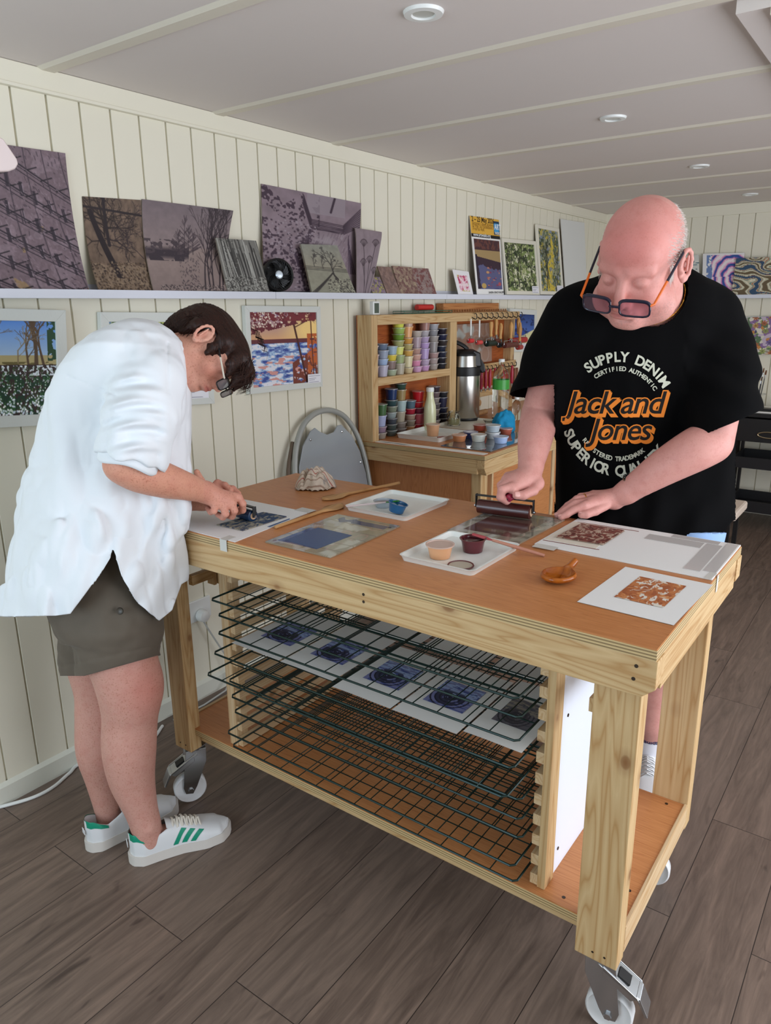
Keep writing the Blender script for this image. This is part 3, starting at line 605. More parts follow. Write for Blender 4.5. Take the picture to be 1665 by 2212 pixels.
board('lino_block', a_noise(60, 60, '#8a7672', ['#6f4444', '#93807b', '#7a4f4b'], 9, 25, .56), [(888, 579), (925, 580), (943, 635), (903, 635)], 'brown block with carved reddish leaves, rightmost of the carvings', 'lino block', ytop=2.115, ybot=2.084, thick=.006, grp=G1)
board('card', a_floral(), [(977, 582), (1012, 587), (1022, 636), (990, 636)], 'small white card with a pink floral picture standing on the ledge', 'card', ytop=2.12, ybot=2.08, thick=.002, m=INKPRINT)
# poster
pc = [at(1014, 466, 'y', 2.145), at(1077, 475, 'y', 2.145), at(1088, 637, 'y', 2.083), at(1030, 636, 'y', 2.083)]
PT_ = thing('poster', 'tall poster with yellow header, dates and a lily pond picture', 'poster', tuple((pc[2]+pc[3])/2))
pq = quad(*pc)
pcv = Cv(70, 46, '#e7b345'); pcv.put((pcv.v > .84)*1., '#1a1a1c'); pcv.put((pcv.u > .79)*(pcv.v > .1)*(pcv.v < .8), '#1c3a55'); pcv.put((pcv.u > .81)*(pcv.u < .985)*(pcv.v > .22)*(pcv.v < .66), '#3f9fd8')
def sub(fn, v0, v1, u0=0., u1=1., push=0.):
    nrm = np.cross(fn(1, 0)-fn(0, 0), fn(0, 1)-fn(0, 0)); nrm /= np.linalg.norm(nrm)
    if np.dot(nrm, FW) > 0: nrm = -nrm
    return lambda u, v: fn(u0+(u1-u0)*u, v0+(v1-v0)*v)+nrm*push
def cpart(name, cv, fn, parent, m=None, thick=0., label=None):
    w = wpos(parent); o = bpy.data.objects.new(name, canvas_mesh(name, cv, fn, m or INKPRINT, tuple(w), thick)); COL.objects.link(o); o.parent = parent
    if label: o['label'] = label
    return o
cpart('backing', Cv(4, 4, '#e9e7e2'), pq, PT_, thick=.003)
hd = cpart('header', pcv, sub(pq, 0, .26, push=.0006), PT_, label='yellow poster header with dark text'); cpart('pond_picture', a_pond(), sub(pq, .26, 1, push=.0006), PT_)
def on(fn, u, v, push=.0012): return sub(fn, 0, 1, push=push)(u, v)
ux = (pq(1, 0)-pq(0, 0)); Lx = np.linalg.norm(ux); ux /= Lx; uy = pq(0, 0)-pq(0, 1); uy /= np.linalg.norm(uy); DARK = mat('dark_print', '#3a2a18', .7); WINK = mat('white_print', '#eef2f4', .7); BINK = mat('black_print', '#161616', .7)
part('lettering', flat_text('2 – 25 May 2026', .0385, on(pq, .05, .062), ux, uy, .0008, align='l'), DARK, hd)
for i, s_ in enumerate(('Artspan Open Studios', '& Pop Up Exhibitions', 'Free to visit')): part('lettering', flat_text(s_, .027, on(pq, .06, .105+.036*i), ux, uy), mat('brown_print', '#8a5f20', .7), hd)
part('lettering', flat_text('www.artweeks.org', .026, on(pq, .06, .25), ux, uy, .0003), WINK, hd); part('lettering', flat_text('ART', .043, on(pq, .815, .135), ux, uy, .0012), WINK, hd); part('lettering', flat_text('WEEKS', .021, on(pq, .82, .2), ux, uy, .0004), WINK, hd)
part('caption', flat_text('SANDRA GRACE GALLERY', .016, on(pq, .42, .985), ux, uy, .0003), BINK, PT_)
# framed pictures
CREAMF = mat('cream_frame', '#e6e2d2', .5); WHITEF = mat('whitewashed_frame', '#d9dcd6', .5); n_ = NT(WHITEF); n_.bump(n_.noise(n_.coords((60, 60, 6)), 8, 3), .2, .002)
def framed(name, cv, c, fw, fd, label, fm=None, tagcard=None, mount=None):
    # c = TL TR BR BL of the outer frame face
    t = thing(name, label, 'picture', tuple((np.array(c[2])+np.array(c[3]))/2)); q = quad(*c)
    wx = np.linalg.norm(q(1, 0)-q(0, 0)); wy = np.linalg.norm(q(0, 1)-q(0, 0)); a, b = fw/wx, fw/wy; nrm = np.cross(q(1, 0)-q(0, 0), q(0, 1)-q(0, 0)); nrm /= np.linalg.norm(nrm)
    if np.dot(nrm, FW) < 0: nrm = -nrm
    mb = MB()
    for poly in (((0, 0), (1, 0), (1-a, b), (a, b)), ((1, 0), (1, 1), (1-a, 1-b), (1-a, b)), ((1, 1), (0, 1), (a, 1-b), (1-a, 1-b)), ((0, 1), (0, 0), (a, b), (a, 1-b))): mb.prism([q(*p) for p in poly], nrm*fd)
    part('frame', mb, fm or WHITEF, t, bev=.001)
    cpart('print', cv, sub(q, b, 1-b, a, 1-a, push=-.006), t, label='picture inside the frame')
    if tagcard:
        u0, u1, v0, v1 = tagcard; cc = Cv(30, 20, '#eeeef4')
        for k, (y, x1) in enumerate(((.2, .9), (.45, .6), (.62, .5), (.85, .8))): cc.line(.1, y, x1, y, 1, '#8a8a9a')
        cpart('title_card', cc, sub(q, v0, v1, u0, u1, push=.001), t, label='small white title card')
    return t
yW = Wy-.022
def onwall(*p, y=yW): return [at(*q, 'y', y) for q in p]
def ledgeframe(p, yt=2.13, yb=2.078): return [at(*p[0], 'y', yt), at(*p[1], 'y', yt), at(*p[2], 'y', yb), at(*p[3], 'y', yb)]
framed('framed_picture', a_wood(31, ['#4f5f3a', '#a9b07a', '#d9d9b8', '#2f3a24', '#7d8f52'], trunks=7), ledgeframe([(1084, 514), (1157, 521), (1166, 637), (1095, 636)]), .022, .014, 'cream framed picture of sunlit green woodland on the ledge, right of the poster', CREAMF, (.76, .97, .84, .97))
framed('framed_picture', a_wood(44, ['#5f6f56', '#8a94a8', '#c9b54a', '#44523a', '#a0a488'], 80, 150, 4, '#d8bf45'), ledgeframe([(1159, 484), (1208, 494), (1218, 637), (1168, 636)]), .022, .014, 'tall cream framed picture of a yellow woodland path, on the ledge', CREAMF, (.7, .97, .86, .97))
board('blank_board', Cv(4, 4, '#dedfdb'), [(1211, 473), (1262, 481), (1268, 637), (1222, 636)], 'tall blank white board leaning on the ledge behind the bald man', 'board', thick=.006, ytop=2.14, m=INKPRINT)
framed('framed_picture', a_snowdrops(), onwall((-70, 664), (142, 670), (152, 916), (-70, 928)), .033, .02, 'white framed picture of snowdrops under bare trees, leftmost below the ledge', tagcard=(.8, .93, .85, .93))
framed('framed_picture', a_wood(55, ['#8fa352', '#7ba0d8', '#5a7a38', '#c8cf7a', '#4a5a2a'], 150, 120, 9), onwall((217, 674), (454, 676), (464, 872), (224, 884)), .03, .02, 'white framed picture of green woodland, partly hidden behind the dark-haired person', tagcard=(.55, .94, .80, .93))
framed('framed_picture', a_sunset(), onwall((529, 660), (692, 662), (697, 835), (539, 852)), .024, .02, 'white framed picture of an orange sunset over blue rippling water', tagcard=(.78, .97, .83, .94))
framed('framed_picture', a_blue(), onwall((1101, 666), (1160, 670), (1158, 760), (1098, 760)), .03, .02, 'white framed blue and pale yellow picture beside the tool rail', tagcard=(.45, .8, .8, .93))
# far wall
def onfar(*p, x=5.76): return [at(*q, 'x', x) for q in p]
single('picture_ledge', MB().box(5.72, 5.802, .2, 1.95, 1.528, 1.54).box(5.72, 5.724, .2, 1.95, 1.5402, 1.552), LEDGE, 'white picture ledge on the far wall under the swirl and marbled paintings', 'picture ledge')
def farboard(cv, c, label, cat='painting', xt=5.79, xb=5.735, th=.006, name='painting'):
    k = [at(*c[0], 'x', xt), at(*c[1], 'x', xt), at(*c[2], 'x', xb), at(*c[3], 'x', xb)]; off = (k[2]+k[3])/2
    o = bpy.data.objects.new(name, canvas_mesh(name, cv, quad(*k), INKPRINT, off, th)); COL.objects.link(o); o.location = off; return tag(o, label, cat)
farboard(a_sea(), [(1468, 553), (1509, 550), (1512, 640), (1472, 640)], 'pale grey seascape painting on the far ledge beside the bald man')
farboard(a_swirl(), [(1518, 548), (1608, 546), (1600, 640), (1516, 640)], 'painting of a pink and blue swirl on white paper on the far ledge', xt=5.795, xb=5.75)
farboard(a_marble(), [(1590, 558), (1700, 554), (1700, 639), (1579, 638)], 'marbled painting of orange, blue and cream waves on the far ledge', xt=5.775, xb=5.73)
farboard(Cv(4, 4, '#dcdcd4'), [(1605, 684), (1700, 682), (1700, 764), (1609, 766)], 'white backing sheet clipped behind the floral painting', xt=5.80, xb=5.795, th=.002, cat='sheet', name='backing_sheet')
farboard(a_flowers(), [(1616, 686), (1700, 682), (1700, 764), (1610, 767)], 'painting of orange lilies and leaves hanging on the far wall', xt=5.785, xb=5.78, th=.003)
# black fan
fanc = np.array([2.162, 2.087, 1.62]); ax = np.array([-.35, -.93, .1]); ax /= np.linalg.norm(ax); fu = np.cross((0, 0, 1), ax); fu /= np.linalg.norm(fu); fv = np.cross(ax, fu); fs = .062
Fn = thing('desk_fan', 'small black desk fan with white hub on the picture ledge', 'fan', (2.162, 2.095, 1.5405))
part('housing', MB().ring(fanc, fu, fv, [(fs-.008, -.016), (fs, -.014), (fs, .010), (fs-.004, .013), (fs-.009, .01)], 40, (1, 0)), BLACK, Fn, smooth=True)
g = MB()
for k in range(30):
    a = 2*PI*k/30; g.tube([fanc+ax*.012+(fu*math.cos(a+t*.9)+fv*math.sin(a+t*.9))*(.014+t*(fs-.022)) for t in (0, .33, .66, 1)], .0009, 4)
part('grille', g, BLACK, Fn)
part('hub', MB().ring(fanc+ax*.013, fu, fv, [(.0, .004), (.012, .003), (.016, -.001)][::-1], 24), mat('fan_badge', '#c9d2da', .3, .4), Fn, smooth=True, label='round silver hub badge')
bl = MB()
for k in range(5):
    a = 2*PI*k/5; pts = [fanc+(fu*math.cos(a+da)+fv*math.sin(a+da))*r+ax*dz for da, r, dz in ((0, .012, 0), (.5, .012, .004), (.8, .05, .008), (.05, .05, -.004))]; bl.prism(pts, ax*.0012)
part('blades', bl, mat('fan_blade', '#1d1f22', .3), Fn)
part('stand', MB().box(2.135, 2.19, 2.080, 2.115, 1.5405, 1.549).box(2.15, 2.176, 2.09, 2.11, 1.549, 1.575), BLACK, Fn, bev=.002)
# pale pink lamp head at the left edge
lc = at(-30, 340, 'y', 1.9); mb = MB(); pts = [at(*q, 'y', 1.9) for q in ((-120, 296), (-5, 293), (8, 300), (37, 343), (40, 354), (34, 365), (20, 370), (-120, 374))]
L_ = thing('wall_lamp', 'pale pink rounded lamp head at the left edge in front of the scaffolding carving', 'lamp', tuple(pts[-1]))
part('lamp_shade', mb.prism(pts, (0, .03, 0)), mat('pale_pink_enamel', '#ead9d6', .35), L_, smooth=50, bev=.003)
part('lamp_arm', MB().tube([(.90, 1.915, 1.86), (.86, 2.05, 1.86), (.86, 2.152, 1.86)], .008, 10), WHITE, L_, smooth=True)
# socket, plug, flexes
S_ = thing('wall_socket', 'white double socket low on the wall behind the table leg', 'socket', (1.69, 2.152, .36))
part('plate', MB().box(1.61, 1.755, 2.143, 2.1535, .33, .415), WHITE, S_, bev=.003)
P_ = thing('plug', 'white plug with grey flex in the wall socket', 'plug', (1.70, 2.14, .33)); part('plug_body', MB().ring((1.70, 2.142, .352), (1, 0, 0), (0, 0, -1), [(.024, 0), (.026, -.006), (.022, -.030), (.012, -.034)][::-1], 20), WHITE, P_, smooth=True)
part('flex', MB().tube([(1.70, 2.125, .327), (1.715, 2.12, .29), (1.76, 2.115, .20), (1.80, 2.11, .12), (1.80, 2.105, .05), (1.76, 2.10, .010), (1.64, 2.09, .006), (1.5, 2.1, .006)], .0035, 8), mat('grey_flex', '#b9b9b4', .5), P_, smooth=True)
fl = [at(x, y, 'z', .006) for x, y in ((-60, 1757), (0, 1743), (70, 1723), (115, 1700), (150, 1670), (182, 1646))]+[np.array([1.33, 2.05, .006]), np.array([1.45, 2.10, .006])]
def smoothpath(P, n=6):
    P = [np.array(p, float) for p in P]; out = []
    for i in range(len(P)-1):
        a, b, c, d = P[max(i-1, 0)], P[i], P[i+1], P[min(i+2, len(P)-1)]
        for k in range(n): t = k/n; out.append(.5*((2*b)+(c-a)*t+(2*a-5*b+4*c-d)*t*t+(3*b-a-3*c+d)*t**3))
    return out+[P[-1]]
single('extension_cord', MB().tube(smoothpath(fl), .0055, 8), WHITE, 'thick white cord lying on the floor along the skirting board', 'cord', smooth=True)
# folding chair leaning against the wall
CH = thing('folding_chair', 'folded grey metal chair leaning against the wall beside the hutch', 'chair', (2.44, 1.98, 0))
GREYM = mat('grey_enamel', '#a3a5a0', .3, .1); GREYP = mat('grey_chair_panel', '#a4abb1', .16, .25); RIB = mat('woven_cushion_edge', '#5d5450', .8)
def ch(u, h, out=0.): return np.array([2.445+u, 2.125-out-.16*(1.06-h), h])
arch = [(-.245, 0), (-.25, .5), (-.248, .72), (-.235, .84), (-.2, .94), (-.14, 1.015), (-.07, 1.05), (0, 1.06), (.07, 1.05), (.14, 1.015), (.2, .94), (.235, .84), (.248, .72), (.25, .5), (.245, 0)]
part('frame', MB().tube(smoothpath([ch(*a) for a in arch], 4), .0125, 12), GREYM, CH, smooth=True)
pan = [(-.22, .35), (-.224, .6), (-.22, .74), (-.2, .85), (-.16, .93), (-.1, .985), (-.07, .995), (-.045, .975), (0, .955), (.045, .96), (.075, .985), (.1, .985), (.16, .93), (.2, .85), (.22, .74), (.224, .6), (.22, .35)]
part('seat_panel', MB().prism([ch(a*1.04, h, .004) for a, h in pan], (0, .006, 0)), GREYP, CH, bev=.002)
for a, h in ((-.115, .95), (.1, .955), (-.2, .77), (.2, .8), (.16, .64)): part('rivet', MB().ring(ch(a, h, .006), (1, 0, 0), (0, 0, 1), [(.0, .003), (.006, .0)][::-1], 10), CHROME, CH)
part('rear_frame', MB().tube(smoothpath([ch(-.235+.0, 0, -.0)+(0, .0, 0), ch(-.265, .55, -.015), ch(-.262, .8, -.02), ch(-.2, .95, -.02)], 5), .009, 10), mat('brown_ribbed_trim', '#6a5a4c', .6), CH, smooth=True)
part('back_band', MB().prism([ch(.02, .59, .012), ch(.2, .60, .012), ch(.2, .52, .012), ch(.02, .5, .012)], (0, .004, 0)), RIB, CH)
# ---------------------------------------------------------------- bench with hutch
B_ = thing('workbench', 'pine and beech veneer workbench with cupboard doors against the long wall', 'workbench', (3.7, 1.80, 0))
bx, bX, byf = 2.70, 4.75, 1.456
part('worktop', MB().box(bx+.002, bX, byf+.002, 2.15, .885, .887), VENEER['x'], B_); part('worktop_edge', MB().box(bx, bX, byf, 2.15, .867, .885), PLY, B_, label='striped plywood edge of the worktop')
part('front_rail', MB().prism([(bx, byf, .866), (bx, byf, .83), (bx+.022, byf, .798), (bX, byf, .798), (bX, byf, .866)], (0, .036, 0)), PINE['x'], B_, bev=.001)
part('end_rail', MB().box(bx+.002, bx+.04, byf+.0365, 2.148, .802, .866), PINE['y'], B_, bev=.001)
part('front_post', MB().box(2.74, 2.80, 1.493, 1.54, 0, .80), PINE['z'], B_, bev=.001)
part('end_panel', MB().box(2.742, 2.76, 1.5405, 2.12, .06, .80), VENEER['z'], B_)
for (a, b) in ((2.86, 3.50), (3.54, 4.10), (4.14, 4.70)):
    part('cupboard_door', MB().box(a, b, 1.500, 1.518, .44, .785), VENEER['x'], B_, bev=.001); part('cupboard_door', MB().box(a, b, 1.500, 1.518, .08, .425), VENEER['x'], B_, bev=.001)
part('carcass', MB().box(2.765, 4.72, 1.5185, 2.13, .06, .798), mat('carcass_side', '#c08450', .5), B_)
part('batten', MB().box(2.845, 2.859, 1.495, 1.518, .07, .79), PINEP['z'], B_); part('batten', MB().box(3.505, 3.535, 1.495, 1.518, .07, .795), PINEP['z'], B_)
H_ = thing('hutch', 'open pine shelf unit standing on the workbench with tool hooks on its right half', 'shelf unit', (3.4, 2.10, .8872))
OR = wood('orange_back_panel', 'x', '#b8642e', '#8e431c', knots=False, grain=2., rough=.5, stretch=14.)
hz = .8872; hx1 = 4.19
part('side_panel', MB().box(2.702, 2.748, 2.047, 2.128, hz, 1.462), PINE['z'], H_, bev=.0015)
part('back_panel', MB().box(2.712, 3.40, 2.1285, 2.140, hz, 1.462), OR, H_); part('back_panel', MB().box(3.455, hx1, 2.1285, 2.140, 1.03, 1.462), OR, H_)
part('top_rail', MB().box(2.7485, hx1, 2.047, 2.0755, 1.418, 1.462), PINE['x'], H_, bev=.0015); part('top_board', MB().box(2.7485, hx1-.03, 2.076, 2.128, 1.444, 1.462), PINE['x'], H_)
part('middle_shelf', MB().box(2.7485, 3.385, 2.047, 2.128, 1.143, 1.180), PINE['x'], H_, bev=.0015)
part('divider', MB().box(3.3855, 3.452, 2.047, 2.128, hz, 1.4175), PINE['z'], H_, bev=.0015)
part('side_panel', MB().box(hx1-.045, hx1, 2.076, 2.128, hz, 1.4435), PINE['z'], H_, bev=.0015)
part('tool_rail', MB().box(3.4525, hx1-.001, 2.060, 2.0755, 1.128, 1.175), PINE['x'], H_, bev=.0015); part('lower_tool_rail', MB().box(3.4525, hx1-.046, 2.08, 2.10, .985, 1.02), PINE['x'], H_, bev=.001)
# cup hooks: each one on a rail of the hutch
def hook_mb(x, y, z, r=.0155): return MB().tube([(x, y, z), (x, y-.012, z)]+[(x+r*.15*k/8, y-.014-r+r*math.cos(a), z-r*.2+r*math.sin(a)) for k, a in enumerate([.3+k*.62 for k in range(8)])][::1], .0018, 6)
def chook(x, y, z, r=.016):
    P = [(x-.012, y+.002, z-.004), (x-.008, y-.012, z-.012)]+[(x+r*math.cos(a), y-.014, z+r*math.sin(a)) for a in [(-2.4+k*.55) for k in range(9)]]
    return MB().tube(P, .0025, 6)
HX = [3.62+.062*i for i in range(10)]
for x in HX: part('cup_hook', chook(x, 2.046, 1.442), BLACK, H_, smooth=True)
for i in range(9): part('cup_hook', chook(3.74+.052*i, 2.059, 1.152, .012), BLACK, H_, smooth=True)
# ink pots in the hutch
def potm(col, tr=.0): return mat('ink_'+col.strip('#'), col, .35, spec=.5, coat=.2)
LID = mat('clear_plastic_lid', '#b9b7b2', .25, alpha=.75)
protos = {}
def pot(kind, x, y, z, col, label, s=1., lid=None, group='ink pots stacked in the hutch'):
    h = {'s': .026, 't': .050, 'm': .036}[kind]*s; r = .031*s; key = (kind, col, s)
    if key not in protos:
        t = thing('ink_pot', label, 'pot', (x, y, z), group)
        part('cup', MB().lathe(x, y, z, [(r*.76, 0), (r*.79, .0008), (r*.95, h*.93), (r*1.04, h*.93), (r*1.04, h)], 20, (1, 1)), potm(col), t, smooth=True)
        part('lid', MB().lathe(x, y, z+h+.0001, [(r*1.06, 0), (r*1.06, .0025), (r*.97, .003), (r*.93, .0012)], 20, (1, 1)), lid or mat('lid_'+col.strip('#'), tuple(.5*a+.5*b for a, b in zip(lin(col), lin('#cfcac4'))), .3), t, smooth=True)
        protos[key] = t
    else: copy_thing(protos[key], (x, y, z), label, group, rz=random.uniform(0, 6))
    return z+h+.0035
NAMES = {}
UP_ = [(803, 't:#c9a9a0 t:#d3b8b0 m:#dbc6c0'), (825, 't:#b7b4c6 s:#a7bfe0 m:#9aa6ba s:#6d7c93'), (843, 's:#a9b59a m:#8a7670 s:#e0cb4f m:#9db4c4'),
       (860, 't:#b3ab98 m:#9fae7a m:#d9dc78 s:#a9ac74 s:#6f9638 s:#9dbb62 s:#d9de5e'), (879, 's:#cfbd94 t:#d9cfa6 s:#d0a55a s:#b7aa74 s:#d09a4e t:#dfa468 m:#c9a999'),
       (897, 's:#cfa3c4 s:#d98fae s:#cfa598 s:#b99488 t:#a8949c s:#b5aaa0'), (915, 's:#c49ac2 s:#b7a5bd t:#b19ac6 s:#b79dcb s:#b3a0c0 s:#b3adb2 t:#a0766c'),
       (934, 's:#a59b94 s:#ab9c98 s:#a98c88 t:#908a88 s:#a39c96 s:#8e8e92 s:#a5a6ac'), (952, 's:#23262e s:#1c1e28 s:#20263a s:#222a3c s:#332e2e s:#1e2440 s:#201c28')]
LO_ = [(803, 's:#c9c6cc m:#d0cdd6'), (821, 's:#a39c90 s:#9a8498 t:#a5afd2 t:#42663e'), (844, 's:#5d6a66 s:#46524f s:#3f4650 s:#93a0a0 s:#7b8472 s:#2e4a4e t:#16305f'),
       (864, 's:#7c736e s:#8b8078 t:#a99f8c t:#a3b8b8 t:#9a8558 s:#314a40'), (884, 's:#b98f63 s:#8f8270 s:#a28676 s:#a01d34 m:#4d6574'), (903, 's:#b5283a t:#c05a66 s:#7a2a44 s:#c02435 t:#c81f2c'),
       (938, 's:#a79a90 s:#4a4046 s:#8d8078 s:#5a5256 s:#908680 s:#6a5a5c s:#3a3038'), (954, 's:#1d1f2a s:#23222c s:#1c2038 t:#1b1d3c s:#21242c')]
ORD = ['bottom', 'second', 'third', 'fourth', 'fifth', 'sixth', 'seventh', 'eighth']; CO = ['first', 'second', 'third', 'fourth', 'fifth', 'sixth', 'seventh', 'eighth', 'ninth']
def cname(h):
    r, g, b = hx(h); mx, mn = max(r, g, b), min(r, g, b); v = mx
    if mx-mn < .09: return 'black' if v < .25 else 'dark grey' if v < .42 else 'grey' if v < .72 else 'pale grey'
    import colorsys as cs
    H, S, V = cs.rgb_to_hsv(r, g, b); H *= 360; base = 'red' if H < 12 or H > 340 else 'orange' if H < 36 else 'yellow' if H < 66 else 'green' if H < 165 else 'blue' if H < 250 else 'purple' if H < 300 else 'pink'
    return ('dark ' if V < .45 else 'pale ' if S < .28 else '')+base
for zb, rows, where in ((1.1803, UP_, 'upper'), (.8874, LO_, 'lower')):
    for ci, (px, st) in enumerate(rows):
        x = at(px, 800, 'y', 2.085)[0] if where == 'upper' else at(px, 900, 'y', 2.085)[0]; z = zb
        for k, tok in enumerate(st.split()):
            kind, col = tok.split(':')
            z = pot(kind, x+random.uniform(-.002, .002), 2.085+random.uniform(-.004, .003), z, col, '%s ink pot, %s in %s stack from the left, %s hutch shelf' % (cname(col), ORD[k] if k else 'lowest', CO[ci], where))
# ---------------------------------------------------------------- things on and around the bench
zb = .8872
GLASS = mat('clear_glass', '#eef4f2', .03, trans=1., ior=1.45); PET = mat('clear_bottle_plastic', '#f4f8f6', .06, trans=1., ior=1.3)
TR = mat('tray_plastic', '#e8ebe6', .35)
def tray(name, x0, x1, y0, y1, z, h, label, m=None, wall=.004, lip=.003, grp=None):
    t = thing(name, label, 'tray', ((x0+x1)/2, (y0+y1)/2, z), grp)
    def rr(x0, x1, y0, y1, r, zz, n=5):
        P = []
        for cx, cy, a0 in ((x1-r, y1-r, 0), (x0+r, y1-r, 1), (x0+r, y0+r, 2), (x1-r, y0+r, 3)):
            for k in range(n): a = (a0+k/(n-1))*PI/2; P.append((cx+r*math.cos(a), cy+r*math.sin(a), zz))
        return P
    L = [rr(x0+.006, x1-.006, y0+.006, y1-.006, .012, z), rr(x0+lip*.5, x1-lip*.5, y0+lip*.5, y1-lip*.5, .014, z+h*.9), rr(x0-.001, x1+.001, y0-.001, y1+.001, .015, z+h), rr(x0+wall, x1-wall, y0+wall, y1-wall, .011, z+h), rr(x0+.009, x1-.009, y0+.009, y1-.009, .010, z+.003)]
    n = len(L[0]); vs = sum(L, []); fs = [tuple(range(n))[::-1], tuple(range(4*n, 5*n))]+[(i*n+k, i*n+(k+1) % n, (i+1)*n+(k+1) % n, (i+1)*n+k) for i in range(4) for k in range(n)]
    part('tray_body', MB().add(vs, fs), m or TR, t, smooth=50); return t
# papers and glass plate at the near end
pps = single('paper_sheet', MB().box(2.712, 2.755, 1.47, 2.045, zb, zb+.0012), WPAPER, 'long strip of white paper along the near edge of the workbench', 'paper')
part('ink_smear', MB().prism([(2.725, 2.03, zb+.0014), (2.73, 1.95, zb+.0014), (2.722, 1.9, zb+.0014), (2.728, 1.85, zb+.0014), (2.735, 1.9, zb+.0014), (2.738, 2.0, zb+.0014)], (0, 0, .0003)), mat('grey_ink', '#4a4c52', .4), pps)
single('glass_plate', MB().box(2.79, 3.30, 1.475, 1.73, zb, zb+.004), mat('grey_mirror_glass', '#7d838a', .05, .6), 'grey reflective glass inking plate under the small pots on the workbench', 'glass plate', bev=.001)
t1 = tray('ink_tray', 2.86, 3.12, 1.78, 2.03, zb, .022, 'white shallow tray at the near end of the workbench with an orange pot in it')
t2 = tray('tea_tray', 3.17, 3.55, 1.80, 2.04, zb, .016, 'cream tray under the vacuum flask and glass jar', mat('cream_tray', '#d8d4c4', .4))
pot('t', 2.99, 1.90, zb+.0035, '#d9a57c', 'peach ink pot standing in the near white tray', 1.1, group='loose ink pots on the workbench')
single('palette_knife', MB().prism([(2.93, 1.83, zb+.006), (2.99, 1.80, zb+.006), (3.0, 1.812, zb+.006), (2.94, 1.845, zb+.006)], (0, 0, .005)), mat('red_smudge', '#8f3a38', .4), 'small dark red scraper lying in the near white tray', 'scraper', bev=.001)
def on_b(px, py, z=zb): return at(px, py, 'z', z)
for (px, py, k, c, l, s_) in ((992, 953, 's', '#d28a5c', 'orange ink pot nearest the worktop edge, on the glass plate', 1.1), (1033, 953, 's', '#d9dbd2', 'white ink pot with pale lid at front of the glass plate', 1.15), (1081, 957, 's', '#a9bfe6', 'pale blue ink pot at front of the glass plate', 1.12),
                              (1016, 946, 's', '#46518e', 'dark blue ink pot behind the white one on the glass plate', 1.1), (1092, 938, 's', '#b5604c', 'brick red ink pot right of the others on the glass plate', 1.05), (1036, 930, 's', '#a8503e', 'red-brown ink pot half hidden behind the pale stack', 1.1)):
    p = on_b(px, py, zb+.004); pot(k, p[0], p[1], zb+.0042, c, l, s_, group='loose ink pots on the workbench')
p = on_b(1064, 947, zb+.004); z2 = pot('s', p[0], p[1], zb+.0042, '#d2d6d8', 'white lower pot of the pair stacked on the glass plate', 1.1, group='loose ink pots on the workbench'); pot('s', p[0], p[1], z2, '#b4c0c8', 'grey-blue upper pot of the pair stacked on the glass plate', 1.15, group='loose ink pots on the workbench')
# milk bottle, jar, vacuum flask, water bottle, spray
def lathed(name, x, y, z, prof, m, label, cat, seg=32): return single(name, MB().lathe(x, y, z, prof, seg), m, label, cat, smooth=35, loc=(x, y, z))
mk = thing('milk_bottle', 'tall cream milk-shaped bottle with a white cap in front of the red pots', 'bottle', (3.135, 2.01, zb)); mx, my = 3.135, 2.01
part('bottle_body', MB().lathe(mx, my, zb, [(.027, 0), (.031, .004), (.0315, .09), (.0295, .125), (.021, .155), (.0175, .175), (.0175, .196)], 32), mat('cream_liquid_bottle', '#dbdcb4', .18, coat=.4), mk, smooth=35)
part('cap', MB().lathe(mx, my, zb+.1962, [(.019, 0), (.02, .004), (.02, .016), (.018, .02), (.018, .0215)], 24), WHITE, mk, smooth=35)
JL = at(980, 918, 'z', zb+.004); jr = thing('glass_jar', 'small glass jar half full of pale crystals in front of the vacuum flask', 'jar', (JL[0], JL[1], zb+.004))
part('glass', MB().lathe(JL[0], JL[1], zb+.004, [(.031, 0), (.034, .004), (.034, .042), (.028, .054), (.026, .062), (.029, .064), (.029, .074), (.027, .074), (.025, .063), (.031, .042), (.031, .005)], 32), GLASS, jr, smooth=50)
part('contents', MB().lathe(JL[0], JL[1], zb+.0095, [(.0305, 0), (.0305, .026)], 28), mat('pale_grains', '#cbbf90', .8), jr, smooth=50)
A0 = at(1002, 905, 'z', zb+.004); fx_, fy_ = A0[0], A0[1]; fz = zb+.0037; AP = thing('vacuum_flask', 'brushed steel pump vacuum flask with black lid and handle on the workbench', 'flask', (fx_, fy_, fz))
q = 1.27
def LQ(z, prof, caps=(1, 1)): return MB().lathe(fx_, fy_, fz+z*q, [(r*q, h*q) for r, h in prof], 48, caps)
part('body', LQ(0, [(.062, .0), (.066, .006), (.066, .19)]), STEEL, AP, smooth=35)
part('base_ring', LQ(0, [(.0665, 0), (.0672, .002), (.0672, .010), (.0665, .011)]), BLACK, AP, smooth=35)
part('collar', LQ(.19, [(.068, 0), (.0685, .004), (.067, .036), (.064, .038)]), BLACK, AP, smooth=35)
part('upper_band', LQ(.228, [(.061, 0), (.056, .045)]), STEEL, AP, smooth=35, label='brushed steel band under the pump lid')
part('pump_lid', LQ(.273, [(.057, 0), (.058, .004), (.050, .018), (.034, .026), (.0, .028)], (1, 0)), BLACK, AP, smooth=50)
rv = np.array([RT[0], RT[1], 0]); rv /= np.linalg.norm(rv); fw_ = np.cross((0, 0, 1), rv)
def fp(u, z, w=0.): return np.array([fx_, fy_, fz+z*q])+rv*u*q+fw_*w*q
part('spout', MB().prism([fp(.01, .299, -.02), fp(.05, .285, -.02), fp(.082, .235, -.02), fp(.088, .205, -.02), fp(.070, .198, -.02), fp(.05, .232, -.02), fp(.045, .25, -.02)], fw_*.04*q), BLACK, AP, bev=.006)
part('side_shell', MB().prism([fp(.012, .228, -.055), fp(.068, .228, -.035), fp(.062, .285, -.03), fp(.03, .297, -.04)], fw_*.085*q), BLACK, AP, bev=.006)
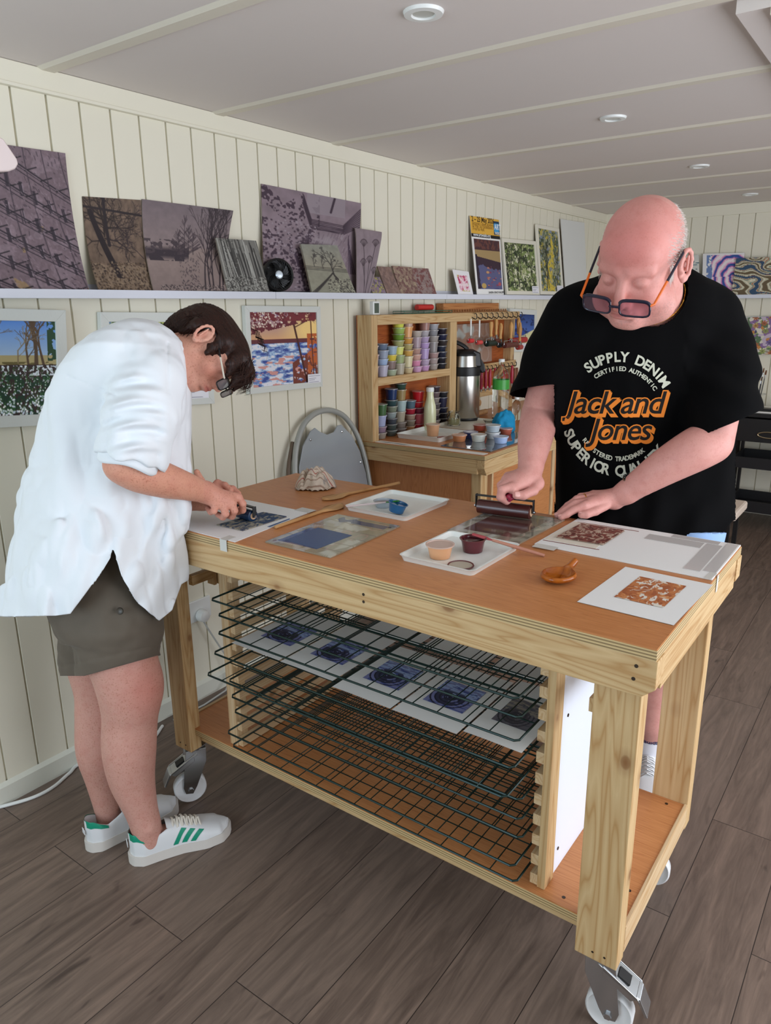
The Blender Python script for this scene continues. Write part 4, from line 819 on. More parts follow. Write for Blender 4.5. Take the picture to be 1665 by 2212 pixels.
part('carry_handle', MB().tube(smoothpath([fp(-.062, .205, -.03), fp(-.078, .25, -.03), fp(-.083, .29, -.02), fp(-.07, .322), fp(-.045, .33), fp(-.01, .315), fp(.01, .298)], 5), .009, 8, flat=1.3), BLACK, AP, smooth=True)
W0 = at(1083, 905, 'z', zb); wx, wy = W0[0]-.02, W0[1]; WBt = thing('water_bottle', 'clear plastic drink bottle with green label and white cap on the workbench', 'bottle', (wx, wy, zb))
part('bottle_body', MB().lathe(wx, wy, zb, [(.036, 0), (.044, .006), (.045, .02), (.043, .03), (.0455, .045), (.043, .06), (.0455, .075), (.043, .09), (.0455, .105), (.0445, .15), (.046, .16), (.045, .225), (.043, .245), (.030, .275), (.017, .292), (.0145, .30), (.0145, .314)], 36), PET, WBt, smooth=True)
part('label_wrap', MB().lathe(wx, wy, zb+.168, [(.0463, 0), (.0463, .052)], 36, (0, 0)), mat('green_label', '#3f9a3c', .35), WBt, smooth=True, label='green bottle label')
part('cap', MB().lathe(wx, wy, zb+.3142, [(.0165, 0), (.0168, .014), (.015, .016)], 24), WHITE, WBt, smooth=35)
sx, sy = W0[0]+.01, W0[1]-.085; SP = thing('spray_bottle', 'small clear spray bottle with white nozzle in front of the green labelled bottle', 'bottle', (sx, sy, zb))
part('bottle_body', MB().lathe(sx, sy, zb, [(.020, 0), (.023, .004), (.023, .085), (.018, .10), (.011, .108), (.011, .114)], 28), PET, SP, smooth=True)
part('nozzle', MB().lathe(sx, sy, zb+.1143, [(.013, 0), (.013, .014), (.009, .018), (.0075, .04), (.005, .043)], 20), WHITE, SP, smooth=35)
ds = at(1065, 903, 'z', zb+.02); single('glass_dish', MB().lathe(3.49, 1.86, zb+.004, [(.02, 0), (.032, .014), (.034, .016), (.03, .015), (.018, .003)], 28), GLASS, 'shallow clear glass dish right of the vacuum flask', 'dish', smooth=True, loc=(3.49, 1.86, zb+.004))
def crumple(name, c, r, m, label, cat, seed, sq=(1, 1, 1), res=40, amp=.35, freq=3., loc=None):
    rs = np.random.RandomState(seed); dirs = rs.randn(14, 3); ph = rs.rand(14)*6; mb = MB()
    def fn(u, v):
        th = u*2*PI; la = v*PI*.999; d = np.array([math.sin(la)*math.cos(th), math.sin(la)*math.sin(th), math.cos(la)])
        k = 1+amp*sum(abs(math.sin(freq*np.dot(dirs[i], d)+ph[i]))*(.5 if i < 5 else .2) for i in range(14))/3-amp*.4; p = np.array(c)+d*np.array(sq)*r*k
        p[2] = max(p[2], c[2]-r*sq[2]*.55); return p
    mb.grid(fn, res, res//2+1, closed_u=True); return single(name, mb, m, label, cat, smooth='all', loc=loc)
BC = at(1108, 915, 'z', zb+.03); crumple('blue_cloth', (BC[0]-.1, BC[1], zb+.034), .052, mat('turquoise_cloth', '#0d86b4', .8), 'crumpled bright turquoise blue cloth on the workbench', 'cloth', 3, (1, .8, 1.1), amp=.55, freq=4.2)
RC = at(1200, 900, 'z', zb+.03); crumple('red_cloth', (RC[0], RC[1]+.06, zb+.02), .04, mat('red_pink_cloth', '#b4524e', .8), 'crumpled red-pink rag behind the bald man\'s arm on the workbench', 'cloth', 8, (1, 1, .8))
GC = at(1128, 862, 'z', zb+.03); single('basin', MB().lathe(GC[0]+.3, GC[1]+.1, zb, [(.10, 0), (.125, .05), (.13, .055), (.12, .05), (.095, .004)], 32), mat('grey_green_plastic', '#9ba79a', .4), 'pale grey-green basin beyond the clear bottles on the workbench', 'basin', smooth=True)
# glass sheet with leaf pattern leaning in the right half of the hutch
def leafcv(w, h, bgc='#9c7a68'):
    c = Cv(w, h, bgc); R = random.Random(5)
    for i in range(16):
        x, y, a = R.uniform(0, .6), R.random(), R.uniform(0, 6)
        for k in range(7): c.blob(x+.03*k*math.cos(a), y+.03*k*math.sin(a), 5, 1.6, '#a9aaa4', a+1+.1*k)
    for i in range(7): x, y = R.uniform(.45, .95), R.uniform(.1, .9); c.blob(x, y, 9, 12, '#a68d80'); c.blob(x, y, 7, 10, bgc)
    return c
o = bpy.data.objects.new('glass_sheet', canvas_mesh('glass_sheet', leafcv(90, 60), quad((3.46, 2.108, 1.40), (3.95, 2.108, 1.40), (3.95, 2.100, 1.18), (3.46, 2.100, 1.18)), painted('patterned_glass', .15), (3.7, 2.104, 1.18), .003)); COL.objects.link(o); o.location = (3.7, 2.104, 1.18)
tag(o, 'patterned glass sheet leaning behind the hanging rollers in the hutch', 'glass sheet')
# things on top of the hutch
TH = thing('thermometer', 'small white digital thermometer on top of the hutch left end', 'thermometer', (2.775, 2.085, 1.4622)); part('case', MB().box(2.752, 2.802, 2.072, 2.094, 1.4624, 1.522), WHITE, TH, bev=.003); part('display', MB().box(2.760, 2.794, 2.0712, 2.0719, 1.47, 1.514), mat('grey_display', '#4e5a50', .2), TH)
gr = thing('green_wire_tray', 'dark green wire tray lying on top of the hutch', 'wire tray', (3.1, 2.10, 1.4625)); gm = MB()
for k in range(4): gm.tube([(2.98, 2.06+.022*k, 1.466), (3.42, 2.06+.022*k, 1.466)], .0016, 6)
for k in range(4): gm.tube([(2.98, 2.06+.022*k, 1.476), (3.42, 2.06+.022*k, 1.476)], .0016, 6)
for x in (2.98, 3.2, 3.42): gm.tube([(x, 2.06, 1.466), (x, 2.126, 1.466), (x, 2.126, 1.476), (x, 2.06, 1.476)], .0016, 6, closed=True)
part('mesh', gm, mat('green_coated_wire', '#2f6a54', .4), gr, smooth=True)
single('red_roller', MB().ring((3.24, 2.115, 1.493), (0, 1, 0), (0, 0, 1), [(.012, -.07), (.0145, -.068), (.0145, .068), (.012, .07)], 24), mat('red_rubber', '#c8342f', .4), 'red rubber roller lying on the green wire tray above the hutch', 'roller', smooth=35)
single('wooden_box', MB().box(3.40, 4.02, 2.10, 2.145, 1.4625, 1.512), wood('reddish_pine', 'x', '#c68a52', '#9c5c2c', knots=False), 'long reddish wooden block lying on top of the hutch', 'wood block', bev=.002)
wb = thing('bamboo_comb', 'row of small turned wooden pegs along the top of the hutch', 'peg rail', (3.75, 2.09, 1.4625)); pg = MB(); part('strip', MB().box(3.43, 4.10, 2.084, 2.094, 1.4624, 1.468), wood('bamboo', 'x', '#b07c4c', '#8a5a30', knots=False), wb)
for k in range(24): part('peg', MB().lathe(3.45+.0275*k, 2.089, 1.4682, [(.004, 0), (.0045, .006), (.003, .011)], 8), MATS['bamboo'], wb)
# rollers hanging from the hooks: turned handle, steel fork, rubber roll
HW = wood('turned_handle', 'z', '#d8a868', '#b07c40', knots=False, stretch=8); FRK = CHROME
def roller(x, zt_, kind, col, w, label, hl=.085, d=.026, y=2.028):
    t = thing('hanging_roller', label, 'roller', (x, y, zt_), 'rollers hanging from the hutch hooks'); z1 = zt_-hl
    if kind == 'w': part('handle', MB().lathe(x, y, z1, [(.006, 0), (.0095, .008), (.0075, .022), (.011, .05), (.0125, .068), (.010, .082), (.005, hl)], 20), HW, t, smooth=True)
    else: part('handle', MB().lathe(x, y, z1, [(.0035, 0), (.0045, .004), (.0045, hl-.004), (.003, hl)], 12), WHITE, t, smooth=True, label='thin white plastic handle')
    r = d/2; zc = z1-.018-r; hw = w/2; Q = np.array([x, y, 0])
    f = MB().tube([(x, y, z1), (x, y, z1-.008), (x-hw-.004, y, z1-.010), (x-hw-.005, y, zc)], .0022 if kind == 'w' else .0014, 8)
    if kind == 'w': f.obox((x, y-.006, z1-.02), (1, 0, 0), (0, 1, 0), (0, 0, 1), .007, .001, .022)
    f.tube([(x, y, z1-.008), (x+hw+.004, y, z1-.010), (x+hw+.005, y, zc)], .0022 if kind == 'w' else .0014, 8); f.ring((x, y, zc), (0, 1, 0), (0, 0, 1), [(.004, -hw-.008), (.004, hw+.008)], 12)
    part('fork', f, FRK, t, smooth=50); part('roll', MB().ring((x, y, zc), (0, 1, 0), (0, 0, 1), [(r*.6, -hw), (r, -hw+.001), (r, hw-.001), (r*.6, hw)], 28), mat('rubber_'+col.strip('#'), col, .35), t, smooth=35)
roller(3.565, 1.43, 'p', '#cf2f34', .045, 'small red roller hanging at the far left hook by a white handle', .085, .024); roller(3.66, 1.422, 'p', '#d24a48', .050, 'second small red roller hanging by a white handle', .09, .024)
roller(3.795, 1.412, 'w', '#12261f', .10, 'dark green roller with turned handle, leftmost wooden handled one', .085, .034); roller(3.855, 1.425, 'w', '#5a2a22', .045, 'narrow brown roller, second of the wooden handled ones', .09, .028)
roller(3.90, 1.40, 'w', '#1a1c20', .04, 'black roller, third of the wooden handled ones', .09, .03, 2.022); roller(3.965, 1.405, 'w', '#5e2a22', .16, 'wide brown roller hanging lowest below the black one', .095, .032, 1.988)
roller(4.082, 1.40, 'w', '#a33a36', .05, 'red-cored roller with slim handle near the right of the tool rail', .11, .03, 1.988); roller(4.14, 1.425, 'w', '#b31f22', .20, 'widest bright red roller at the right end of the tool rail', .095, .036)
RH = mat('crimson_enamel', '#a8283e', .3); BR = wood('brown_handle', 'z', '#8a5636', '#5f3620', knots=False)
for i, x in enumerate((3.66, 3.71, 3.76, 3.81, 3.875, 4.09)):
    t = thing('lino_cutter', 'crimson handled cutter, %s from the left under the tool rail' % ('first', 'second', 'third', 'fourth', 'fifth', 'last')[i], 'cutting tool', (x, 2.035, 1.04), 'crimson cutters under the tool rail')
    part('handle', MB().lathe(x, 2.035, 1.04, [(.006, 0), (.009, .012), (.0105, .06), (.008, .10), (.005, .108)], 14), RH, t, smooth=True); part('ferrule', MB().lathe(x, 2.035, 1.024, [(.004, 0), (.006, .0158)], 12), CHROME, t, smooth=True)
for i, x in enumerate((4.125, 4.155)):
    t = thing('wooden_baren', ('slim dark wooden tool hanging at the right end of the tool rail', 'second dark wooden tool, beside the hutch end panel')[i], 'tool', (x, 2.035, .95)); part('handle', MB().lathe(x, 2.035, .97, [(.006, 0), (.009, .02), (.011, .12), (.008, .16)], 14), BR, t, smooth=True); part('head', MB().ring((x, 2.035, .955), (1, 0, 0), (0, 0, 1), [(.014, -.006), (.014, .006)], 16), BR, t, smooth=35)
for i, x in enumerate((3.62, 3.69)): single('brayer_end', MB().ring((x, 2.05, .965), (1, 0, 0), (0, 0, 1), [(.018, -.02), (.018, .02)], 20), wood('roller_core', 'y', '#c89c6c', '#a87848', knots=False), ('left one of two upright brayers under the crimson cutters', 'right one of two upright brayers under the crimson cutters')[i], 'roller', smooth=35)
single('rolling_pin', MB().ring((3.66, 2.04, .905), (0, 1, 0), (0, 0, 1), [(.01, -.13), (.016, -.12), (.016, .12), (.01, .13)], 20), MATS['roller_core'], 'wooden rolling pin lying on the workbench behind the vacuum flask', 'rolling pin', smooth=35)
# ---------------------------------------------------------------- far end: desk, trolley, stool, brushes
DSK = mat('black_lacquer', '#141416', .45); D_ = thing('black_desk', 'black desk with a drawer and oval pull against the far wall', 'desk', (5.55, .6, 0))
part('desktop', MB().box(5.36, 5.78, .1, 1.10, .765, .79), DSK, D_, bev=.002); part('drawer', MB().box(5.365, 5.75, .15, .99, .60, .755), DSK, D_, bev=.003)
for (x, y) in ((5.38, 1.02), (5.74, 1.02), (5.38, .14), (5.74, .14)): part('leg', MB().box(x, x+.03, y, y+.03, 0, .765), DSK, D_)
hc = at(1655, 940, 'x', 5.362); rg = MB().tube([(5.358, hc[1]+.055*math.cos(a)*1.3-.02, hc[2]+.02*math.sin(a)) for a in np.linspace(0, 2*PI, 24, endpoint=False)], .005, 8, closed=True)
part('drawer_pull', rg, mat('aged_brass', '#b3a68a', .3, 1.), D_, smooth=True, label='oval brass ring pull')
single('paper_pad', MB().box(5.40, 5.72, .55, 1.02, .7905, .80), WPAPER, 'white papers spread on the black desk', 'paper')
single('paint_tin', MB().box(5.42, 5.50, .78, .93, .8003, .818), BLACK, 'flat black paint tin on the papers of the black desk', 'tin', bev=.003)
K_ = thing('storage_trolley', 'black mesh storage trolley under the black desk', 'trolley', (5.5, .8, 0)); TB = mat('black_mesh_plastic', '#1a1a1d', .5)
for z in (.42, .12): part('tray', MB().box(5.36, 5.70, .4, .98, z, z+.01).box(5.355, 5.365, .4, .98, z, z+.075).box(5.695, 5.705, .4, .98, z, z+.075).box(5.355, 5.705, .975, .985, z, z+.075), TB, K_)
for (x, y) in ((5.35, .985), (5.70, .985)): part('upright', MB().box(x, x+.03, y, y+.02, .03, .60), TB, K_)
part('foot', MB().box(5.30, 5.76, .98, 1.01, .01, .035), TB, K_, bev=.005)
BS = thing('brush_stand', 'chrome brush stand holding paintbrushes on the black desk', 'brush stand', (5.55, 1.0, .7905)); bc = at(1632, 862, 'x', 5.55)
part('base', MB().lathe(5.55, bc[1], .801, [(.05, 0), (.05, .006), (.02, .012)], 28), CHROME, BS, smooth=35); part('pole', MB().tube([(5.55, bc[1], .812), (5.55, bc[1], 1.09)], .006, 10), CHROME, BS, smooth=True)
part('ring', MB().tube([(5.55+.06*math.cos(a), bc[1]+.06*math.sin(a), .90) for a in np.linspace(0, 2*PI, 20, endpoint=False)], .002, 6, closed=True), CHROME, BS, smooth=True)
BRH = mat('black_brush_handle', '#1c1a1a', .3); BRS = mat('brown_bristles', '#6a4026', .8)
for i, (px, py, w_, lean) in enumerate(((1619, 782, .017, .0), (1606, 800, .008, -.01), (1650, 795, .006, .03), (1655, 800, .008, .05), (1645, 815, .005, .02), (1627, 790, .006, .0))):
    tp = at(px, py, 'x', 5.55); bt = np.array([5.55, tp[1]*.5+bc[1]*.5, .815]); dv = (tp-bt); L = np.linalg.norm(dv); dv /= L
    u_ = np.cross(dv, (1, 0, 0)); u_ /= np.linalg.norm(u_); v_ = np.cross(dv, u_); t = thing('paintbrush', ('wide flat paintbrush, tallest at the left of the brush stand', 'thin paintbrush leftmost in the brush stand', 'slim dark paintbrush right of the stand pole', 'rightmost paintbrush with pale ferrule in the stand', 'shortest paintbrush leaning right in the stand', 'slim paintbrush just beside the stand pole')[i], 'paintbrush', tuple(bt), 'paintbrushes in the chrome stand')
    part('handle', MB().ring(bt, u_, v_, [(.002, 0), (.0035, L*.5), (.003, L*.78)], 8), BRH, t, smooth=True); part('ferrule', MB().ring(bt, u_, v_, [(.0035, L*.78), (w_*.6, L*.88)], 10), CHROME, t, smooth=True); part('bristles', MB().ring(bt, u_, v_, [(w_*.6, L*.88), (w_*.7, L*.94), (w_*.45, L)], 10), BRS, t, smooth=True)
ST = thing('stool', 'beige topped stool just behind the bald man', 'stool', (4.15, .82, 0)); part('seat', MB().box(4.02, 4.32, .69, 1.0, .40, .45), mat('beige_vinyl', '#d6c4b4', .6), ST, bev=.012)
for (x, y) in ((4.05, .72), (4.27, .72), (4.05, .95), (4.27, .95)): part('leg', MB().box(x, x+.022, y, y+.022, 0, .3995), DSK, ST)
# ---------------------------------------------------------------- things on the table
PAPERW = mat('white_card', '#e7e8e6', .8); TAPE = mat('translucent_tape', '#e3e3dc', .45, alpha=.7)
def slab(name, pts, z, th, m, label, cat, bev=0.): return single(name, MB().prism([(x, y, z) for x, y in pts], (0, 0, th)), m, label, cat, bev=bev)
zt_ = zt+.0002
rgs = slab('registration_sheet', [(1.172, 1.321), (1.478, 1.349), (1.475, 1.715), (1.172, 1.70)], zt_, .0016, PAPERW, 'white sheet taped at the left corner of the table under the small roller', 'paper')
def relief(w, h, base, cols, seed, lines=60):
    c = Cv(w, h, base); R = random.Random(seed)
    for i, q in enumerate(cols): c.put((vnoise(h, w, 9, 9, seed+i, 2) > .62)*1., q)
    for i in range(lines):
        x, y, a, L = R.random(), R.random(), R.uniform(0, 6.3), R.uniform(.06, .22); q = R.choice(cols)
        for k in range(8): t = k/8; c.line(x+L*t*math.cos(a+t), y+L*t*math.sin(a+t), x+L*(t+.125)*math.cos(a+t+.12), y+L*(t+.125)*math.sin(a+t+.12), 2.2*(1-abs(2*t-.9)), q)
    return c
def flat_art(name, cv, pts, z, th, label, cat, m=None, parent=None, fn=None):
    # pts: TL TR BR BL as seen on the table
    q = quad(*[(x, y, z+th) for x, y in pts]); off = (np.array(q(.5, .5))-[0, 0, th]); o = bpy.data.objects.new(name, canvas_mesh(name, cv, q, m or INKPRINT, off if not parent else tuple(wpos(parent)), th)); COL.objects.link(o)
    if parent: o.parent = parent
    else: o.location = off; tag(o, label, cat)
    return o
b1 = relief(70, 60, '#8d8a7c', ['#1d3b5c', '#1d3b5c', '#a09c8c'], 3, 90); b1.put((b1.v < .55)*(vnoise(60, 70, 9, 9, 4) > .42), '#1b3a5e')
flat_art('lino_block', b1, [(1.400, 1.452), (1.404, 1.366), (1.244, 1.369), (1.241, 1.466)], zt_+.0018, .003, 'grey lino block half inked navy under the small roller', 'lino block', LINO)
part('ink_streak', MB().prism([(1.31, 1.338, zt_+.0017), (1.395, 1.345, zt_+.0017), (1.4, 1.352, zt_+.0017), (1.31, 1.347, zt_+.0017)], (0, 0, .0003)), mat('blue_ink', '#34588a', .4), rgs)
for k, (pts, l) in enumerate((([(1.166, 1.345), (1.166, 1.37), (1.20, 1.372), (1.20, 1.347)], 'piece of tape folded over the left front table edge'),)):
    t = single('tape', MB().prism([(x, y, zt_+.0019) for x, y in pts], (0, 0, .0003)).prism([(1.1655, 1.345, zt_+.0022), (1.1655, 1.37, zt_+.0022), (1.1655, 1.37, zt-.028), (1.1655, 1.345, zt-.028)], (.0003, 0, 0)), TAPE, l, 'tape')
slab('tape', [(1.47, 1.40), (1.505, 1.40), (1.505, 1.345), (1.47, 1.345)], zt_+.0018, .0003, TAPE, 'strip of tape holding the far corner of the left white sheet', 'tape')
# wooden spoons
SW = wood('spoon_beech', 'x', '#c79a66', '#a87a46', knots=False, stretch=10)
def spoon(name, a, b, label, m, L=None, wb=.026, r=.0048, cat='wooden spoon', hollow=True):
    # a = handle end, b = bowl end
    a, b = np.array([*a, zt_]), np.array([*b, zt_]); d = b-a; L = np.linalg.norm(d); d /= L; s = np.cross((0, 0, 1), d); t = thing(name, label, cat, tuple((a+b)/2))
    N = 28; mb = MB(); hl = .72
    def w(t_): return r if t_ < hl-.08 else r+(wb-r)*math.sin(max(0, min(1, (t_-hl+.08)/(1.08-hl)))*PI)**.7*(1 if t_ < 1 else 0) if t_ < 1 else .001
    rows = []
    for i in range(N):
        tt = i/(N-1); ww = r*1. if tt < hl-.1 else max(.002, r+(wb-r)*(1-((tt-.86)/.14)**2)**.5 if abs(tt-.86) < .14 else r+(wb-r)*.0)
        if hl-.1 <= tt < .72: ww = r
        if .66 <= tt < .80: ww = r+(wb*.9-r)*((tt-.66)/.14)**1.3
        hh = r if tt < .66 else r*1.1
        p = a+d*L*tt; ring = []
        for k in range(12):
            an = 2*PI*k/12; z = hh*math.sin(an); dz = 0
            if hollow and tt > .74 and math.sin(an) > .2: dz = -.0045*math.sin(PI*min(1, (tt-.74)/.26))
            ring.append(p+s*ww*math.cos(an)+np.array([0, 0, hh+z+dz]))
        rows += ring
    mb.add(rows, [(i*12+k, i*12+(k+1) % 12, (i+1)*12+(k+1) % 12, (i+1)*12+k) for i in range(N-1) for k in range(12)]+[tuple(range(12))[::-1], tuple(range((N-1)*12, N*12))])
    part('spoon_body', mb, m, t, smooth='all'); return t
spoon('wooden_spoon', (1.31, 1.318), (1.585, 1.318), 'pale wooden spoon between the taped white sheet and navy inking plate', SW)
spoon('wooden_spoon', (1.90, 1.335-.0), (1.60, 1.405), 'wooden spoon lying below the striped cloth, handle towards the workbench', SW)
# striped tea towel
def towel_mat():
    m = mat('striped_towel', '#cbbcab', .9); n = NT(m); a = n.new('ShaderNodeAttribute', attribute_name='paint'); n.link(a.outputs['Color'], n.b.inputs['Base Color']); return m
tc_ = np.array([1.715, 1.535]); TWm = towel_mat(); cv = Cv(150, 120, '#cdbfae')
for k in range(12):
    col, w_ = (('#a8453c', 2.4) if k % 4 == 0 else ('#8a6a58', 1.4)); cv.line(-.02, .04+.085*k, 1.02, .0+.085*k, w_, col)
cv.put((vnoise(120, 150, 4, 4, 3) > .7)*1., '#8f8a88', .6).noisy(.08, 30)
def towel(u, v):
    # cloth bunched up: two lobes with deep folds
    a, b = (u-.5)*2, (v-.5)*2; R_o = math.sqrt(a*a+b*b); x = a*.125+.016*math.sin(7*b+2*a)+.012*math.sin(13*a+3); y = b*.082+.014*math.sin(8*a+1.5*b)
    prof = max(0., 1-abs(a)**3.2)*max(0., 1-abs(b)**2.6); z = .068*prof**.6+.011*math.sin(11*a+4*b)*prof+.009*math.sin(17*b-9*a+1)*prof+.006*math.sin(23*a+13*b)*prof
    z -= .022*math.exp(-((a+.18+.25*b)/.12)**2)*prof
    return np.array([tc_[0]+x*.55-y*.62+.0, tc_[1]+x*.80+y*.55, zt_+.0015+max(0, z)])
Rv = np.array([RT[0], RT[1]])/np.hypot(RT[0], RT[1])
def towel2(u, v):
    # a bunched cloth: a rounded heap with a deep fold on the left and rolling pleats
    a, b = (u-.5)*2, (v-.5)*2; r = max(abs(a), abs(b)); q = math.hypot(a, b)+1e-9; k = r/q; X, Y = a*(k*.6+.4), b*(k*.6+.4); rr = min(1, math.hypot(X, Y))
    h = .060*(1-rr**2.6)**.8; pl = math.sin(9*X+5*Y+1.5*math.sin(3*Y))*.006+math.sin(17*X-6*Y)*.0028; h += pl*(1-rr**4); h -= .030*math.exp(-((X+.30+.35*Y)/.10)**2)*(1-rr**3)
    h = max(h, .0008+.004*abs(math.sin(11*a+7*b))*(rr > .93)); e = 1+.07*math.sin(5*math.atan2(Y, X)+1)+.04*math.sin(9*math.atan2(Y, X)); x = X*.062*e; y = Y*.056*e
    s_ = tc_+Rv*x+np.array([-Rv[1], Rv[0]])*(-y); return np.array([s_[0], s_[1], zt_+.0015+h])
o = bpy.data.objects.new('tea_towel', canvas_mesh('tea_towel', cv, towel2, TWm, (tc_[0], tc_[1], zt_), 0)); COL.objects.link(o); o.location = (tc_[0], tc_[1], zt_); sd = o.modifiers.new('thickness', 'SOLIDIFY'); sd.thickness = .0014; sd.offset = 1
tag(o, 'crumpled cream tea towel with red and brown stripes on the table', 'cloth')
# trays with pots
tray('ink_tray', 1.553, 1.785, 1.070, 1.285, zt_, .014, 'white tray holding the teal ink pot and green handled knife')
tray('ink_tray', 1.290, 1.520, .716, .912, zt_, .014, 'white tray holding the peach and maroon ink pots')
CLP = mat('clear_pot_plastic', '#e6e4e0', .15, alpha=.45)
def openpot(x, y, z, r, h, cup, ink, label, tilt=0, lidded=False, rim='#c9c2b8'):
    t = thing('ink_pot', label, 'pot', (x, y, z), 'ink pots in the table trays'); e = Euler((tilt, tilt*.6, 0)).to_matrix(); M = lambda v: np.array(e @ Vector(v))
    def rg(prof, z0, caps=(1, 1)): c = np.array([x, y, z])+M((0, 0, z0)); return MB().ring(c, M((1, 0, 0)), M((0, 1, 0)), prof, 32, caps)
    part('cup', rg([(r*.74, 0), (r*.76, .001), (r*.94, h*.94), (r*1.05, h*.95), (r*1.06, h), (r*.95, h), (r*.93, h*.93), (r*.9, h*.8)], .0005 if not tilt else .006, (1, 0)), mat('cup_'+cup.strip('#'), cup, .25, coat=.3), t, smooth=40)
    part('ink', rg([(0, h*(.86 if lidded else .8)), (r*.92, h*(.86 if lidded else .8))][::-1], .0005 if not tilt else .006, (0, 0)), mat('wet_'+ink.strip('#'), ink, .15, coat=.6), t, smooth=40)
    if lidded: part('lid', rg([(r*1.07, h*.98), (r*1.08, h*1.06), (r*.98, h*1.07), (r*.95, h*1.0), (0, h*1.0)], .0005, (1, 0)), mat('frosted_lid', '#d8bcae', .3, alpha=.8), t, smooth=40)
    return t
P1 = at(950, 1203, 'z', zt+.004); openpot(P1[0], P1[1], zt_+.0032, .031, .030, '#dca377', '#dca377', 'round peach ink pot with frosted lid in the near tray', lidded=True)
P2 = at(1021, 1190, 'z', zt+.004); openpot(P2[0], P2[1], zt_+.0032, .030, .032, '#5c2028', '#3c141a', 'open maroon ink pot with knife resting in it, in the near tray')
P3_ = at(854, 1110, 'z', zt+.004); openpot(P3_[0], P3_[1], zt_+.0045, .027, .026, '#235a86', '#1f527c', 'open teal blue ink pot tilted in the far tray', tilt=.22)
P4 = at(828, 1094, 'z', zt+.004); openpot(P4[0], P4[1], zt_+.0032, .028, .018, '#a9b2b8', '#8d98a2', 'clear empty looking pot with grey rim in the far tray', lidded=False)
P5 = at(997, 1226, 'z', zt+.004)+[.006, .006, 0]; lidt = thing('pot_lid', 'clear round pot lid with maroon rim lying in the near tray', 'lid', (P5[0], P5[1], zt_+.0032))
part('disc', MB().lathe(P5[0], P5[1], zt_+.0033, [(.028, 0), (.028, .003)], 32), mat('cream_film', '#cdc3b0', .3, alpha=.75), lidt, smooth=35); part('rim', MB().tube([(P5[0]+.028*math.cos(a), P5[1]+.028*math.sin(a), zt_+.0065) for a in np.linspace(0, 2*PI, 32, endpoint=False)], .0018, 6, closed=True), mat('maroon_residue', '#5f2a2c', .4), lidt, smooth=True)
# knives
def stick(name, a, b, r, m, label, cat, tipcol=None, tl=.2, flat=1.):
    a, b = np.array(a), np.array(b); t = thing(name, label, cat, tuple(a)); part('handle', MB().tube([a, a+(b-a)*.4, a+(b-a)*(1-tl)], r, 10, radii=[r*.8, r, r*.7]), m, t, smooth=True)
    if tipcol: part('tip', MB().tube([a+(b-a)*(1-tl)*1.001, a+(b-a)*(1-tl*.6), b], r, 8, radii=[r*.8, r*1.9, r*1.5], flat=.45), tipcol, t, smooth=True)
    return t
stick('ink_knife', at(1176, 1200, 'z', zt+.004), at(1020, 1154, 'z', zt+.040), .0045, mat('pink_stained_wood', '#b8806a', .6), 'wooden ink spatula with red tip resting across the maroon pot', 'spatula', mat('red_silicone', '#a4474c', .4), .28)
stick('ink_knife', at(748, 1094, 'z', zt+.018), at(862, 1082, 'z', zt+.036), .003, mat('clear_acrylic', '#d9c7c4', .15, alpha=.8), 'clear ink knife with bright green band resting on the teal pot', 'spatula', mat('bright_green', '#1f7a2c', .35), .25)
# inking plates
def plate(pts, cv, label, th=.004):
    q = quad(*[(x, y, zt_+th) for x, y in pts]); off = tuple(q(.5, .5)-np.array([0, 0, th])); t = thing('inking_plate', label, 'inking plate', off)
    cpart('glass', cv, q, t, painted('plate_glass', .12, coat=.5), thick=th); return t, q
c1 = leafcv(120, 110, '#8f8a74'); R = random.Random(2)
for i in range(14):
    x, y, a = R.random(), R.random(), R.uniform(0, 6)
    for k in range(8): c1.blob(x+.025*k*math.cos(a), y+.03*k*math.sin(a), 6, 1.8, '#b5b4a4', a+.9+.15*k)
for k in range(6): c1.line(0, .18*k, 1, .16*k+.05, 1, '#6a6050')
c1.put((abs(c1.u-.40) < .30)*(abs(c1.v-.70) < .22)*1., '#2f4f78'); c1.put((abs(c1.v-.13-.03*np.sin(c1.u*30)*(c1.u < .4)) < .05)*(c1.u > .15)*(c1.u < .92), '#2c4568'); c1.blob(.93, .1, 2.6, 2.2, '#5a3a34'); c1.blob(.07, .93, 2.6, 2.2, '#5a3a34')
tp, q_ = plate([(1.503, 1.265), (1.507, 1.058), (1.214, 1.048), (1.212, 1.256)], c1, 'glass inking plate with a navy blue rectangle of rolled ink')
part('ink_patch', MB().prism([(1.245, 1.222, zt_+.0042), (1.24, 1.11, zt_+.0042), (1.37, 1.108, zt_+.0042), (1.374, 1.225, zt_+.0042)], (0, 0, .0002)), mat('navy_ink', '#304f78', .3), tp)
c2 = leafcv(110, 110, '#7f7a6c')
for i in range(12):
    x, y, a = R.random(), R.random(), R.uniform(0, 6)
    for k in range(8): c2.blob(x+.025*k*math.cos(a), y+.03*k*math.sin(a), 6, 1.6, '#a9a493', a+.9+.15*k)
c2.put((abs(c2.u-.5) < .36)*(abs(c2.v-.5) < .38)*1., '#6e5850'); c2.put((abs(c2.u-.45) < .30)*(abs(c2.v-.62) < .26)*1., '#5b3b38')
plate([(1.79, .935), (1.803, .726), (1.549, .735), (1.544, .935)], c2, 'glass inking plate with maroon brown ink under the large roller')
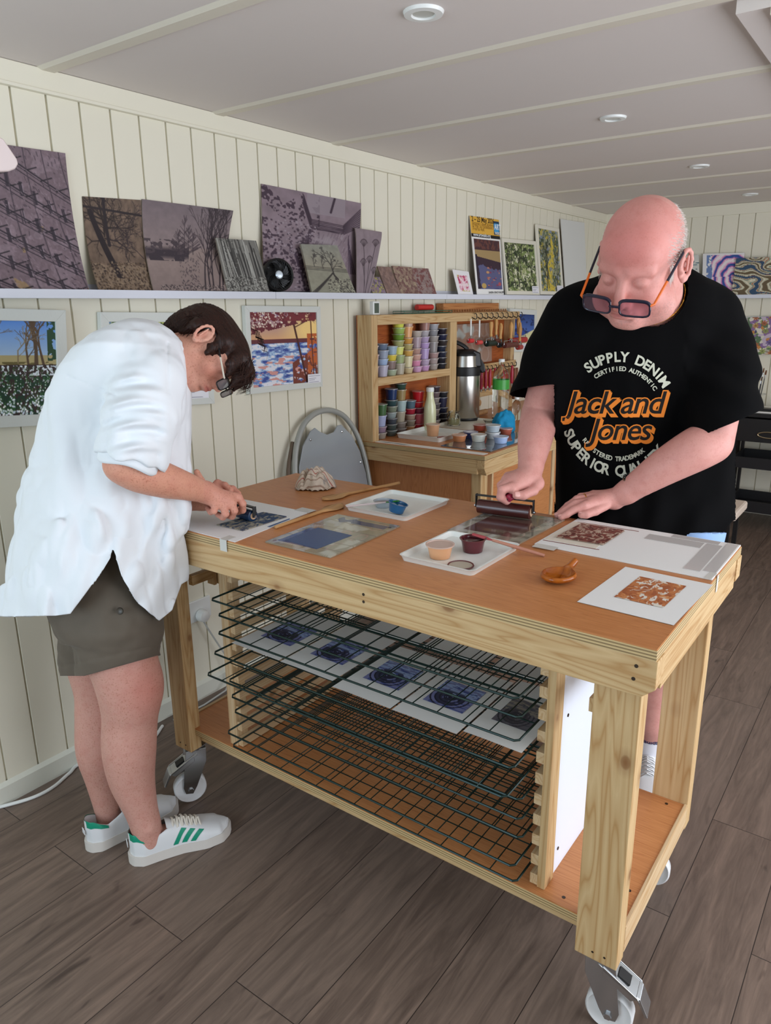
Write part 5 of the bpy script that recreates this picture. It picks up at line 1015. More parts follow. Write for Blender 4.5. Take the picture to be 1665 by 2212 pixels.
# registration board with brown lino, acetate and tape
RB = thing('registration_board', 'long white registration board at the right end of the table', 'board', (1.70, .50, zt_)); part('board', MB().prism([(1.57, .705, zt_), (1.559, .298, zt_), (1.836, .297, zt_), (1.836, .702, zt_)], (0, 0, .003)), PAPERW, RB, bev=.0005)
ACE = mat('clear_acetate', '#cbc8c5', .2, coat=.3)
for pts in ([(1.59, .33), (1.59, .365), (1.80, .365), (1.80, .33)], [(1.755, .37), (1.80, .37), (1.80, .50), (1.755, .50)], [(1.6, .300), (1.6, .326), (1.83, .326), (1.83, .300)], [(1.805, .34), (1.83, .34), (1.83, .45), (1.805, .45)]): part('acetate_strip', MB().prism([(x, y, zt_+.0032) for x, y in pts], (0, 0, .0008)), ACE, RB)
for (x0, y0, x1, y1) in ((1.80, .69, 1.806, .53), (1.605, .70, 1.61, .56)): part('ink_line', MB().prism([(x0, y0, zt_+.0031), (x1, y1, zt_+.0031), (x1+.004, y1, zt_+.0031), (x0+.004, y0, zt_+.0031)], (0, 0, .0003)), mat('brown_ink', '#7e4238', .5), RB)
part('mount', MB().prism([(1.615, .70, zt_+.0031), (1.615, .57, zt_+.0031), (1.80, .57, zt_+.0031), (1.80, .70, zt_+.0031)], (0, 0, .0006)), mat('cream_paper', '#ddd5c6', .8), RB)
flat_art('lino_block', relief(90, 90, '#7a4036', ['#b9a390', '#a58a78', '#5e2e28'], 9, 90), [(1.784, .672), (1.786, .559), (1.646, .564), (1.640, .680)], zt_+.0039, .0035, 'maroon inked lino block of leaves on the white registration board', 'lino block', LINO)
single('tape', MB().prism([(1.555, .300, zt_+.0034), (1.60, .297, zt_+.0034), (1.60, .312, zt_+.0034), (1.555, .315, zt_+.0034)], (0, 0, .0003)).prism([(1.585, .2935, zt_+.003), (1.60, .2935, zt_+.003), (1.60, .2935, zt-.035), (1.585, .2935, zt-.035)], (0, -.0003, 0)), TAPE, 'tape folded over the right table edge beside the white board', 'tape')
slab('tape', [(1.545, .70), (1.545, .645), (1.575, .645), (1.575, .70)], zt_+.0033, .0003, TAPE, 'strip of tape under the left corner of the registration board', 'tape')
PR = thing('print_sheet', 'white paper with an orange and brown leaf print near the right table corner', 'print', (1.41, .39, zt_))
def prsheet(u, v): p = quad((1.538, .473, 0), (1.532, .290, 0), (1.283, .300, 0), (1.289, .484, 0))(u, v); return np.array([p[0], p[1], zt_+.0010+.0012*u*math.sin(3*v)])
part('paper', MB().grid(prsheet, 20, 20), PAPERW, PR, smooth='all'); part('paper_underside', MB().grid(lambda u, v: prsheet(u, v)-[0, 0, .0005], 8, 8), PAPERW, PR)
cpart('ink_image', relief(100, 100, '#b0683c', ['#d0905a', '#ddd8cc', '#c07a48', '#a05a34'], 21, 80), sub(prsheet, .17, .74, .26, .78, push=.0008), PR, thick=0, label='orange and brown printed leaf image')
# big roller held by the man, small roller held by the other person
def brayer(name, c, ax_, r, hw, col, hend, hstart, label, handle_m, core='#d8b08c', frame_h=.03, hdir=None):
    ax_ = np.array(ax_, float); ax_ /= np.linalg.norm(ax_); c = np.array(c); up_ = np.array([0, 0, 1.]) if hdir is None else np.array(hdir, float); up_ -= ax_*np.dot(up_, ax_); up_ /= np.linalg.norm(up_); w_ = np.cross(ax_, up_)
    t = thing(name, label, 'roller', tuple(c-[0, 0, r]))
    part('roll', MB().ring(c, up_, w_, [(r*.62, -hw), (r, -hw+.0015), (r, hw-.0015), (r*.62, hw)] if np.dot(np.cross(up_, w_), ax_) > 0 else [(r*.62, -hw), (r, -hw+.0015), (r, hw-.0015), (r*.62, hw)], 40), mat('roll_'+col.strip('#'), col, .3, coat=.3), t, smooth=35)
    for s_ in (-1, 1): part('core', MB().ring(c+ax_*s_*(hw+.0008)*1., up_, w_, [(r*.6, -.0006), (r*.6, .0006)], 24), mat('core_wood', core, .6), t, smooth=35)
    f = MB(); e = hw+.006; top = up_*frame_h
    for s_ in (-1, 1): f.obox(c+ax_*s_*e+top*.5, ax_, up_, w_, .0015, frame_h*.5+.003, .006)
    f.obox(c+top, ax_, up_, w_, e+.001, .0018, .006); part('frame', f, BLACK, t, bev=.001)
    for s_ in (-1, 1): part('axle_nut', MB().ring(c+ax_*s_*(e+.003), up_, w_, [(.004, -.002), (.004, .002)], 8), CHROME, t)
    hstart, hend = np.array(hstart), np.array(hend); b0 = c+top; part('neck', MB().tube([b0, b0+(hstart-b0)*.5, hstart], .0035, 10), BLACK, t, smooth=True)
    dd = hend-hstart; L = np.linalg.norm(dd); part('handle', MB().tube([hstart+dd*k for k in (0, .04, .15, .4, .7, .92, 1)], .01, 16, radii=[.007, .0105, .0115, .0125, .0135, .012, .006]), handle_m, t, smooth=True)
    return t
# ---------------------------------------------------------------- prints drying on the wire shelf
zs = SHELFZ[6]+.0035
def printcv(dark):
    c = Cv(70, 70, '#7f86b8' if not dark else '#6c6a74'); a = ['#4a5a9c', '#9fb6e0', '#3a3f5c', '#23273c'] if not dark else ['#5a5c68', '#9a9488', '#4c4a52', '#3a3a44']
    c.put((c.v < .5)*(vnoise(70, 70, 20, 5, 3) > .5), a[1]).put((vnoise(70, 70, 16, 4, 6) > .58)*1., a[0]); r = np.hypot(c.u-.45, (c.v-.6)*1.1); c.put((r < .34)*(vnoise(70, 70, 5, 5, 7) > .35), a[2])
    c.put(((np.sin(r*60) > .4) & (c.v > .45) & (r < .5))*1., a[3]).put((r < .12)*(np.sin(r*90) > 0), a[3]).put(np.exp(-((c.v-.32)/.05)**2)*(vnoise(70, 70, 8, 14, 9) > .45), a[1]); return c
for i, (y1, y0, x0, L, dk) in enumerate(((1.424, 1.246, 1.226, .27, 0), (1.238, 1.062, 1.223, .27, 0), (1.044, .872, 1.20, .27, 0), (.866, .696, 1.198, .27, 0), (.690, .552, 1.215, .27, 1))):
    l = ('leftmost drying print with a dark blue picture on the wire shelf', 'second drying print from the left on the wire shelf', 'middle drying print of the row on the wire shelf', 'fourth drying print, with a paler blue picture, on the wire shelf', 'rightmost drying print with a grey-brown picture on the wire shelf')[i]
    t = thing('drying_print', l, 'print', ((x0+L/2), (y0+y1)/2, zs), 'prints drying on the wire shelf')
    def sh(u, v, y0=y0, y1=y1, x0=x0, L=L): return np.array([x0+L*(1-v), y1+(y0-y1)*u, zs+.0012-.014*max(0, (v-.72)/.28)**2*0+.0006*math.sin(5*u)])
    part('paper', MB().grid(sh, 14, 18), PAPERW, t, smooth='all'); cpart('picture', printcv(dk), sub(sh, .30, .72, .2, .82, push=.001), t, label='blue printed picture on the sheet')
for i, (x0, y0, y1) in enumerate(((1.50, 1.0, 1.19), (1.50, .80, .985), (1.50, .60, .78))):
    single('blank_sheet', MB().box(x0+.01, x0+.15, y0, y1, zs, zs+.001), PAPERW, ('plain paper sheet behind the drying prints, leftmost of three', 'plain paper sheet behind the drying prints, middle of three', 'plain paper sheet behind the drying prints, rightmost of three')[i], 'paper', 'plain sheets behind the prints')
# ---------------------------------------------------------------- sculpting engine: one smooth surface grown from blended volumes
def V(*a): return np.array(a, float)
def unit(v): v = np.array(v, float); return v/np.linalg.norm(v)
class Sculpt:
    def __init__(s): s.p = []
    def cone(s, a, b, ra, rb, k=.01, op='+'):
        a, b = np.array(a, float), np.array(b, float); s.p.append(('c', a, b, ra, rb, k, op, (a+b)/2, np.linalg.norm(a-b)/2+max(ra, rb))); return s
    def chain(s, pts, rs, k=.01):
        for i in range(len(pts)-1): s.cone(pts[i], pts[i+1], rs[i], rs[i+1], k)
        return s
    def ell(s, c, r, ax=None, k=.01, op='+'):
        ax = np.eye(3) if ax is None else np.array(ax, float); s.p.append(('e', np.array(c, float), np.array(r, float), ax, None, k, op, np.array(c, float), max(r))); return s
    def fn(s, f, c, R, k=.01, op='+'): s.p.append(('f', f, None, None, None, k, op, np.array(c, float), R)); return s
    def dist(s, P, c0=None, r0=0.):
        d = np.full(len(P), 1e3)
        for q in s.p:
            t, a, b, x, y, k, op, cc, R = q
            if c0 is not None and np.linalg.norm(cc-c0)-R > r0+k+.004 and (op == '-' or True):
                if op == '-' or np.linalg.norm(cc-c0)-R > 2*r0+.03+k: continue
            if t == 'c':
                ab = b-a; h = np.clip(((P-a)@ab)/(ab@ab+1e-12), 0, 1); e = np.linalg.norm(P-a-h[:, None]*ab, axis=1)-(x+(y-x)*h)
            elif t == 'e':
                L = (P-a)@x.T; k0 = np.linalg.norm(L/b, axis=1); k1 = np.linalg.norm(L/(b*b), axis=1)+1e-9; e = k0*(k0-1)/k1
            else: e = a(P)
            if op == '+': h = np.clip(.5+.5*(d-e)/k, 0, 1); d = d*(1-h)+e*h-k*h*(1-h)
            else: h = np.clip(.5-.5*(d+e)/k, 0, 1); d = d*(1-h)-e*h+k*h*(1-h)
        return d
    def mesh(s, h, disp=None, B=14, pad=.0):
        lo = np.min([q[7]-q[8] for q in s.p if q[6] == '+'], 0)-.02; hi = np.max([q[7]+q[8] for q in s.p if q[6] == '+'], 0)+.02
        n = np.ceil((hi-lo)/(h*B)).astype(int); g = np.stack(np.meshgrid(*[np.arange(k) for k in n], indexing='ij'), -1).reshape(-1, 3); cen = lo+(g+.5)*h*B
        dc = s.dist(cen); rad = h*B*.87; act = g[np.abs(dc) < rad*1.5+.014+pad]; i = np.arange(B+2); LG = np.stack(np.meshgrid(i, i, i, indexing='ij'), -1); M = (n*B+4).astype(np.int64)
        def key(c): return ((c[..., 0]+1)*M[1]+c[..., 1]+1)*M[2]+c[..., 2]+1
        VK, VP, Q = [], [], []
        cor = np.array([(a, b, c) for a in (0, 1) for b in (0, 1) for c in (0, 1)]); edges = [(p, q) for p in range(8) for q in range(p+1, 8) if abs(cor[p]-cor[q]).sum() == 1]
        for b in act:
            G = LG+b*B; P = lo+G.reshape(-1, 3)*h; c0 = lo+(b+.5)*h*B; d = s.dist(P, c0, rad)
            if disp is not None: d = disp(P, d)
            D = d.reshape(B+2, B+2, B+2); D = np.where(D == 0, 1e-9, D); S = D < 0
            if S[:B+1, :B+1, :B+1].all() or not S[:B+1, :B+1, :B+1].any(): continue
            C = [S[a:a+B, b_:b_+B, c:c+B] for a, b_, c in cor]; cnt = sum(x.astype(np.int8) for x in C); m = (cnt > 0) & (cnt < 8); I = np.argwhere(m)
            if len(I) == 0: continue
            DV = np.stack([D[I[:, 0]+a, I[:, 1]+b_, I[:, 2]+c] for a, b_, c in cor], 1); acc = np.zeros((len(I), 3)); w = np.zeros(len(I))
            for p, q in edges:
                x, y = DV[:, p], DV[:, q]; mm = (x < 0) != (y < 0); t = np.where(mm, x/(x-y+1e-20), 0); acc += np.where(mm[:, None], cor[p]+(cor[q]-cor[p])*t[:, None], 0); w += mm
            VP.append(lo+(I+b*B+acc/w[:, None])*h); VK.append(key(I+b*B))
            for ax in range(3):
                e = np.zeros(3, int); e[ax] = 1; A = S[:B, :B, :B]; Bb = S[e[0]:B+e[0], e[1]:B+e[1], e[2]:B+e[2]]; J = np.argwhere(A != Bb)
                if len(J) == 0: continue
                fl = A[J[:, 0], J[:, 1], J[:, 2]]; u = np.zeros(3, int); v = np.zeros(3, int); u[(ax+1) % 3] = 1; v[(ax+2) % 3] = 1; Jg = J+b*B
                qd = np.stack([key(Jg-u-v), key(Jg-v), key(Jg), key(Jg-u)], 1); qd = np.where(fl[:, None], qd, qd[:, ::-1]); Q.append(qd)
        K = np.concatenate(VK); Pp = np.concatenate(VP); Q = np.concatenate(Q); o = np.argsort(K); K = K[o]; Pp = Pp[o]; idx = np.searchsorted(K, Q); idx = np.clip(idx, 0, len(K)-1); ok = (K[idx] == Q).all(1); return Pp, idx[ok]
def np_mesh(name, P, Q, mats, off=(0, 0, 0), col=None, smooth=True):
    me = bpy.data.meshes.new(name); nv, nq = len(P), len(Q); me.vertices.add(nv); me.vertices.foreach_set('co', (P-np.array(off)).astype(np.float32).ravel()); me.loops.add(nq*4); me.loops.foreach_set('vertex_index', Q.astype(np.int32).ravel())
    me.polygons.add(nq); me.polygons.foreach_set('loop_start', np.arange(0, nq*4, 4, dtype=np.int32)); me.polygons.foreach_set('loop_total', np.full(nq, 4, dtype=np.int32)); me.update(calc_edges=True); me.validate()
    if smooth: me.polygons.foreach_set('use_smooth', [True]*len(me.polygons))
    if col is not None: a = me.color_attributes.new('paint', 'FLOAT_COLOR', 'POINT'); c = np.ones((nv, 4)); c[:, :3] = col; a.data.foreach_set('color', c.ravel())
    for m_ in (mats if isinstance(mats, (list, tuple)) else [mats]): me.materials.append(m_)
    return me
def smooth_v(P, Q, it=2, lam=.5):
    # light relaxation of the grown surface
    for _ in range(it):
        acc = np.zeros_like(P); w = np.zeros(len(P))
        for a, b in ((0, 1), (1, 2), (2, 3), (3, 0)):
            for i, j in ((a, b), (b, a)): 
                for ax in range(3): acc[:, ax] += np.bincount(Q[:, i], weights=P[Q[:, j], ax], minlength=len(P))
                w += np.bincount(Q[:, i], minlength=len(P))
        P = P+(acc/np.maximum(w, 1)[:, None]-P)*lam
    return P
def cut(P, Q, hem):
    # keep hem(P) < 0, with a clean edge lying on hem = 0
    hv = hem(P); ins = hv < 0; keep = ins[Q].any(1); Q = Q[keep]; mv = np.unique(Q[~ins[Q]]) if len(Q) else []
    if len(mv):
        for _ in range(3):
            p = P[mv]; f = hem(p); e = 1e-4; gr = np.stack([(hem(p+np.eye(3)[i]*e)-f)/e for i in range(3)], 1); st = np.clip(f/(np.sum(gr*gr, 1)+1e-6), -.006, .006); P[mv] = p-gr*st[:, None]
    us = np.unique(Q); mp = np.full(len(P), -1); mp[us] = np.arange(len(us)); return P[us], mp[Q]
def body_part(name, me, parent, label=None):
    o = bpy.data.objects.new(name, me); COL.objects.link(o); o.parent = parent
    if label: o['label'] = label
    return o
_ng = np.random.RandomState(5).rand(64, 64, 64)
def n3(P, f, seed=0):
    q = (P*f+seed*3.7+100); i = np.floor(q).astype(int); t = q-i; t = t*t*(3-2*t); r = 0
    for a in (0, 1):
        for b in (0, 1):
            for c in (0, 1): r = r+_ng[(i[:, 0]+a) % 64, (i[:, 1]+b) % 64, (i[:, 2]+c) % 64]*(t[:, 0] if a else 1-t[:, 0])*(t[:, 1] if b else 1-t[:, 1])*(t[:, 2] if c else 1-t[:, 2])
    return r-.5
def loft(levels, e=2.2):
    # body volume described by its outline at several heights: (row, left, right, distance, half depth)
    L = np.array(levels, float); d = L[:, 3]; up_ = (1106.-L[:, 0])/F_PX*d; lf = (L[:, 1]-832.5)/F_PX*d; rg = (L[:, 2]-832.5)/F_PX*d; o = np.argsort(up_); up_, lf, rg, dd, b = up_[o], lf[o], rg[o], d[o], L[o, 4]
    def f(P):
        q = P-np.array([0, 0, CAM_H]); u, v, w = q@RT, q@UP, q@FW; vc = np.clip(v, up_[0], up_[-1]); l, r, c, bb = (np.interp(vc, up_, z) for z in (lf, rg, dd, b)); a = (r-l)/2; m = (l+r)/2
        rr = ((np.abs(u-m)/a)**e+(np.abs(w-c)/bb)**e+1e-12)**(1/e); x = (rr-1)*np.minimum(a, bb)*.9; y = np.abs(v-vc); return np.where(y > 0, np.maximum(x, y), x)
    mid = np.array([0, 0, CAM_H])+FW*dd.mean()+RT*((lf.min()+rg.max())/2)+UP*((up_[0]+up_[-1])/2); return f, mid, np.linalg.norm([(rg.max()-lf.min())/2, (up_[-1]-up_[0])/2, b.max()+np.ptp(dd)/2])+.03
def pix(P):
    q = P-np.array([0, 0, CAM_H]); w = q@FW; return 832.5+F_PX*(q@RT)/w, 1106.-F_PX*(q@UP)/w
# ---- a head in its own frame: x to the person's right, y forward, z up, origin between the ears
def head(S, O, fwd, up, sc=1., ears=True, jowl=0., nose=1., top=0.):
    fwd = unit(fwd); up = unit(np.array(up)-fwd*np.dot(up, fwd)); rt = np.cross(fwd, up); A = np.array([rt, fwd, up])
    def W(x, y, z): return np.array(O)+(rt*x+fwd*y+up*z)*sc
    def E(c, r, k=.012, op='+', rot=None): S.ell(W(*c), np.array(r)*sc, A if rot is None else rot@A, k*sc, op)
    def Cn(a, b, ra, rb, k=.012, op='+'): S.cone(W(*a), W(*b), ra*sc, rb*sc, k*sc, op)
    E((0, -.012, .042+top), (.076, .096, .080+top*.5)); E((0, .034, -.018), (.060, .062, .080), .02); E((0, .058, .050+top), (.058, .034, .045), .02)
    E((0, .066, -.092), (.026, .024, .019), .02)
    for s_ in (-1, 1):
        Cn((s_*.052, .004, -.052), (s_*.018, .064, -.090), .019, .017, .022); E((s_*.036, .060, -.032), (.027, .026, .028), .018)
        Cn((s_*.012, .086, .022), (s_*.046, .070, .020), .010, .010, .012)
        if jowl: E((s_*.046, .030, -.070), (.030*(1+jowl), .036, .030*(1+jowl)), .02)
    if jowl: E((0, .018, -.098), (.048*(1+jowl*.4), .044, .030), .02)
    for s_ in (-1, 1): E((s_*.031, .1, .002), (.019, .018, .012), .012, '-')
    for s_ in (-1, 1): E((s_*.031, .0775, .001), (.0155, .0145, .0125), .004)
    for s_ in (-1, 1): E((s_*.031, .0925, -.0035), (.014, .0035, .0009), .002, '-')
    Cn((0, .090, .010), (0, .110*nose, -.030), .0085, .0115, .010); E((0, .113*nose, -.034), (.0125, .012, .011), .006)
    for s_ in (-1, 1): E((s_*.0125, .101, -.037), (.0075, .011, .0085), .006); E((s_*.006, .112, -.0455), (.0036, .006, .004), .003, '-')
    E((0, .086, -.062), (.030, .018, .020), .016)
    E((0, .1005, -.057), (.022, .0075, .0050), .004); E((0, .0985, -.0675), (.019, .0075, .0056), .004); E((0, .109, -.0620), (.025, .0095, .0014), .002, '-')
    E((0, .094, -.079), (.018, .006, .004), .008, '-')
    if ears:
        for s_ in (-1, 1):
            c = V(s_*.077, -.012, -.004); cs, sn = math.cos(.2), math.sin(.2)
            def ep(a, ru, rv, out): y, z = ru*math.cos(a), rv*math.sin(a); return (c[0]+s_*(.006+out-.3*y), c[1]+y*cs-z*sn, c[2]+y*sn+z*cs)
            E(tuple(c+V(s_*.004, .004, -.002)), (.006, .017, .027), .005)
            for i in range(10):
                a0, a1 = -1.4-i*.5+PI*2, -1.4-(i+1)*.5+PI*2
                Cn(ep(a0, .018, .030, .004), ep(a1, .018, .030, .004), .0042, .0042, .003)
            E(tuple(c+V(s_*.009, .004, -.027)), (.0055, .009, .009), .004); E(tuple(c+V(s_*.013, .002, .000)), (.008, .009, .013), .003, '-'); Cn(ep(1.9, .009, .018, .006), ep(4.4, .009, .012, .006), .003, .003, .003)
            E(tuple(c+V(s_*.008, .016, -.006)), (.005, .004, .006), .003)
    return W, A
def glasses(W0_, A, parent, frame, lens, temple, drop=0., fwd=.0, tilt=0., tcol2=None, sc=1., wide=1.):
    def W(x, y, z): return W0_(x*wide, y, z)
    g = bpy.data.objects.new('glasses', None); COL.objects.link(g); g.parent = parent; w0 = W(0, .10, 0); g.location = Vector(w0)-wpos(parent)
    fr = MB(); ln = MB()
    for s_ in (-1, 1):
        pts = []; 
        for k in range(20):
            a = 2*PI*k/20; cx, cz = math.cos(a), math.sin(a); x = s_*.034+.026*np.sign(cx)*abs(cx)**.5; z = -.004-drop+.0165*np.sign(cz)*abs(cz)**.5; pts.append(W(x, .105+fwd-.12*abs(x)+tilt*z, z))
        fr.tube(pts, .0021*sc, 8, closed=True); ln.prism([p for p in pts], A[1]*.0008)
        # thicker brow line
        fr.tube([pts[i]+A[2]*.0012 for i in range(1, 10)], .0034*sc, 8)
    fr.tube([W(-.009, .1065+fwd, -.001-drop), W(0, .1095+fwd, .001-drop), W(.009, .1065+fwd, -.001-drop)], .0024*sc, 8)
    part('frame', fr, frame, g, smooth=True); part('lenses', ln, lens, g)
    for s_ in (-1, 1):
        a = W(s_*.060, .0985+fwd, .006-drop); h_ = W(s_*.0655, .094+fwd, .007-drop); b = W0_(s_*.0835, .002, .026); c = W0_(s_*.080, -.022, .022); d = W0_(s_*.076, -.036, -.004)
        if tcol2: part('temple', MB().tube([a, h_, h_*.55+b*.45], .0026*sc, 8), tcol2, g, smooth=True, label='bright front part of the glasses temple'); part('temple', MB().tube([h_*.55+b*.45, b, c, d], .0026*sc, 8), temple, g, smooth=True)
        else: part('temple', MB().tube([a, h_, b, c, d], .0026*sc, 8), temple, g, smooth=True)
    return g
def skin_mat(name, rough=.52, freckle=.0, bump=.25):
    m = mat(name, (.6, .35, .28), rough, spec=.4, sss=.12); n = NT(m); a = n.new('ShaderNodeAttribute', attribute_name='paint'); v = n.coords((1, 1, 1), rnd=False); c = a.outputs['Color']
    b1 = n.noise(v, 38, 4, .6); c = n.mix(n.math('MULTIPLY', n.math('SUBTRACT', b1, .45), .9), c, lin('#b4635a'))
    if freckle: fk = n.noise(v, 260, 2, .5); fz = n.noise(v, 22, 2, .5); c = n.mix(n.math('MULTIPLY', n.ramp(fk, [(.56, (0, 0, 0)), (.66, (1, 1, 1))]), n.math('MULTIPLY', fz, freckle)), c, lin('#9a5a3c'))
    n.link(c, n.b.inputs['Base Color']); n.bump(n.noise(v, 420, 3, .6), bump, .0006); return m
def nail(mb, tip, dirv, nrm, w=.0055, L=.009):
    d = unit(dirv); n = unit(np.array(nrm)-d*np.dot(nrm, d)); s = np.cross(d, n)
    mb.grid(lambda u, v: tip+d*(v-.85)*L+s*(u-.5)*2*w*(1-.25*(abs(v-.5)*2)**3)+n*(.0008-.0018*(2*u-1)**2), 9, 8)
FABW = mat('white_linen', '#e2e6ea', .85); n_ = NT(FABW); n_.bump(n_.noise(n_.coords((1, 1, 1), rnd=False), 900, 2), .08, .0006)
FABK = mat('black_cotton', '#050506', .92, spec=.12); n_ = NT(FABK); n_.bump(n_.noise(n_.coords((1, 1, 1), rnd=False), 900, 2), .1, .0006)
KHAKI = mat('khaki_cotton', '#5c5246', .75, sheen=.1); n_ = NT(KHAKI); n_.bump(n_.noise(n_.coords((1, 1, 1), rnd=False), 700, 3), .15, .0008)
SKW, SKM = skin_mat('fair_freckled_skin', freckle=.7), skin_mat('ruddy_skin', freckle=.25)
DK = mat('black_glasses_frame', '#0c0c0e', .25, coat=.3)
# ================================================================ the dark-haired person in the white shirt
WP = thing('person', 'person in oversized white shirt and khaki shorts leaning over the table', 'person', (1.0, 1.64, 0))
S = Sculpt()
WSC = .87; hO = pd(458, 757, 1.85); hf = .468*RT-.878*UP-.16*FW; hu = .878*RT+.468*UP+.17*FW
Wm, Am = head(S, hO, hf, hu, sc=WSC, top=-.022)
# neck, trunk
def limb(S, pts, rs, k=.004, n=6):
    Z = smoothpath([np.append(p, r) for p, r in zip(pts, rs)], n); S.chain([z[:3] for z in Z], [z[3] for z in Z], k)
S.chain([pd(432, 752, 1.85), pd(392, 772, 1.84), pd(350, 800, 1.82)], [.050, .053, .062], .03)
S.chain([pd(318, 850, 1.82), pd(280, 950, 1.85), pd(240, 1130, 1.88), pd(225, 1250, 1.90)], [.085, .09, .10, .105], .03)
S.cone(pd(325, 825, 1.70), pd(325, 825, 1.93), .05, .05, .03)
# near (right) arm
el = pd(266, 1003, 1.665); wr = pd(446, 1064, 1.885)
limb(S, [pd(330, 825, 1.70), pd(300, 915, 1.67), el], [.05, .045, .044]); limb(S, [el, pd(300, 1020, 1.69), pd(350, 1036, 1.745), pd(400, 1050, 1.81), wr], [.044, .045, .042, .034, .026])
S.chain([wr, pd(470, 1076, 1.895)], [.027, .024], .012)
R_K = [pd(514, 1074, 1.925), pd(499, 1087, 1.905), pd(482, 1093, 1.892), pd(465, 1090, 1.885)]
for kx, r_ in zip(R_K, (.012, .0125, .012, .011)): S.cone(pd(456, 1069, 1.895), kx, .019, r_, .010)
S.ell(pd(480, 1081, 1.905), (.035, .022, .016), [unit(RT-.3*UP), unit(UP+.3*RT), FW], .012)
FG = [([(514, 1074, 1.925), (524, 1088, 1.925), (524, 1102, 1.94), (511, 1107, 1.955)], .0095), ([(499, 1087, 1.905), (506, 1103, 1.905), (501, 1115, 1.925), (489, 1113, 1.945)], .0097),
      ([(482, 1093, 1.892), (487, 1110, 1.89), (481, 1117, 1.91), (470, 1111, 1.93)], .0092), ([(465, 1090, 1.885), (462, 1104, 1.88), (455, 1106, 1.90), (448, 1098, 1.92)], .0082),
      ([(468, 1074, 1.93), (490, 1087, 1.955), (512, 1099, 1.962)], .0105)]
for pts, r_ in FG: S.chain([pd(*q) for q in pts], [r_*1.08, r_, r_*.95, r_*.85][:len(pts)], .0035)
# far (left) arm and hand
limb(S, [pd(330, 825, 1.93), pd(320, 930, 1.97), pd(300, 1040, 1.985), pd(380, 1072, 1.985), pd(440, 1080, 1.975)], [.05, .045, .042, .036, .027])
S.chain([pd(440, 1080, 1.975), pd(462, 1068, 1.97)], [.026, .024], .012)
for kx in ((470, 1044), (484, 1052), (492, 1066), (490, 1080)): S.cone(pd(452, 1072, 1.972), pd(*kx, 1.975), .018, .0115, .010)
for pts, r_ in (([(470, 1044, 1.975), (486, 1048, 1.965), (497, 1060, 1.955)], .0085), ([(484, 1052, 1.98), (503, 1056, 1.97), (515, 1066, 1.96)], .0088), ([(492, 1066, 1.98), (512, 1072, 1.97), (520, 1079, 1.96)], .0085), ([(490, 1080, 1.98), (505, 1088, 1.97), (512, 1094, 1.965)], .0078), ([(446, 1060, 1.965), (434, 1038, 1.955), (425, 1020, 1.95)], .0098)):
    S.chain([pd(*q) for q in pts], [r_*1.05, r_, r_*.86], .0035)
# legs (knees slightly bent), feet inside the trainers
limb(S, [pd(232, 1250, 1.88), pd(252, 1380, 1.90), pd(272, 1450, 1.92), pd(282, 1500, 1.945), pd(281, 1545, 1.965), pd(279, 1615, 1.99), pd(285, 1680, 2.02), pd(304, 1745, 2.045), pd(315, 1783, 2.06), pd(320, 1812, 2.075)], [.092, .090, .084, .080, .071, .070, .060, .044, .040, .038])
S.ell(pd(318, 1478, 1.935), (.030, .042, .05), [RT, FW, UP], .03); S.cone(pd(320, 1812, 2.075), V(1.10, 1.537, .048), .034, .022, .01); S.ell(pd(322, 1790, 2.035), (.014, .012, .014), None, .012)
limb(S, [pd(200, 1250, 1.97), pd(208, 1400, 2.02), pd(216, 1490, 2.06), pd(216, 1545, 2.08), pd(218, 1615, 2.10), pd(226, 1672, 2.13), pd(234, 1735, 2.16), pd(240, 1772, 2.18)], [.10, .086, .068, .066, .067, .055, .041, .037])
S.cone(pd(242, 1775, 2.18), V(1.07, 1.712, .048), .034, .022, .01)
P, Q = S.mesh(.0026); P = smooth_v(P, Q, 1, .4)
x_, y_ = pix(P); loc = (P-hO)@Am.T/WSC; base = np.array(lin('#d9a18c')); col = np.tile(base, (len(P), 1))
def blend(col, m, c): return col*(1-m[:, None])+np.array(lin(c))*m[:, None]
legm = np.clip((y_-1380)/60, 0, 1); col = blend(col, legm*.8, '#c8978a'); col = blend(col, np.exp(-((y_-1490)/55)**2-((x_-318)/45)**2)*.6, '#c87a6c')
arm = ((y_ > 990) & (y_ < 1130)); col = blend(col, arm*.45, '#cb8a6c'); col = blend(col, (x_ > 440)*arm*.35, '#d29082')
lp = np.exp(-((loc[:, 0]/.024)**2+((loc[:, 2]+.0625)/.0095)**2)**2)*(loc[:, 1] > .085)*(np.abs(loc[:, 0]) < .04)*(np.abs(loc[:, 2]) < .15); col = blend(col, lp*.75, '#b25a58')
ck = np.exp(-(((np.abs(loc[:, 0])-.04)/.03)**2+((loc[:, 2]+.03)/.03)**2))*(loc[:, 1] > .02)*(loc[:, 1] < .13)*(np.abs(loc[:, 0]) < .1); col = blend(col, ck*.5, '#d98872')
body_part('body', np_mesh('body', P, Q, SKW, tuple(WP.location), col), WP)
nm = MB()
for pts, up_ in ((FG[0][0], -FW), (FG[1][0], -FW), (FG[2][0], -FW)):
    pass
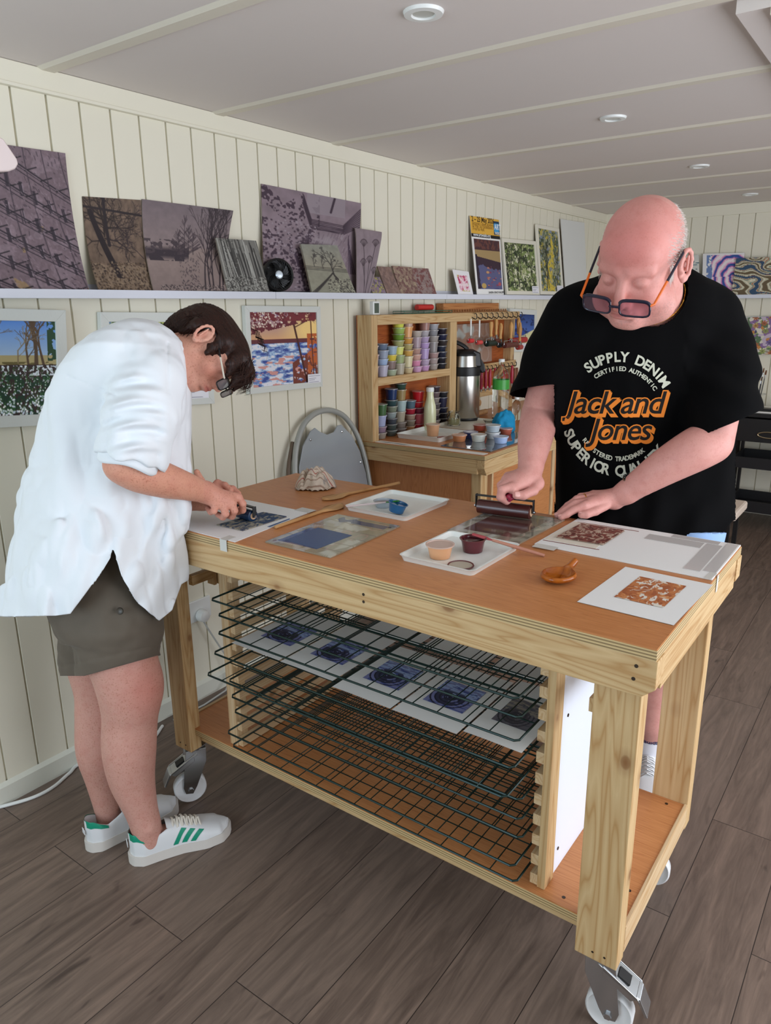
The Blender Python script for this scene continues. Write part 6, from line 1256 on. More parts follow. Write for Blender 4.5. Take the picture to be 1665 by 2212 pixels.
# hair: a smooth mass with combed grooves
Hs = Sculpt(); A_, sc_ = Am, WSC
def hE(c, r, k=.012, op='+'): Hs.ell(Wm(*c), np.array(r)*sc_, A_, k, op)
hE((0, -.024, .024), (.083, .112, .074)); hE((0, .030, .054), (.068, .072, .044), .02); hE((0, -.098, -.010), (.060, .046, .060), .02); hE((0, -.112, -.050), (.046, .028, .050), .02); hE((0, -.088, -.050), (.048, .036, .040), .02)
for s_ in (-1, 1):
    Hs.cone(Wm(s_*.068, .022, .036), Wm(s_*.073, .036, -.020), .020, .006, .018); Hs.cone(Wm(s_*.050, .078, .060), Wm(s_*.064, .088, .020), .022, .009, .014); Hs.cone(Wm(s_*.070, -.05, -.01), Wm(s_*.058, -.062, -.055), .020, .008, .014)
Hs.cone(Wm(-.03, .096, .058), Wm(-.032, .124, .006), .024, .005, .014); Hs.cone(Wm(.012, .098, .058), Wm(.012, .132, -.004), .024, .004, .014); Hs.cone(Wm(.045, .090, .054), Wm(.052, .112, .000), .022, .005, .014)
for s_ in (-1, 1): hE((s_*.092, -.008, -.004), (.030, .027, .037), .006, '-'); hE((s_*.085, -.024, -.048), (.030, .022, .030), .01, '-')
def hd(P, d):
    l = (P-hO)@Am.T/WSC; a = np.arctan2(l[:, 0], l[:, 2]+.05); g = np.sin(a*75+8*n3(l, 10)+14*l[:, 1])*.0007+n3(np.stack([a*3.2, l[:, 1]*.8, l[:, 2]*.8], 1), 12)*.0045; return d+g
HP, HQ = Hs.mesh(.0026, hd); HP = smooth_v(HP, HQ, 1, .3)
HAIR = mat('dark_brown_hair', '#22110d', .5, spec=.3); n_ = NT(HAIR); v_ = n_.coords((60, 60, 60), rnd=False); nn = n_.noise(v_, 5, 3, .6); n_.link(n_.ramp(nn, [(.35, lin('#170b08')), (.7, lin('#3a1f16'))]), n_.b.inputs['Base Color'])
hairo = body_part('hair', np_mesh('hair', HP, HQ, HAIR, tuple(WP.location)), WP)
st = MB(); R = random.Random(3)
for i in range(260):
    s_ = R.choice((-1, 1)); z0 = R.uniform(.02, .10)
    if i < 110: a = (R.uniform(-.06, .07), .092+R.uniform(-.004, .012), .07+R.uniform(-.02, .02)); b = (a[0]*1.15, a[1]+.030+R.uniform(-.01, .01), R.uniform(.005, .03)); mid = ((a[0]+b[0])/2, max(a[1], b[1])+.004, (a[2]+b[2])/2)
    elif i < 180: a = (s_*.074, R.uniform(-.085, -.04), R.uniform(-.02, .02)); b = (s_*.060, a[1]-.004+R.uniform(-.01, .02), a[2]-.052); mid = (s_*.078, (a[1]+b[1])/2, (a[2]+b[2])/2)
    elif i < 230: a = (R.uniform(-.05, .05), -.11, R.uniform(-.03, .02)); b = (a[0]*.9, -.098, a[2]-.055); mid = (a[0], -.118, (a[2]+b[2])/2)
    else: a = (R.uniform(-.03, .03), R.uniform(-.02, .05), .132); b = (a[0]+R.uniform(-.02, .02), a[1]+.03, .128+R.uniform(.0, .012)); mid = (a[0], a[1]+.015, .145)
    st.tube([Wm(*a), Wm(*mid), Wm(*b)], .0006, 4, radii=[.0008, .0007, .0002])
part('loose_strands', st, HAIR, hairo, kind='stuff')
glasses(Wm, Am, WP, DK, mat('dark_lens', '#a9acb2', .05, trans=.8, ior=1.15), DK, drop=.014, fwd=.022, tcol2=mat('pale_temple_stripe', '#cfc8b8', .3), sc=WSC)
er = Wm(.0905, -.006, -.034); part('earring', MB().lathe(er[0], er[1], er[2], [(0, -.0022), (.0022, 0), (0, .0022)], 10, (0, 0)), mat('silver_stud', '#e8e4dc', .1, 1.), WP, smooth=True)
# shorts
Sh = Sculpt(); fs_, cs_, Rs_ = loft([(1170, 120, 360, 1.91, .125), (1250, 108, 335, 1.915, .14), (1330, 118, 330, 1.93, .15), (1375, 145, 330, 1.935, .145)]); Sh.fn(fs_, cs_, Rs_, .02)
Sh.chain([pd(245, 1290, 1.885), pd(254, 1350, 1.885), pd(257, 1450, 1.915), pd(257, 1500, 1.935)], [.108, .108, .102, .100], .02); Sh.chain([pd(208, 1330, 1.99), pd(213, 1430, 2.03), pd(215, 1480, 2.05)], [.104, .096, .092], .02)
P, Q = Sh.mesh(.004, lambda P, d: d+n3(P*np.array([1, 1, 1.6]), 16, 3)*.010+n3(P, 45, 4)*.004+.0022*np.exp(-((pix(P)[1]-(1428-.22*(pix(P)[0]-185)))/2.5)**2)); P = smooth_v(P, Q, 2)
def hemS(P): x, y = pix(P); return (y-(1460-.28*(x-183)*(x > 183)))*.0012
P, Q = cut(P, Q, hemS); so = body_part('shorts', np_mesh('shorts', P, Q, KHAKI, tuple(WP.location)), WP); md = so.modifiers.new('cloth', 'SOLIDIFY'); md.thickness = .003; md.offset = -1
bt = pd(259, 1320, 1.772); part('button', MB().ring(bt, RT, UP, [(.008, -.002), (.009, 0), (.008, .003), (.005, .0015)][::-1], 16), mat('dark_button', '#3c362e', .4), so, smooth=True)
# shirt
Tt = Sculpt(); LV = [(694, 282, 330, 1.81, .03), (704, 262, 352, 1.805, .075), (720, 240, 376, 1.80, .11), (745, 205, 398, 1.80, .15), (775, 172, 408, 1.80, .17), (810, 143, 412, 1.81, .175), (860, 113, 413, 1.825, .17), (930, 90, 412, 1.85, .155), (1010, 68, 410, 1.87, .142), (1100, 48, 403, 1.88, .155), (1200, 30, 393, 1.90, .185), (1270, 18, 388, 1.915, .20), (1345, 6, 384, 1.93, .205)]
ft, ct, Rt_ = loft(LV, 2.2); Tt.fn(ft, ct, Rt_, .03)
Sl = Sculpt(); Sl.chain([pd(322, 822, 1.70), pd(306, 895, 1.672), pd(285, 975, 1.665), pd(262, 1050, 1.67)], [.082, .080, .067, .062], .022)
Tt.chain([pd(335, 825, 1.92), pd(325, 920, 1.96), pd(320, 1010, 1.98)], [.075, .07, .06], .03)
cuffc = pd(282, 975, 1.665); cuffd = unit(pd(266, 1035, 1.67)-pd(306, 895, 1.672)); cuffp = pd(283, 990, 1.665)
Tt.fn(lambda P: np.maximum(Sl.dist(P), (P-cuffp)@cuffd), pd(300, 920, 1.68), .20, .022)
def shirt_d(P, d):
    x, y = pix(P); q = P*np.array([1, 1, .38]); f = n3(q, 9, 1)*.034+(.5-np.abs(n3(q+.02*n3(P, 6, 9)[:, None], 17, 2))*3)*.014+(.5-np.abs(n3(P*np.array([1, 1, .55]), 34, 12))*3)*.0048; f *= np.clip((y-760)/250, .35, 1)
    # sleeve pull folds: arcs across the upper arm and gathered rolls above the cuff
    sl = np.exp(-(((x-290)/62)**2+((y-905)/105)**2)**2)*(((P-np.array([0, 0, CAM_H]))@FW) < 1.74); t = (P-cuffc)@cuffd; ar = y-.0030*(x-300)**2*1.0
    f = f*(1-.6*sl)+sl*(.008*np.sin(ar*.115+.03*(x-280))+.0045*np.sin(ar*.25+2))
    f += .004*np.sin((x+.35*y)*.11)*np.clip((y-1080)/150, 0, 1)*np.clip((x-40)/60, 0, 1)
    nr = ((P-np.array([0, 0, CAM_H]))@FW) < 1.84
    f += nr*.0035*(np.exp(-((y-(815+(x-150)*.38))/2.6)**2)*(x > 145)*(x < 252)+np.exp(-((x-361-.02*(y-745))/2.6)**2)*(y > 738)*(y < 850))
    tb = np.maximum(np.maximum(1.162-P[:, 0], P[:, 1]-1.742), P[:, 2]-.945)
    return np.maximum(d+f, -tb)
P, Q = Tt.mesh(.0036, shirt_d, pad=.03); P = smooth_v(P, Q, 2)
hx_, hy_ = [-40, 8, 120, 152, 185, 215, 236, 243, 250, 268, 300, 345, 372, 392, 430], [1326, 1332, 1330, 1326, 1282, 1240, 1205, 1183, 1200, 1255, 1305, 1340, 1318, 1262, 1240]
def hemT(P):
    x, y = pix(P); a = (y-np.interp(x, hx_, hy_))*.0012*.6; w = (P-np.array([0, 0, CAM_H]))@FW; near = w < 1.80; t = (P-pd(284, 985, 1.665))@cuffd
    side = (x > 195) & (x < 360) & (y > 940) & (y < 1090) & (w < 1.712)
    nk = unit(pd(432, 752, 1.85)-pd(350, 800, 1.82)); q0 = P-pd(375, 780, 1.832); c = q0@nk; rr = np.linalg.norm(q0-c[:, None]*nk, axis=1)
    return np.where((rr < .12) & (y < 840) & (c > -.075), np.maximum(a, .064-rr), a)
P, Q = cut(P, Q, hemT); shirt = body_part('shirt', np_mesh('shirt', P, Q, FABW, tuple(WP.location)), WP); md = shirt.modifiers.new('cloth', 'SOLIDIFY'); md.thickness = .0022; md.offset = -1
# rolled cuff and stand collar
def ringloft(c, d, u, prof, seg=48, wob=0.): d = unit(d); u = unit(np.array(u)-d*np.dot(u, d)); w = np.cross(d, u); return lambda a, v: (lambda r, h, th: c+u*r*math.cos(th)+w*r*math.sin(th)*.92+d*(h+wob*math.sin(3*th+1)))(np.interp(v, np.linspace(0, 1, len(prof)), [p[0] for p in prof]), np.interp(v, np.linspace(0, 1, len(prof)), [p[1] for p in prof]), a*2*PI)
part('rolled_cuff', MB().grid(ringloft(pd(282, 980, 1.665), cuffd, RT, [(.052, -.018), (.064, -.024), (.069, -.010), (.068, .012), (.067, .028), (.061, .033), (.054, .028), (.052, .0)], wob=.004), 48, 24, closed_u=True), FABW, shirt, smooth='all')
nkd = unit(pd(432, 752, 1.85)-pd(350, 790, 1.82))
part('collar', MB().grid(ringloft(pd(352, 782, 1.822), nkd, UP, [(.068, -.03), (.072, -.018), (.069, .006), (.067, .016), (.064, .016), (.063, .0), (.061, -.02)], wob=.006), 48, 20, closed_u=True), FABW, shirt, smooth='all')
# trainers
SHW = mat('white_leather', '#d9dadb', .5); SOLE = mat('rubber_sole', '#cfc9c2', .6); GRN = mat('green_leather', '#0f8a6c', .5); LACE = mat('cream_laces', '#d6cfc2', .7)
def trainer(name, heel, toe, parent, stripes, sides=(1,), lacec=LACE, green=True, L=.29):
    heel, toe = np.array([*heel, 0.]), np.array([*toe, 0.]); d = unit(toe-heel); s = np.cross((0, 0, 1.), d); L = np.linalg.norm(toe-heel)
    t = bpy.data.objects.new(name, None); COL.objects.link(t); t.parent = parent; t.location = Vector((heel+toe)/2)-wpos(parent)
    def hw(x): return np.interp(x, [0, .03, .12, .3, .5, .72, .88, .97, 1.], [.004, .022, .036, .034, .036, .049, .044, .022, .004])
    def G(x, y, z): return heel+d*x*L+s*y+np.array([0, 0, z])
    def sole(u, v):
        a = u*2*PI; x = .5-.5*math.cos(a) if True else 0; w = hw(x)*(1 if a < PI else -1); k = 1.04 if v < .75 else 1.; z = [0.001, .001, .014, .029, .031][min(4, int(v*4.999))]
        if v == 0: return G(.5+(x-.5)*.98, w*.9, .0005)
        return G(.5+(x-.5)*1.02, w*1.06, z)
    part('sole', MB().grid(sole, 64, 6, closed_u=True).add([sole(i/64, 0) for i in range(64)], [tuple(range(64))]).add([sole(i/64, 1) for i in range(64)], [tuple(range(64))]), SOLE, t, smooth=50)
    def top(x): return np.interp(x, [0, .06, .2, .38, .5, .7, .85, 1.], [.098, .096, .072, .090, .092, .068, .056, .042])
    def up(u, v):
        a = u*2*PI; x = .5-.5*math.cos(a); sg = 1 if a < PI else -1; h = .029+(top(x)-.029)*math.sin(v*PI/2)**.85; w = hw(x)*(1.02-.0*v)
        open_ = np.interp(x, [0, .05, .1, .3, .38, .46, 1], [1, 1, 1, 1, .8, .0, 0]); inner = w*(math.cos(v*PI/2)**.75)*(1-open_)+(w*(1-.24*v**2))*open_
        if x > .9: h = .024+(top(x)-.024)*math.sin(v*PI/2)
        return G(.012+x*.976, sg*inner, h)
    part('upper', MB().grid(up, 120, 22, closed_u=True), SHW, t, smooth='all')
    def onup(x, h, sg, out=.0012):
        # point of the upper at length x and height fraction h
        u = math.acos(1-2*x)/(2*PI); u = u if sg > 0 else 1-u; p = np.array(up(u, h)); n = np.array(up(u, h+.04))-p; c = G(x, 0, p[2]); o = unit(p-c+np.array([0, 0, .01])); return p+o*out
    if stripes:
        for sg in sides:
            for k in range(3):
                x0 = .40+.085*k; part('stripe', MB().grid(lambda u, v, x0=x0: onup(x0+.055*u*.9+.10*v**1.0, .06+.50*v, sg), 6, 16), GRN, t, smooth='all', label='green side stripe')
    if green:
        part('heel_tab', MB().grid(lambda u, v: onup(max(.0005, .20*abs(2*u-1)**1.4), min(.985, .42+.16*abs(2*u-1)+(.55-.30*abs(2*u-1)**2)*v), 1 if u > .5 else -1, .0022), 33, 12), GRN, t, smooth='all', label='green heel tab')
        hl = G(-.004, 0, .066); tr = MB()
        for a in (-.5, 0, .5): tr.prism([hl+s*(.007*math.sin(a)*1.6-.003)+np.array([0, 0, -.004]), hl+s*(.007*math.sin(a)*1.6+.003)+np.array([0, 0, -.004]), hl+s*(.014*math.sin(a)*1.3)+np.array([0, 0, .010*math.cos(a*1.3)])], -d*.0015)
        tr.prism([hl+s*-.010+np.array([0, 0, -.006]), hl+s*.010+np.array([0, 0, -.006]), hl+s*.009+np.array([0, 0, -.009]), hl-s*.009+np.array([0, 0, -.009])], -d*.0015); part('logo', tr, SHW, t)
    part('tongue', MB().grid(lambda u, v: G(.36+.24*v, (u-.5)*.05, .104-.030*v-(.012*(2*u-1)**2)), 9, 8), SHW, t, smooth='all')
    lc = MB()
    for k in range(6):
        x = .42+.046*k; z = top(x)+.004; w = .024
        lc.tube([G(x, -w, z-.012), G(x+.008, -w*.5, z+.001), G(x+.014, 0, z+.004), G(x+.008, w*.5, z+.001), G(x, w, z-.012)], .0034, 6, flat=.5); lc.tube([G(x, w, z-.012), G(x+.03, -w*.2, z+.003), G(x+.042, -w, z-.014)], .003, 6, flat=.5)
    part('laces', lc, lacec, t, smooth=True); return t
trainer('trainer', (.958, 1.605), (1.215, 1.478), WP, True, sides=(-1,)); trainer('trainer', (.915, 1.748), (1.188, 1.688), WP, True, sides=(-1,))
# small roller in her hands
a_, b_ = at(562, 1119, 'z', .9615), at(500, 1101, 'z', .9615); ax2 = unit(b_-a_)
brayer('small_roller', (a_+b_)/2, ax2, .0155, .034, '#16304f', pd(452, 1072, 1.93), pd(500, 1092, 1.935), 'small navy inked roller held by the person in the white shirt', BLACK, frame_h=.024)
# ================================================================ the bald person in the black t-shirt
MP = thing('person', 'bald person in black printed t-shirt and glasses rolling ink behind the table', 'person', (2.15, .60, 0))
S = Sculpt(); fh = unit(-FW*.69-RT*.73); pt = math.radians(41); mf = fh*math.cos(pt)-UP*math.sin(pt); mu = UP*math.cos(pt)+fh*math.sin(pt); mr = np.cross(mf, mu); ro = math.radians(-21)
mu = mu*math.cos(ro)+mr*math.sin(ro); mO = pd(1382, 566, 1.70); MS = 1.14
Wb, Ab = head(S, mO, mf, mu, sc=MS, jowl=.35, nose=1.03)
S.chain([pd(1402, 600, 1.78), pd(1402, 680, 1.90)], [.076, .082], .03)
f1, c1_, R1 = loft([(700, 1255, 1540, 1.95, .10), (760, 1230, 1550, 1.98, .12), (900, 1230, 1550, 2.09, .13), (1090, 1225, 1555, 2.20, .135), (1180, 1230, 1555, 2.23, .13)]); S.fn(f1, c1_, R1, .04)
S.cone(pd(1250, 715, 1.94), pd(1535, 710, 1.94), .055, .055, .03)
# his right arm and fist
eR, wR = pd(1166, 890, 2.10), pd(1146, 1010, 1.985)
limb(S, [pd(1240, 715, 1.94), pd(1198, 800, 2.03), eR], [.060, .056, .050]); limb(S, [eR, pd(1160, 925, 2.07), pd(1152, 970, 2.02), wR], [.050, .050, .042, .031])
S.chain([wR, pd(1142, 1032, 1.97)], [.031, .028], .012)
KR = [(1107, 1056, 1.925), (1095, 1046, 1.945), (1094, 1036, 1.965), (1098, 1030, 1.985)]
for kx in KR: S.cone(pd(1140, 1030, 1.968), pd(*kx), .024, .0145, .012)
S.ell(pd(1120, 1044, 1.955), (.036, .026, .026), [RT, UP, FW], .014)
MFR = [([(1104, 1052, 1.925), (1084, 1058, 1.918), (1081, 1074, 1.925), (1094, 1083, 1.94)], .0115), ([(1098, 1046, 1.945), (1084, 1052, 1.945), (1083, 1070, 1.95), (1096, 1082, 1.962)], .0115), ([(1094, 1038, 1.965), (1082, 1048, 1.97), (1084, 1064, 1.975), (1098, 1076, 1.98)], .011),
       ([(1098, 1032, 1.985), (1090, 1042, 1.99), (1092, 1058, 1.995), (1104, 1068, 1.99)], .010), ([(1162, 1042, 1.955), (1152, 1060, 1.93), (1130, 1070, 1.915), (1116, 1070, 1.912)], .0130)]
for pts, r_ in MFR: S.chain([pd(*q) for q in pts], [r_*1.08, r_, r_*.95, r_*.86], .0035)
S.cone(pd(1146, 1024, 1.975), pd(1160, 1046, 1.955), .026, .017, .012)
# his left arm, hand flat at the table edge
eL, wL = pd(1535, 955, 1.885), pd(1352, 1064, 1.985)
limb(S, [pd(1535, 715, 1.94), pd(1550, 840, 1.91), eL], [.060, .058, .054]); limb(S, [eL, pd(1500, 972, 1.885), pd(1430, 1012, 1.925), wL], [.054, .055, .046, .030])
S.chain([wL, pd(1330, 1076, 2.0)], [.031, .027], .012)
KL = [(1262, 1092, 1.965), (1272, 1083, 1.985), (1276, 1074, 2.005), (1282, 1068, 2.02)]
for kx in KL: S.cone(pd(1326, 1078, 2.008), pd(*kx), .023, .0125, .012)
LF = [([KL[0], (1240, 1101, 1.965), (1224, 1111, 1.963), (1212, 1117, 1.963)], .0105), ([KL[1], (1242, 1088, 1.985), (1220, 1102, 1.983), (1204, 1113, 1.982)], .0108), ([KL[2], (1246, 1078, 2.0), (1226, 1092, 2.0), (1208, 1108, 2.0)], .0100), ([KL[3], (1254, 1072, 2.02), (1238, 1084, 2.02), (1222, 1098, 2.02)], .0090),
      ([(1308, 1092, 1.985), (1286, 1104, 1.965), (1266, 1111, 1.955), (1256, 1112, 1.955)], .0120)]
for pts, r_ in LF: S.chain([pd(*q) for q in pts], [r_*1.08, r_, r_*.93, r_*.82], .0035)
S.ell(pd(1300, 1082, 2.0), (.032, .018, .02), [unit(RT+.3*UP), unit(UP-.3*RT), FW], .012)
# legs
for (dx, dy) in ((0, 0), (-.10, .26)):
    hip, kn, an = V(2.21+dx*.3, .545+dy*.7, .84), V(2.13+dx, .535+dy, .48), V(2.205+dx, .552+dy, .10)
    S.chain([hip, kn], [.10, .066], .03); S.chain([kn, kn*.6+an*.4+V(.02, .015, 0), kn*.25+an*.75, an], [.064, .060, .042, .038], .02); S.cone(an-V(0, 0, .035), an+V(-.10, -.03, -.062), .032, .02, .01)
P, Q = S.mesh(.0026); P = smooth_v(P, Q, 1, .4)
loc = (P-mO)@Ab.T/MS; col = np.tile(np.array(lin('#d59a90')), (len(P), 1)); near = np.linalg.norm(loc, axis=1) < .17
fore = near*np.exp(-((loc[:, 0]/.07)**2+((loc[:, 2]-.07)/.05)**2)); col = blend(col, fore*.55*(loc[:, 1] > -.03), '#c4605c'); nz = near*np.exp(-((loc[:, 0]/.02)**2+((loc[:, 2]+.03)/.02)**2))*(loc[:, 1] > .09); col = blend(col, nz*.5, '#cf7468')
ck = near*np.exp(-(((np.abs(loc[:, 0])-.045)/.025)**2+((loc[:, 2]+.035)/.028)**2))*(loc[:, 1] > .0); col = blend(col, ck*.4, '#d07a70'); lp = near*np.exp(-((loc[:, 0]/.023)**2+((loc[:, 2]+.0625)/.009)**2)**2)*(loc[:, 1] > .088); col = blend(col, lp*.6, '#b85f5a')
stb = near*(loc[:, 2] < -.05)*(loc[:, 1] > .03)*(n3(P, 500, 3) > .12); col = blend(col, stb*.25, '#8f7a74')
body_part('body', np_mesh('body', P, Q, SKM, tuple(MP.location), col), MP)
# short white hair at the sides and back
hm = MB(); R = random.Random(5); tree_ = BVHTree.FromPolygons([Vector(p) for p in P[::1]][:0] or [Vector((0, 0, 0)), Vector((1, 0, 0)), Vector((0, 1, 0))], [(0, 1, 2)])
for i in range(1500):
    s_ = R.choice((-1, 1)); y = R.uniform(-.105, .045); z = R.uniform(-.02, .095) if y < 0 else R.uniform(.0, .075); zz = (z-.042)/.080; yy = (y+.012)/.096; q = 1-zz*zz-yy*yy
    if q < .12 or (y > .0 and z > .075): continue
    x = s_*.076*math.sqrt(q); a = V(x, y, z); d = unit(V(s_*.12, -.75, -.55+R.uniform(-.2, .2))); L_ = R.uniform(.008, .018)
    hm.tube([Wb(*a), Wb(*(a+d*L_*.5+V(s_*.0016, 0, 0))), Wb(*(a+d*L_+V(s_*.0012, 0, 0)))], .0004, 3, radii=[.0004, .0004, .00015])
for s_ in (-1, 1):
    for i in range(60): a = V(s_*(.071+R.uniform(-.003, .002)), .018+R.uniform(-.006, .012), R.uniform(-.02, .01)); hm.tube([Wb(*a), Wb(*(a+V(s_*.002, .002, -.012)))], .0004, 3, radii=[.0005, .0002])
part('hair', hm, mat('white_hair', '#d8d2cc', .5), MP, label='short sparse white hair at the sides', kind='stuff')
glasses(Wb, Ab, MP, mat('navy_glasses_frame', '#14142c', .25, coat=.3), mat('rose_lens', '#c9a8b4', .03, trans=.9, ior=1.15), mat('navy_temple', '#15152a', .3), drop=.024, fwd=.028, tcol2=mat('orange_temple', '#e06a1c', .35), sc=MS, wide=1.12)
# t-shirt
Tt = Sculpt(); f1, c1_, R1 = loft([(588, 1310, 1486, 1.90, .06), (612, 1268, 1520, 1.905, .085), (640, 1236, 1548, 1.91, .115), (675, 1216, 1570, 1.93, .14), (720, 1210, 1580, 1.95, .155), (800, 1206, 1578, 2.0, .165), (900, 1208, 1574, 2.08, .165), (1000, 1208, 1580, 2.15, .165), (1090, 1206, 1582, 2.20, .165), (1200, 1214, 1580, 2.24, .16)], 2.3); Tt.fn(f1, c1_, R1, .04)
Tt.chain([pd(1250, 690, 1.90), pd(1205, 780, 1.99), pd(1166, 860, 2.06), pd(1152, 905, 2.10)], [.088, .086, .078, .078], .03)
Tt.chain([pd(1520, 692, 1.93), pd(1550, 790, 1.91), pd(1560, 890, 1.89), pd(1558, 960, 1.885)], [.090, .090, .084, .082], .03)
def tee_d(P, d):
    x, y = pix(P); q = P*np.array([1, 1, .35]); f = n3(q, 8, 6)*.016+n3(q, 20, 7)*.007
    f += .006*np.sin((x*.9+y*.45)*.07)*np.clip((y-1060)/60, 0, 1)+.004*np.sin((y-.5*x)*.085)*(x > 1480)*np.exp(-((y-800)/110)**2)+.004*np.sin((x-1375)*.09)*np.exp(-((x-1375)/60)**2)*np.clip((y-760)/80, 0, 1); return d+f
P, Q = Tt.mesh(.0042, tee_d, pad=.02); P = smooth_v(P, Q, 2); nb, nt_ = pd(1402, 672, 1.885), pd(1402, 600, 1.78); nd = unit(nt_-nb); cR = unit(pd(1152, 905, 2.10)-pd(1205, 780, 1.99)); cL = unit(pd(1562, 960, 2.0)-pd(1552, 790, 1.93))
def hemM(P):
    x, y = pix(P); a = (y-np.interp(x, [1150, 1400, 1520, 1545, 1582, 1600], [1150, 1170, 1180, 1172, 1125, 1120]))*.0012; w = (P-np.array([0, 0, CAM_H]))@FW
    t1_ = (P-pd(1168, 846, 2.05))@unit(-UP+.02*RT); s1 = (x < 1199) & (y > 800); a = np.where(s1, np.maximum(a, t1_), a)
    t2_ = (P-pd(1550, 922, 1.885))@unit(-UP*.92+.39*RT); s2 = (x > 1462) & (y > 850) & ((w < 1.955) | (x > 1588)); a = np.where(s2, np.maximum(a, t2_), a)
    q0 = P-nb; c = q0@nd; rr = np.linalg.norm(q0-c[:, None]*nd, axis=1); return np.where((rr < .15) & (y < 745) & (c > -.08), np.maximum(a, .090-rr), a)
P, Q = cut(P, Q, hemM); tee = body_part('t_shirt', np_mesh('t_shirt', P, Q, FABK, tuple(MP.location)), MP); md = tee.modifiers.new('cloth', 'SOLIDIFY'); md.thickness = .002; md.offset = -1
bvh = BVHTree.FromPolygons([Vector(p) for p in P], [tuple(map(int, q)) for q in Q])
# chest print: lettering laid on the cloth from the front of the chest
chd = unit(V(FW[0], FW[1], FW[2])); ORG = mat('orange_flock', '#e8842a', .8); CRE = mat('cream_flock', '#c9cbb9', .8); INK2 = mat('black_flock', '#100d0c', .85)
def lay(name, vf, place, m, out, label=None):
    v, f = vf; bm = bmesh.new(); vs = [bm.verts.new((p[0], p[1], 0)) for p in v]
    for q in f:
        try: bm.faces.new([vs[i] for i in q])
        except ValueError: pass
    bmesh.ops.triangulate(bm, faces=bm.faces); 
    for _ in range(3):
        lg = [e for e in bm.edges if e.calc_length() > .010]
        if not lg: break
        bmesh.ops.subdivide_edges(bm, edges=lg, cuts=1); bmesh.ops.triangulate(bm, faces=bm.faces)
    mb = MB(); vv = []
    for q in bm.verts:
        q.index = len(vv); x, y = place(q.co.x, q.co.y); d = FW+RT*(x-832.5)/F_PX-UP*(y-1106.)/F_PX; dn = unit(d); o = np.array([0, 0, CAM_H])+d*1.5; hit = bvh.ray_cast(Vector(o), Vector(dn)); p = np.array(hit[0]) if hit[0] else o+dn*.4; vv.append(p-dn*out)
    bm.faces.ensure_lookup_table(); mb.add(vv, [tuple(w.index for w in q.verts) for q in bm.faces]); bm.free(); return part(name, mb, m, tee, label=label)
def arc(txt, size, cx, cy, R0, a0, a1, top=True, sq=.88):
    n = len(txt); allv, allf = [], []
    for i, ch_ in enumerate(txt):
        if ch_ == ' ': continue
        v, f = text_mb(ch_, size, size*.03); w = max(p[0] for p in v); a = math.radians(a0+(a1-a0)*(i+.5)/n); o = len(allv)
        for p in v:
            x, y = p[0]-w/2, p[1]
            if top: rx, ry = (R0+y)*math.sin(a)+x*math.cos(a), -((R0+y)*math.cos(a)-x*math.sin(a))
            else: rr = R0-y; rx, ry = rr*math.sin(a)+x*math.cos(a), rr*math.cos(a)-x*math.sin(a)
            allv.append((cx+rx*sq, cy+ry, 0))
        allf += [tuple(k+o for k in q) for q in f]
    return [(p[0]*.001, p[1]*.001, 0) for p in allv], allf
pl_ = lambda x, y: (x*1000, y*1000)
for a in (arc('SUPPLY DENIM', 30, 1338, 893, 112, -40, 60, sq=.95), arc('CERTIFIED AUTHENTIC', 13.5, 1338, 893, 92, -36, 58, sq=.95), arc('SUPERIOR QUALITY', 32, 1336, 886, 142, -72, 52, top=False), arc('REGISTERED TRADEMARK', 14, 1336, 886, 110, -54, 36, top=False)): lay('lettering', a, pl_, CRE, .0018, 'cream printed lettering')
def script(txt, size, x0, y0, rot, bold, dx=0., dy=0.):
    v, f = text_mb(txt, size, bold, .28, .92); c, s = math.cos(rot), math.sin(rot); return [((x0+dx+p[0]*c+p[1]*s)*.001, (y0+dy-p[1]*c+p[0]*s)*.001, 0) for p in v], f
for txt, size, x0, y0 in (('Jack and', 69, 1222, 893), ('Jones', 66, 1272, 950)):
    for k in range(3): lay('logo_shadow', script(txt, size, x0, y0, .0, 3.2, dx=2.0*k, dy=2.6*k), pl_, ORG, .0018+.0001*k, 'orange drop shadow of the chest logo')
    lay('logo', script(txt, size, x0, y0, .0, .6), pl_, INK2, .0026, 'black script letters outlined in orange')
# shorts
JE = mat('pale_blue_denim', '#8fb0dc', .8); Sh = Sculpt()
Sh.cone(V(2.19, .505, .90), V(2.14, .515, .55), .112, .100, .03); Sh.cone(V(2.15, .72, .90), V(2.06, .76, .55), .118, .105, .03)
P, Q = Sh.mesh(.005, lambda P, d: np.where(pix(P)[1] < 1150, np.maximum(d, f1(P)+.022), d+n3(P, 14, 2)*.006), B=10, pad=.06); P = smooth_v(P, Q, 2); P, Q = cut(P, Q, lambda P: np.maximum(.56-P[:, 2], P[:, 2]-.965)); so = body_part('shorts', np_mesh('shorts', P, Q, JE, tuple(MP.location)), MP); md = so.modifiers.new('cloth', 'SOLIDIFY'); md.thickness = .003; md.offset = -1
for (dx, dy) in ((0, 0), (-.10, .26)):
    tt = trainer('trainer', (2.27+dx, .575+dy), (2.0+dx, .49+dy), MP, False, green=False, lacec=SHW)
    sk = part('sock', MB().ring(V(2.205+dx, .552+dy, 0), (1, 0, 0), (0, 1, 0), [(.046, .06), (.048, .10), (.049, .15), (.048, .185), (.040, .187)], 32, (0, 0)), mat('white_sock', '#e6e6ee', .85), MP, smooth=True)
v, f = text_mb('adidas', .021, .0004); w = max(p[0] for p in v); sc2 = V(2.205, .552, 0); th0 = math.atan2(-.552-.0, -2.205)+.18
part('lettering', MB().add([sc2+V((.0512)*math.cos(th0+(p[0]-w/2)/.047), .0512*math.sin(th0+(p[0]-w/2)/.047), .140+p[1]) for p in v], f), mat('navy_print', '#24305a', .7), MP)
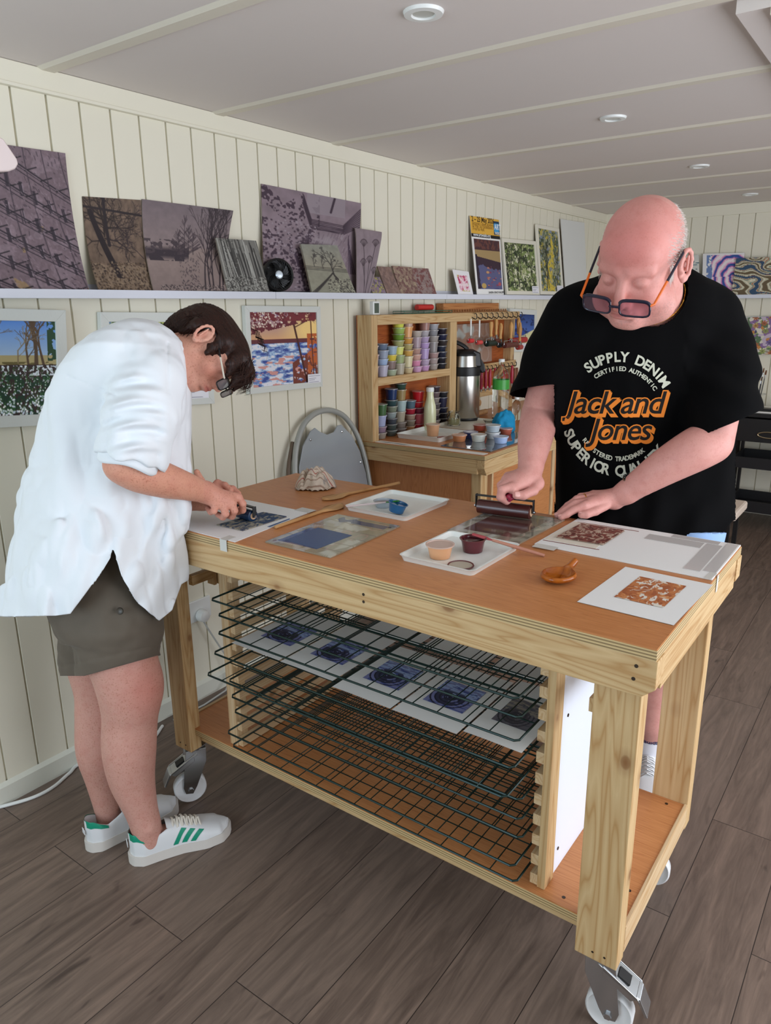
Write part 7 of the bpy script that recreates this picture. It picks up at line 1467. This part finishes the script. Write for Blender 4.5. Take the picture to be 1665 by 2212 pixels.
# necklace, watch, ring
ncl = []
for k in range(70):
    a = 2*PI*k/70; u_ = unit(np.cross(nd, FW)); w_ = np.cross(nd, u_); ncl.append(nb+nd*(.055-.012*math.cos(a))+(u_*math.cos(a)*.083+w_*math.sin(a)*.084))
lk = MB()
for k in range(0, 70): a, b = ncl[k], ncl[(k+1) % 70]; lk.tube([a, (a+b)/2+nd*.0006, b], .0015 if k % 2 else .0011, 5)
part('necklace', lk, mat('gold', '#c9973c', .25, 1.), MP, smooth=True)
wd = unit(pd(1440, 1010, 2.0)-wL); wc_ = wL*.93+pd(1440, 1010, 2.0)*.07+wd*.012; wup = unit(UP*.85-FW*.55-RT*.15); wup = unit(wup-wd*np.dot(wup, wd)); ws = np.cross(wd, wup)
part('watch_strap', MB().tube([wc_+(wup*math.cos(a)+ws*math.sin(a))*.0345 for a in np.linspace(0, 2*PI, 40, endpoint=False)], .0095, 8, closed=True, flat=.16) if False else MB().grid(lambda u, v: wc_+wd*(v-.5)*.018+(wup*math.cos(u*2*PI)+ws*math.sin(u*2*PI))*.0348, 48, 4, closed_u=True), mat('steel_mesh', '#a7a59a', .35, .9), MP, smooth='all')
wf = wc_+wup*.036; wt = part('watch_case', MB().ring(wf, wd, ws, [(.019, -.004), (.020, 0), (.0195, .005), (.017, .006)] if np.dot(np.cross(wd, ws), wup) > 0 else [(.019, .004), (.020, 0), (.0195, -.005), (.017, -.006)], 40), STEEL, MP, smooth=35)
sgn = 1 if np.dot(np.cross(wd, ws), wup) > 0 else -1; part('watch_face', MB().ring(wf, wd, ws, [(.0165, sgn*.0062), (.0165, sgn*.0066)], 36), mat('black_dial', '#101214', .15, coat=.5), wt)
hd2 = MB()
for a, L_ in ((.4, .009), (2.3, .012)): hd2.tube([wf+wup*.007, wf+wup*.007+(wd*math.cos(a)+ws*math.sin(a))*L_], .0006, 4)
for k in range(12): a = k*PI/6; hd2.tube([wf+wup*.007+(wd*math.cos(a)+ws*math.sin(a))*.0125, wf+wup*.007+(wd*math.cos(a)+ws*math.sin(a))*.015], .0005, 4)
part('watch_hands', hd2, mat('lume', '#d8dcd0', .4), wt)
r0, r1 = pd(*KL[2]), pd(1246, 1078, 2.0); rd = unit(r1-r0); rc_ = r0*.55+r1*.45; ru = unit(np.cross(rd, UP)); rw = np.cross(rd, ru); part('ring', MB().tube([rc_+(ru*math.cos(a)+rw*math.sin(a))*.0113 for a in np.linspace(0, 2*PI, 24, endpoint=False)], .0014, 6, closed=True), MATS['gold'], MP, smooth=True)
# big roller in his fist
mB = at(1150, 1107, 'z', .966); mA = at(1030, 1092, 'z', .966); cB = (mA+mB)/2; brayer('large_roller', cB, unit(mB-mA), .0195, np.linalg.norm(mB-mA)/2-.004, '#4a2320', pd(1128, 1050, 1.975), pd(1096, 1078, 1.925), 'large maroon inked roller with red handle held by the bald person', mat('red_handle', '#9c2b45', .3, coat=.3), frame_h=.031)
# fingernails
nm = MB(); 
for pts, who in ((LF[0][0], 0), (LF[1][0], 0), (LF[4][0], 0), (MFR[4][0], 1)):
    a, b = pd(*pts[-2]), pd(*pts[-1]); nrm = unit(UP*1.0-FW*.45) if who == 0 else unit(-FW+.25*UP); nail(nm, b+unit(nrm-unit(b-a)*np.dot(nrm, unit(b-a)))*(.0088 if who == 0 else .0112)+unit(b-a)*.006, b-a, nrm, .0055 if who == 0 else .007, .009 if who == 0 else .013)
part('fingernails', nm, mat('fingernail', '#e0aaa0', .3), MP, smooth='all')

# wooden spoon rest carved from one piece
RS = thing('spoon_rest', 'glossy orange-brown wooden spoon rest near the front of the table', 'spoon rest', (1.41, .575, zt_)); OG = wood('varnished_orange_wood', 'x', '#b4641c', '#8a4410', knots=False, rough=.15, stretch=8)
rc = at(1206, 1247, 'z', zt+.008); he = at(1241, 1213, 'z', zt+.026); S = Sculpt(); hv = unit(V(he[0]-rc[0], he[1]-rc[1], 0)); sv = V(-hv[1], hv[0], 0); bs = V(rc[0], rc[1], zt_)
S.ell(bs+V(0, 0, .0135), (.041, .036, .0135), [hv, sv, V(0, 0, 1)], .004); S.cone(bs+hv*.030+V(0, 0, .013), V(he[0], he[1], zt_+.026), .0085, .0075, .010); S.ell(bs+V(0, 0, .0235), (.037, .032, .0175), [hv, sv, V(0, 0, 1)], .003, '-')
P, Q = S.mesh(.0011, B=12); P = smooth_v(P, Q, 1, .4); P[:, 2] = np.maximum(P[:, 2], zt_); body_part('bowl', np_mesh('bowl', P, Q, OG, tuple(RS.location)), RS)
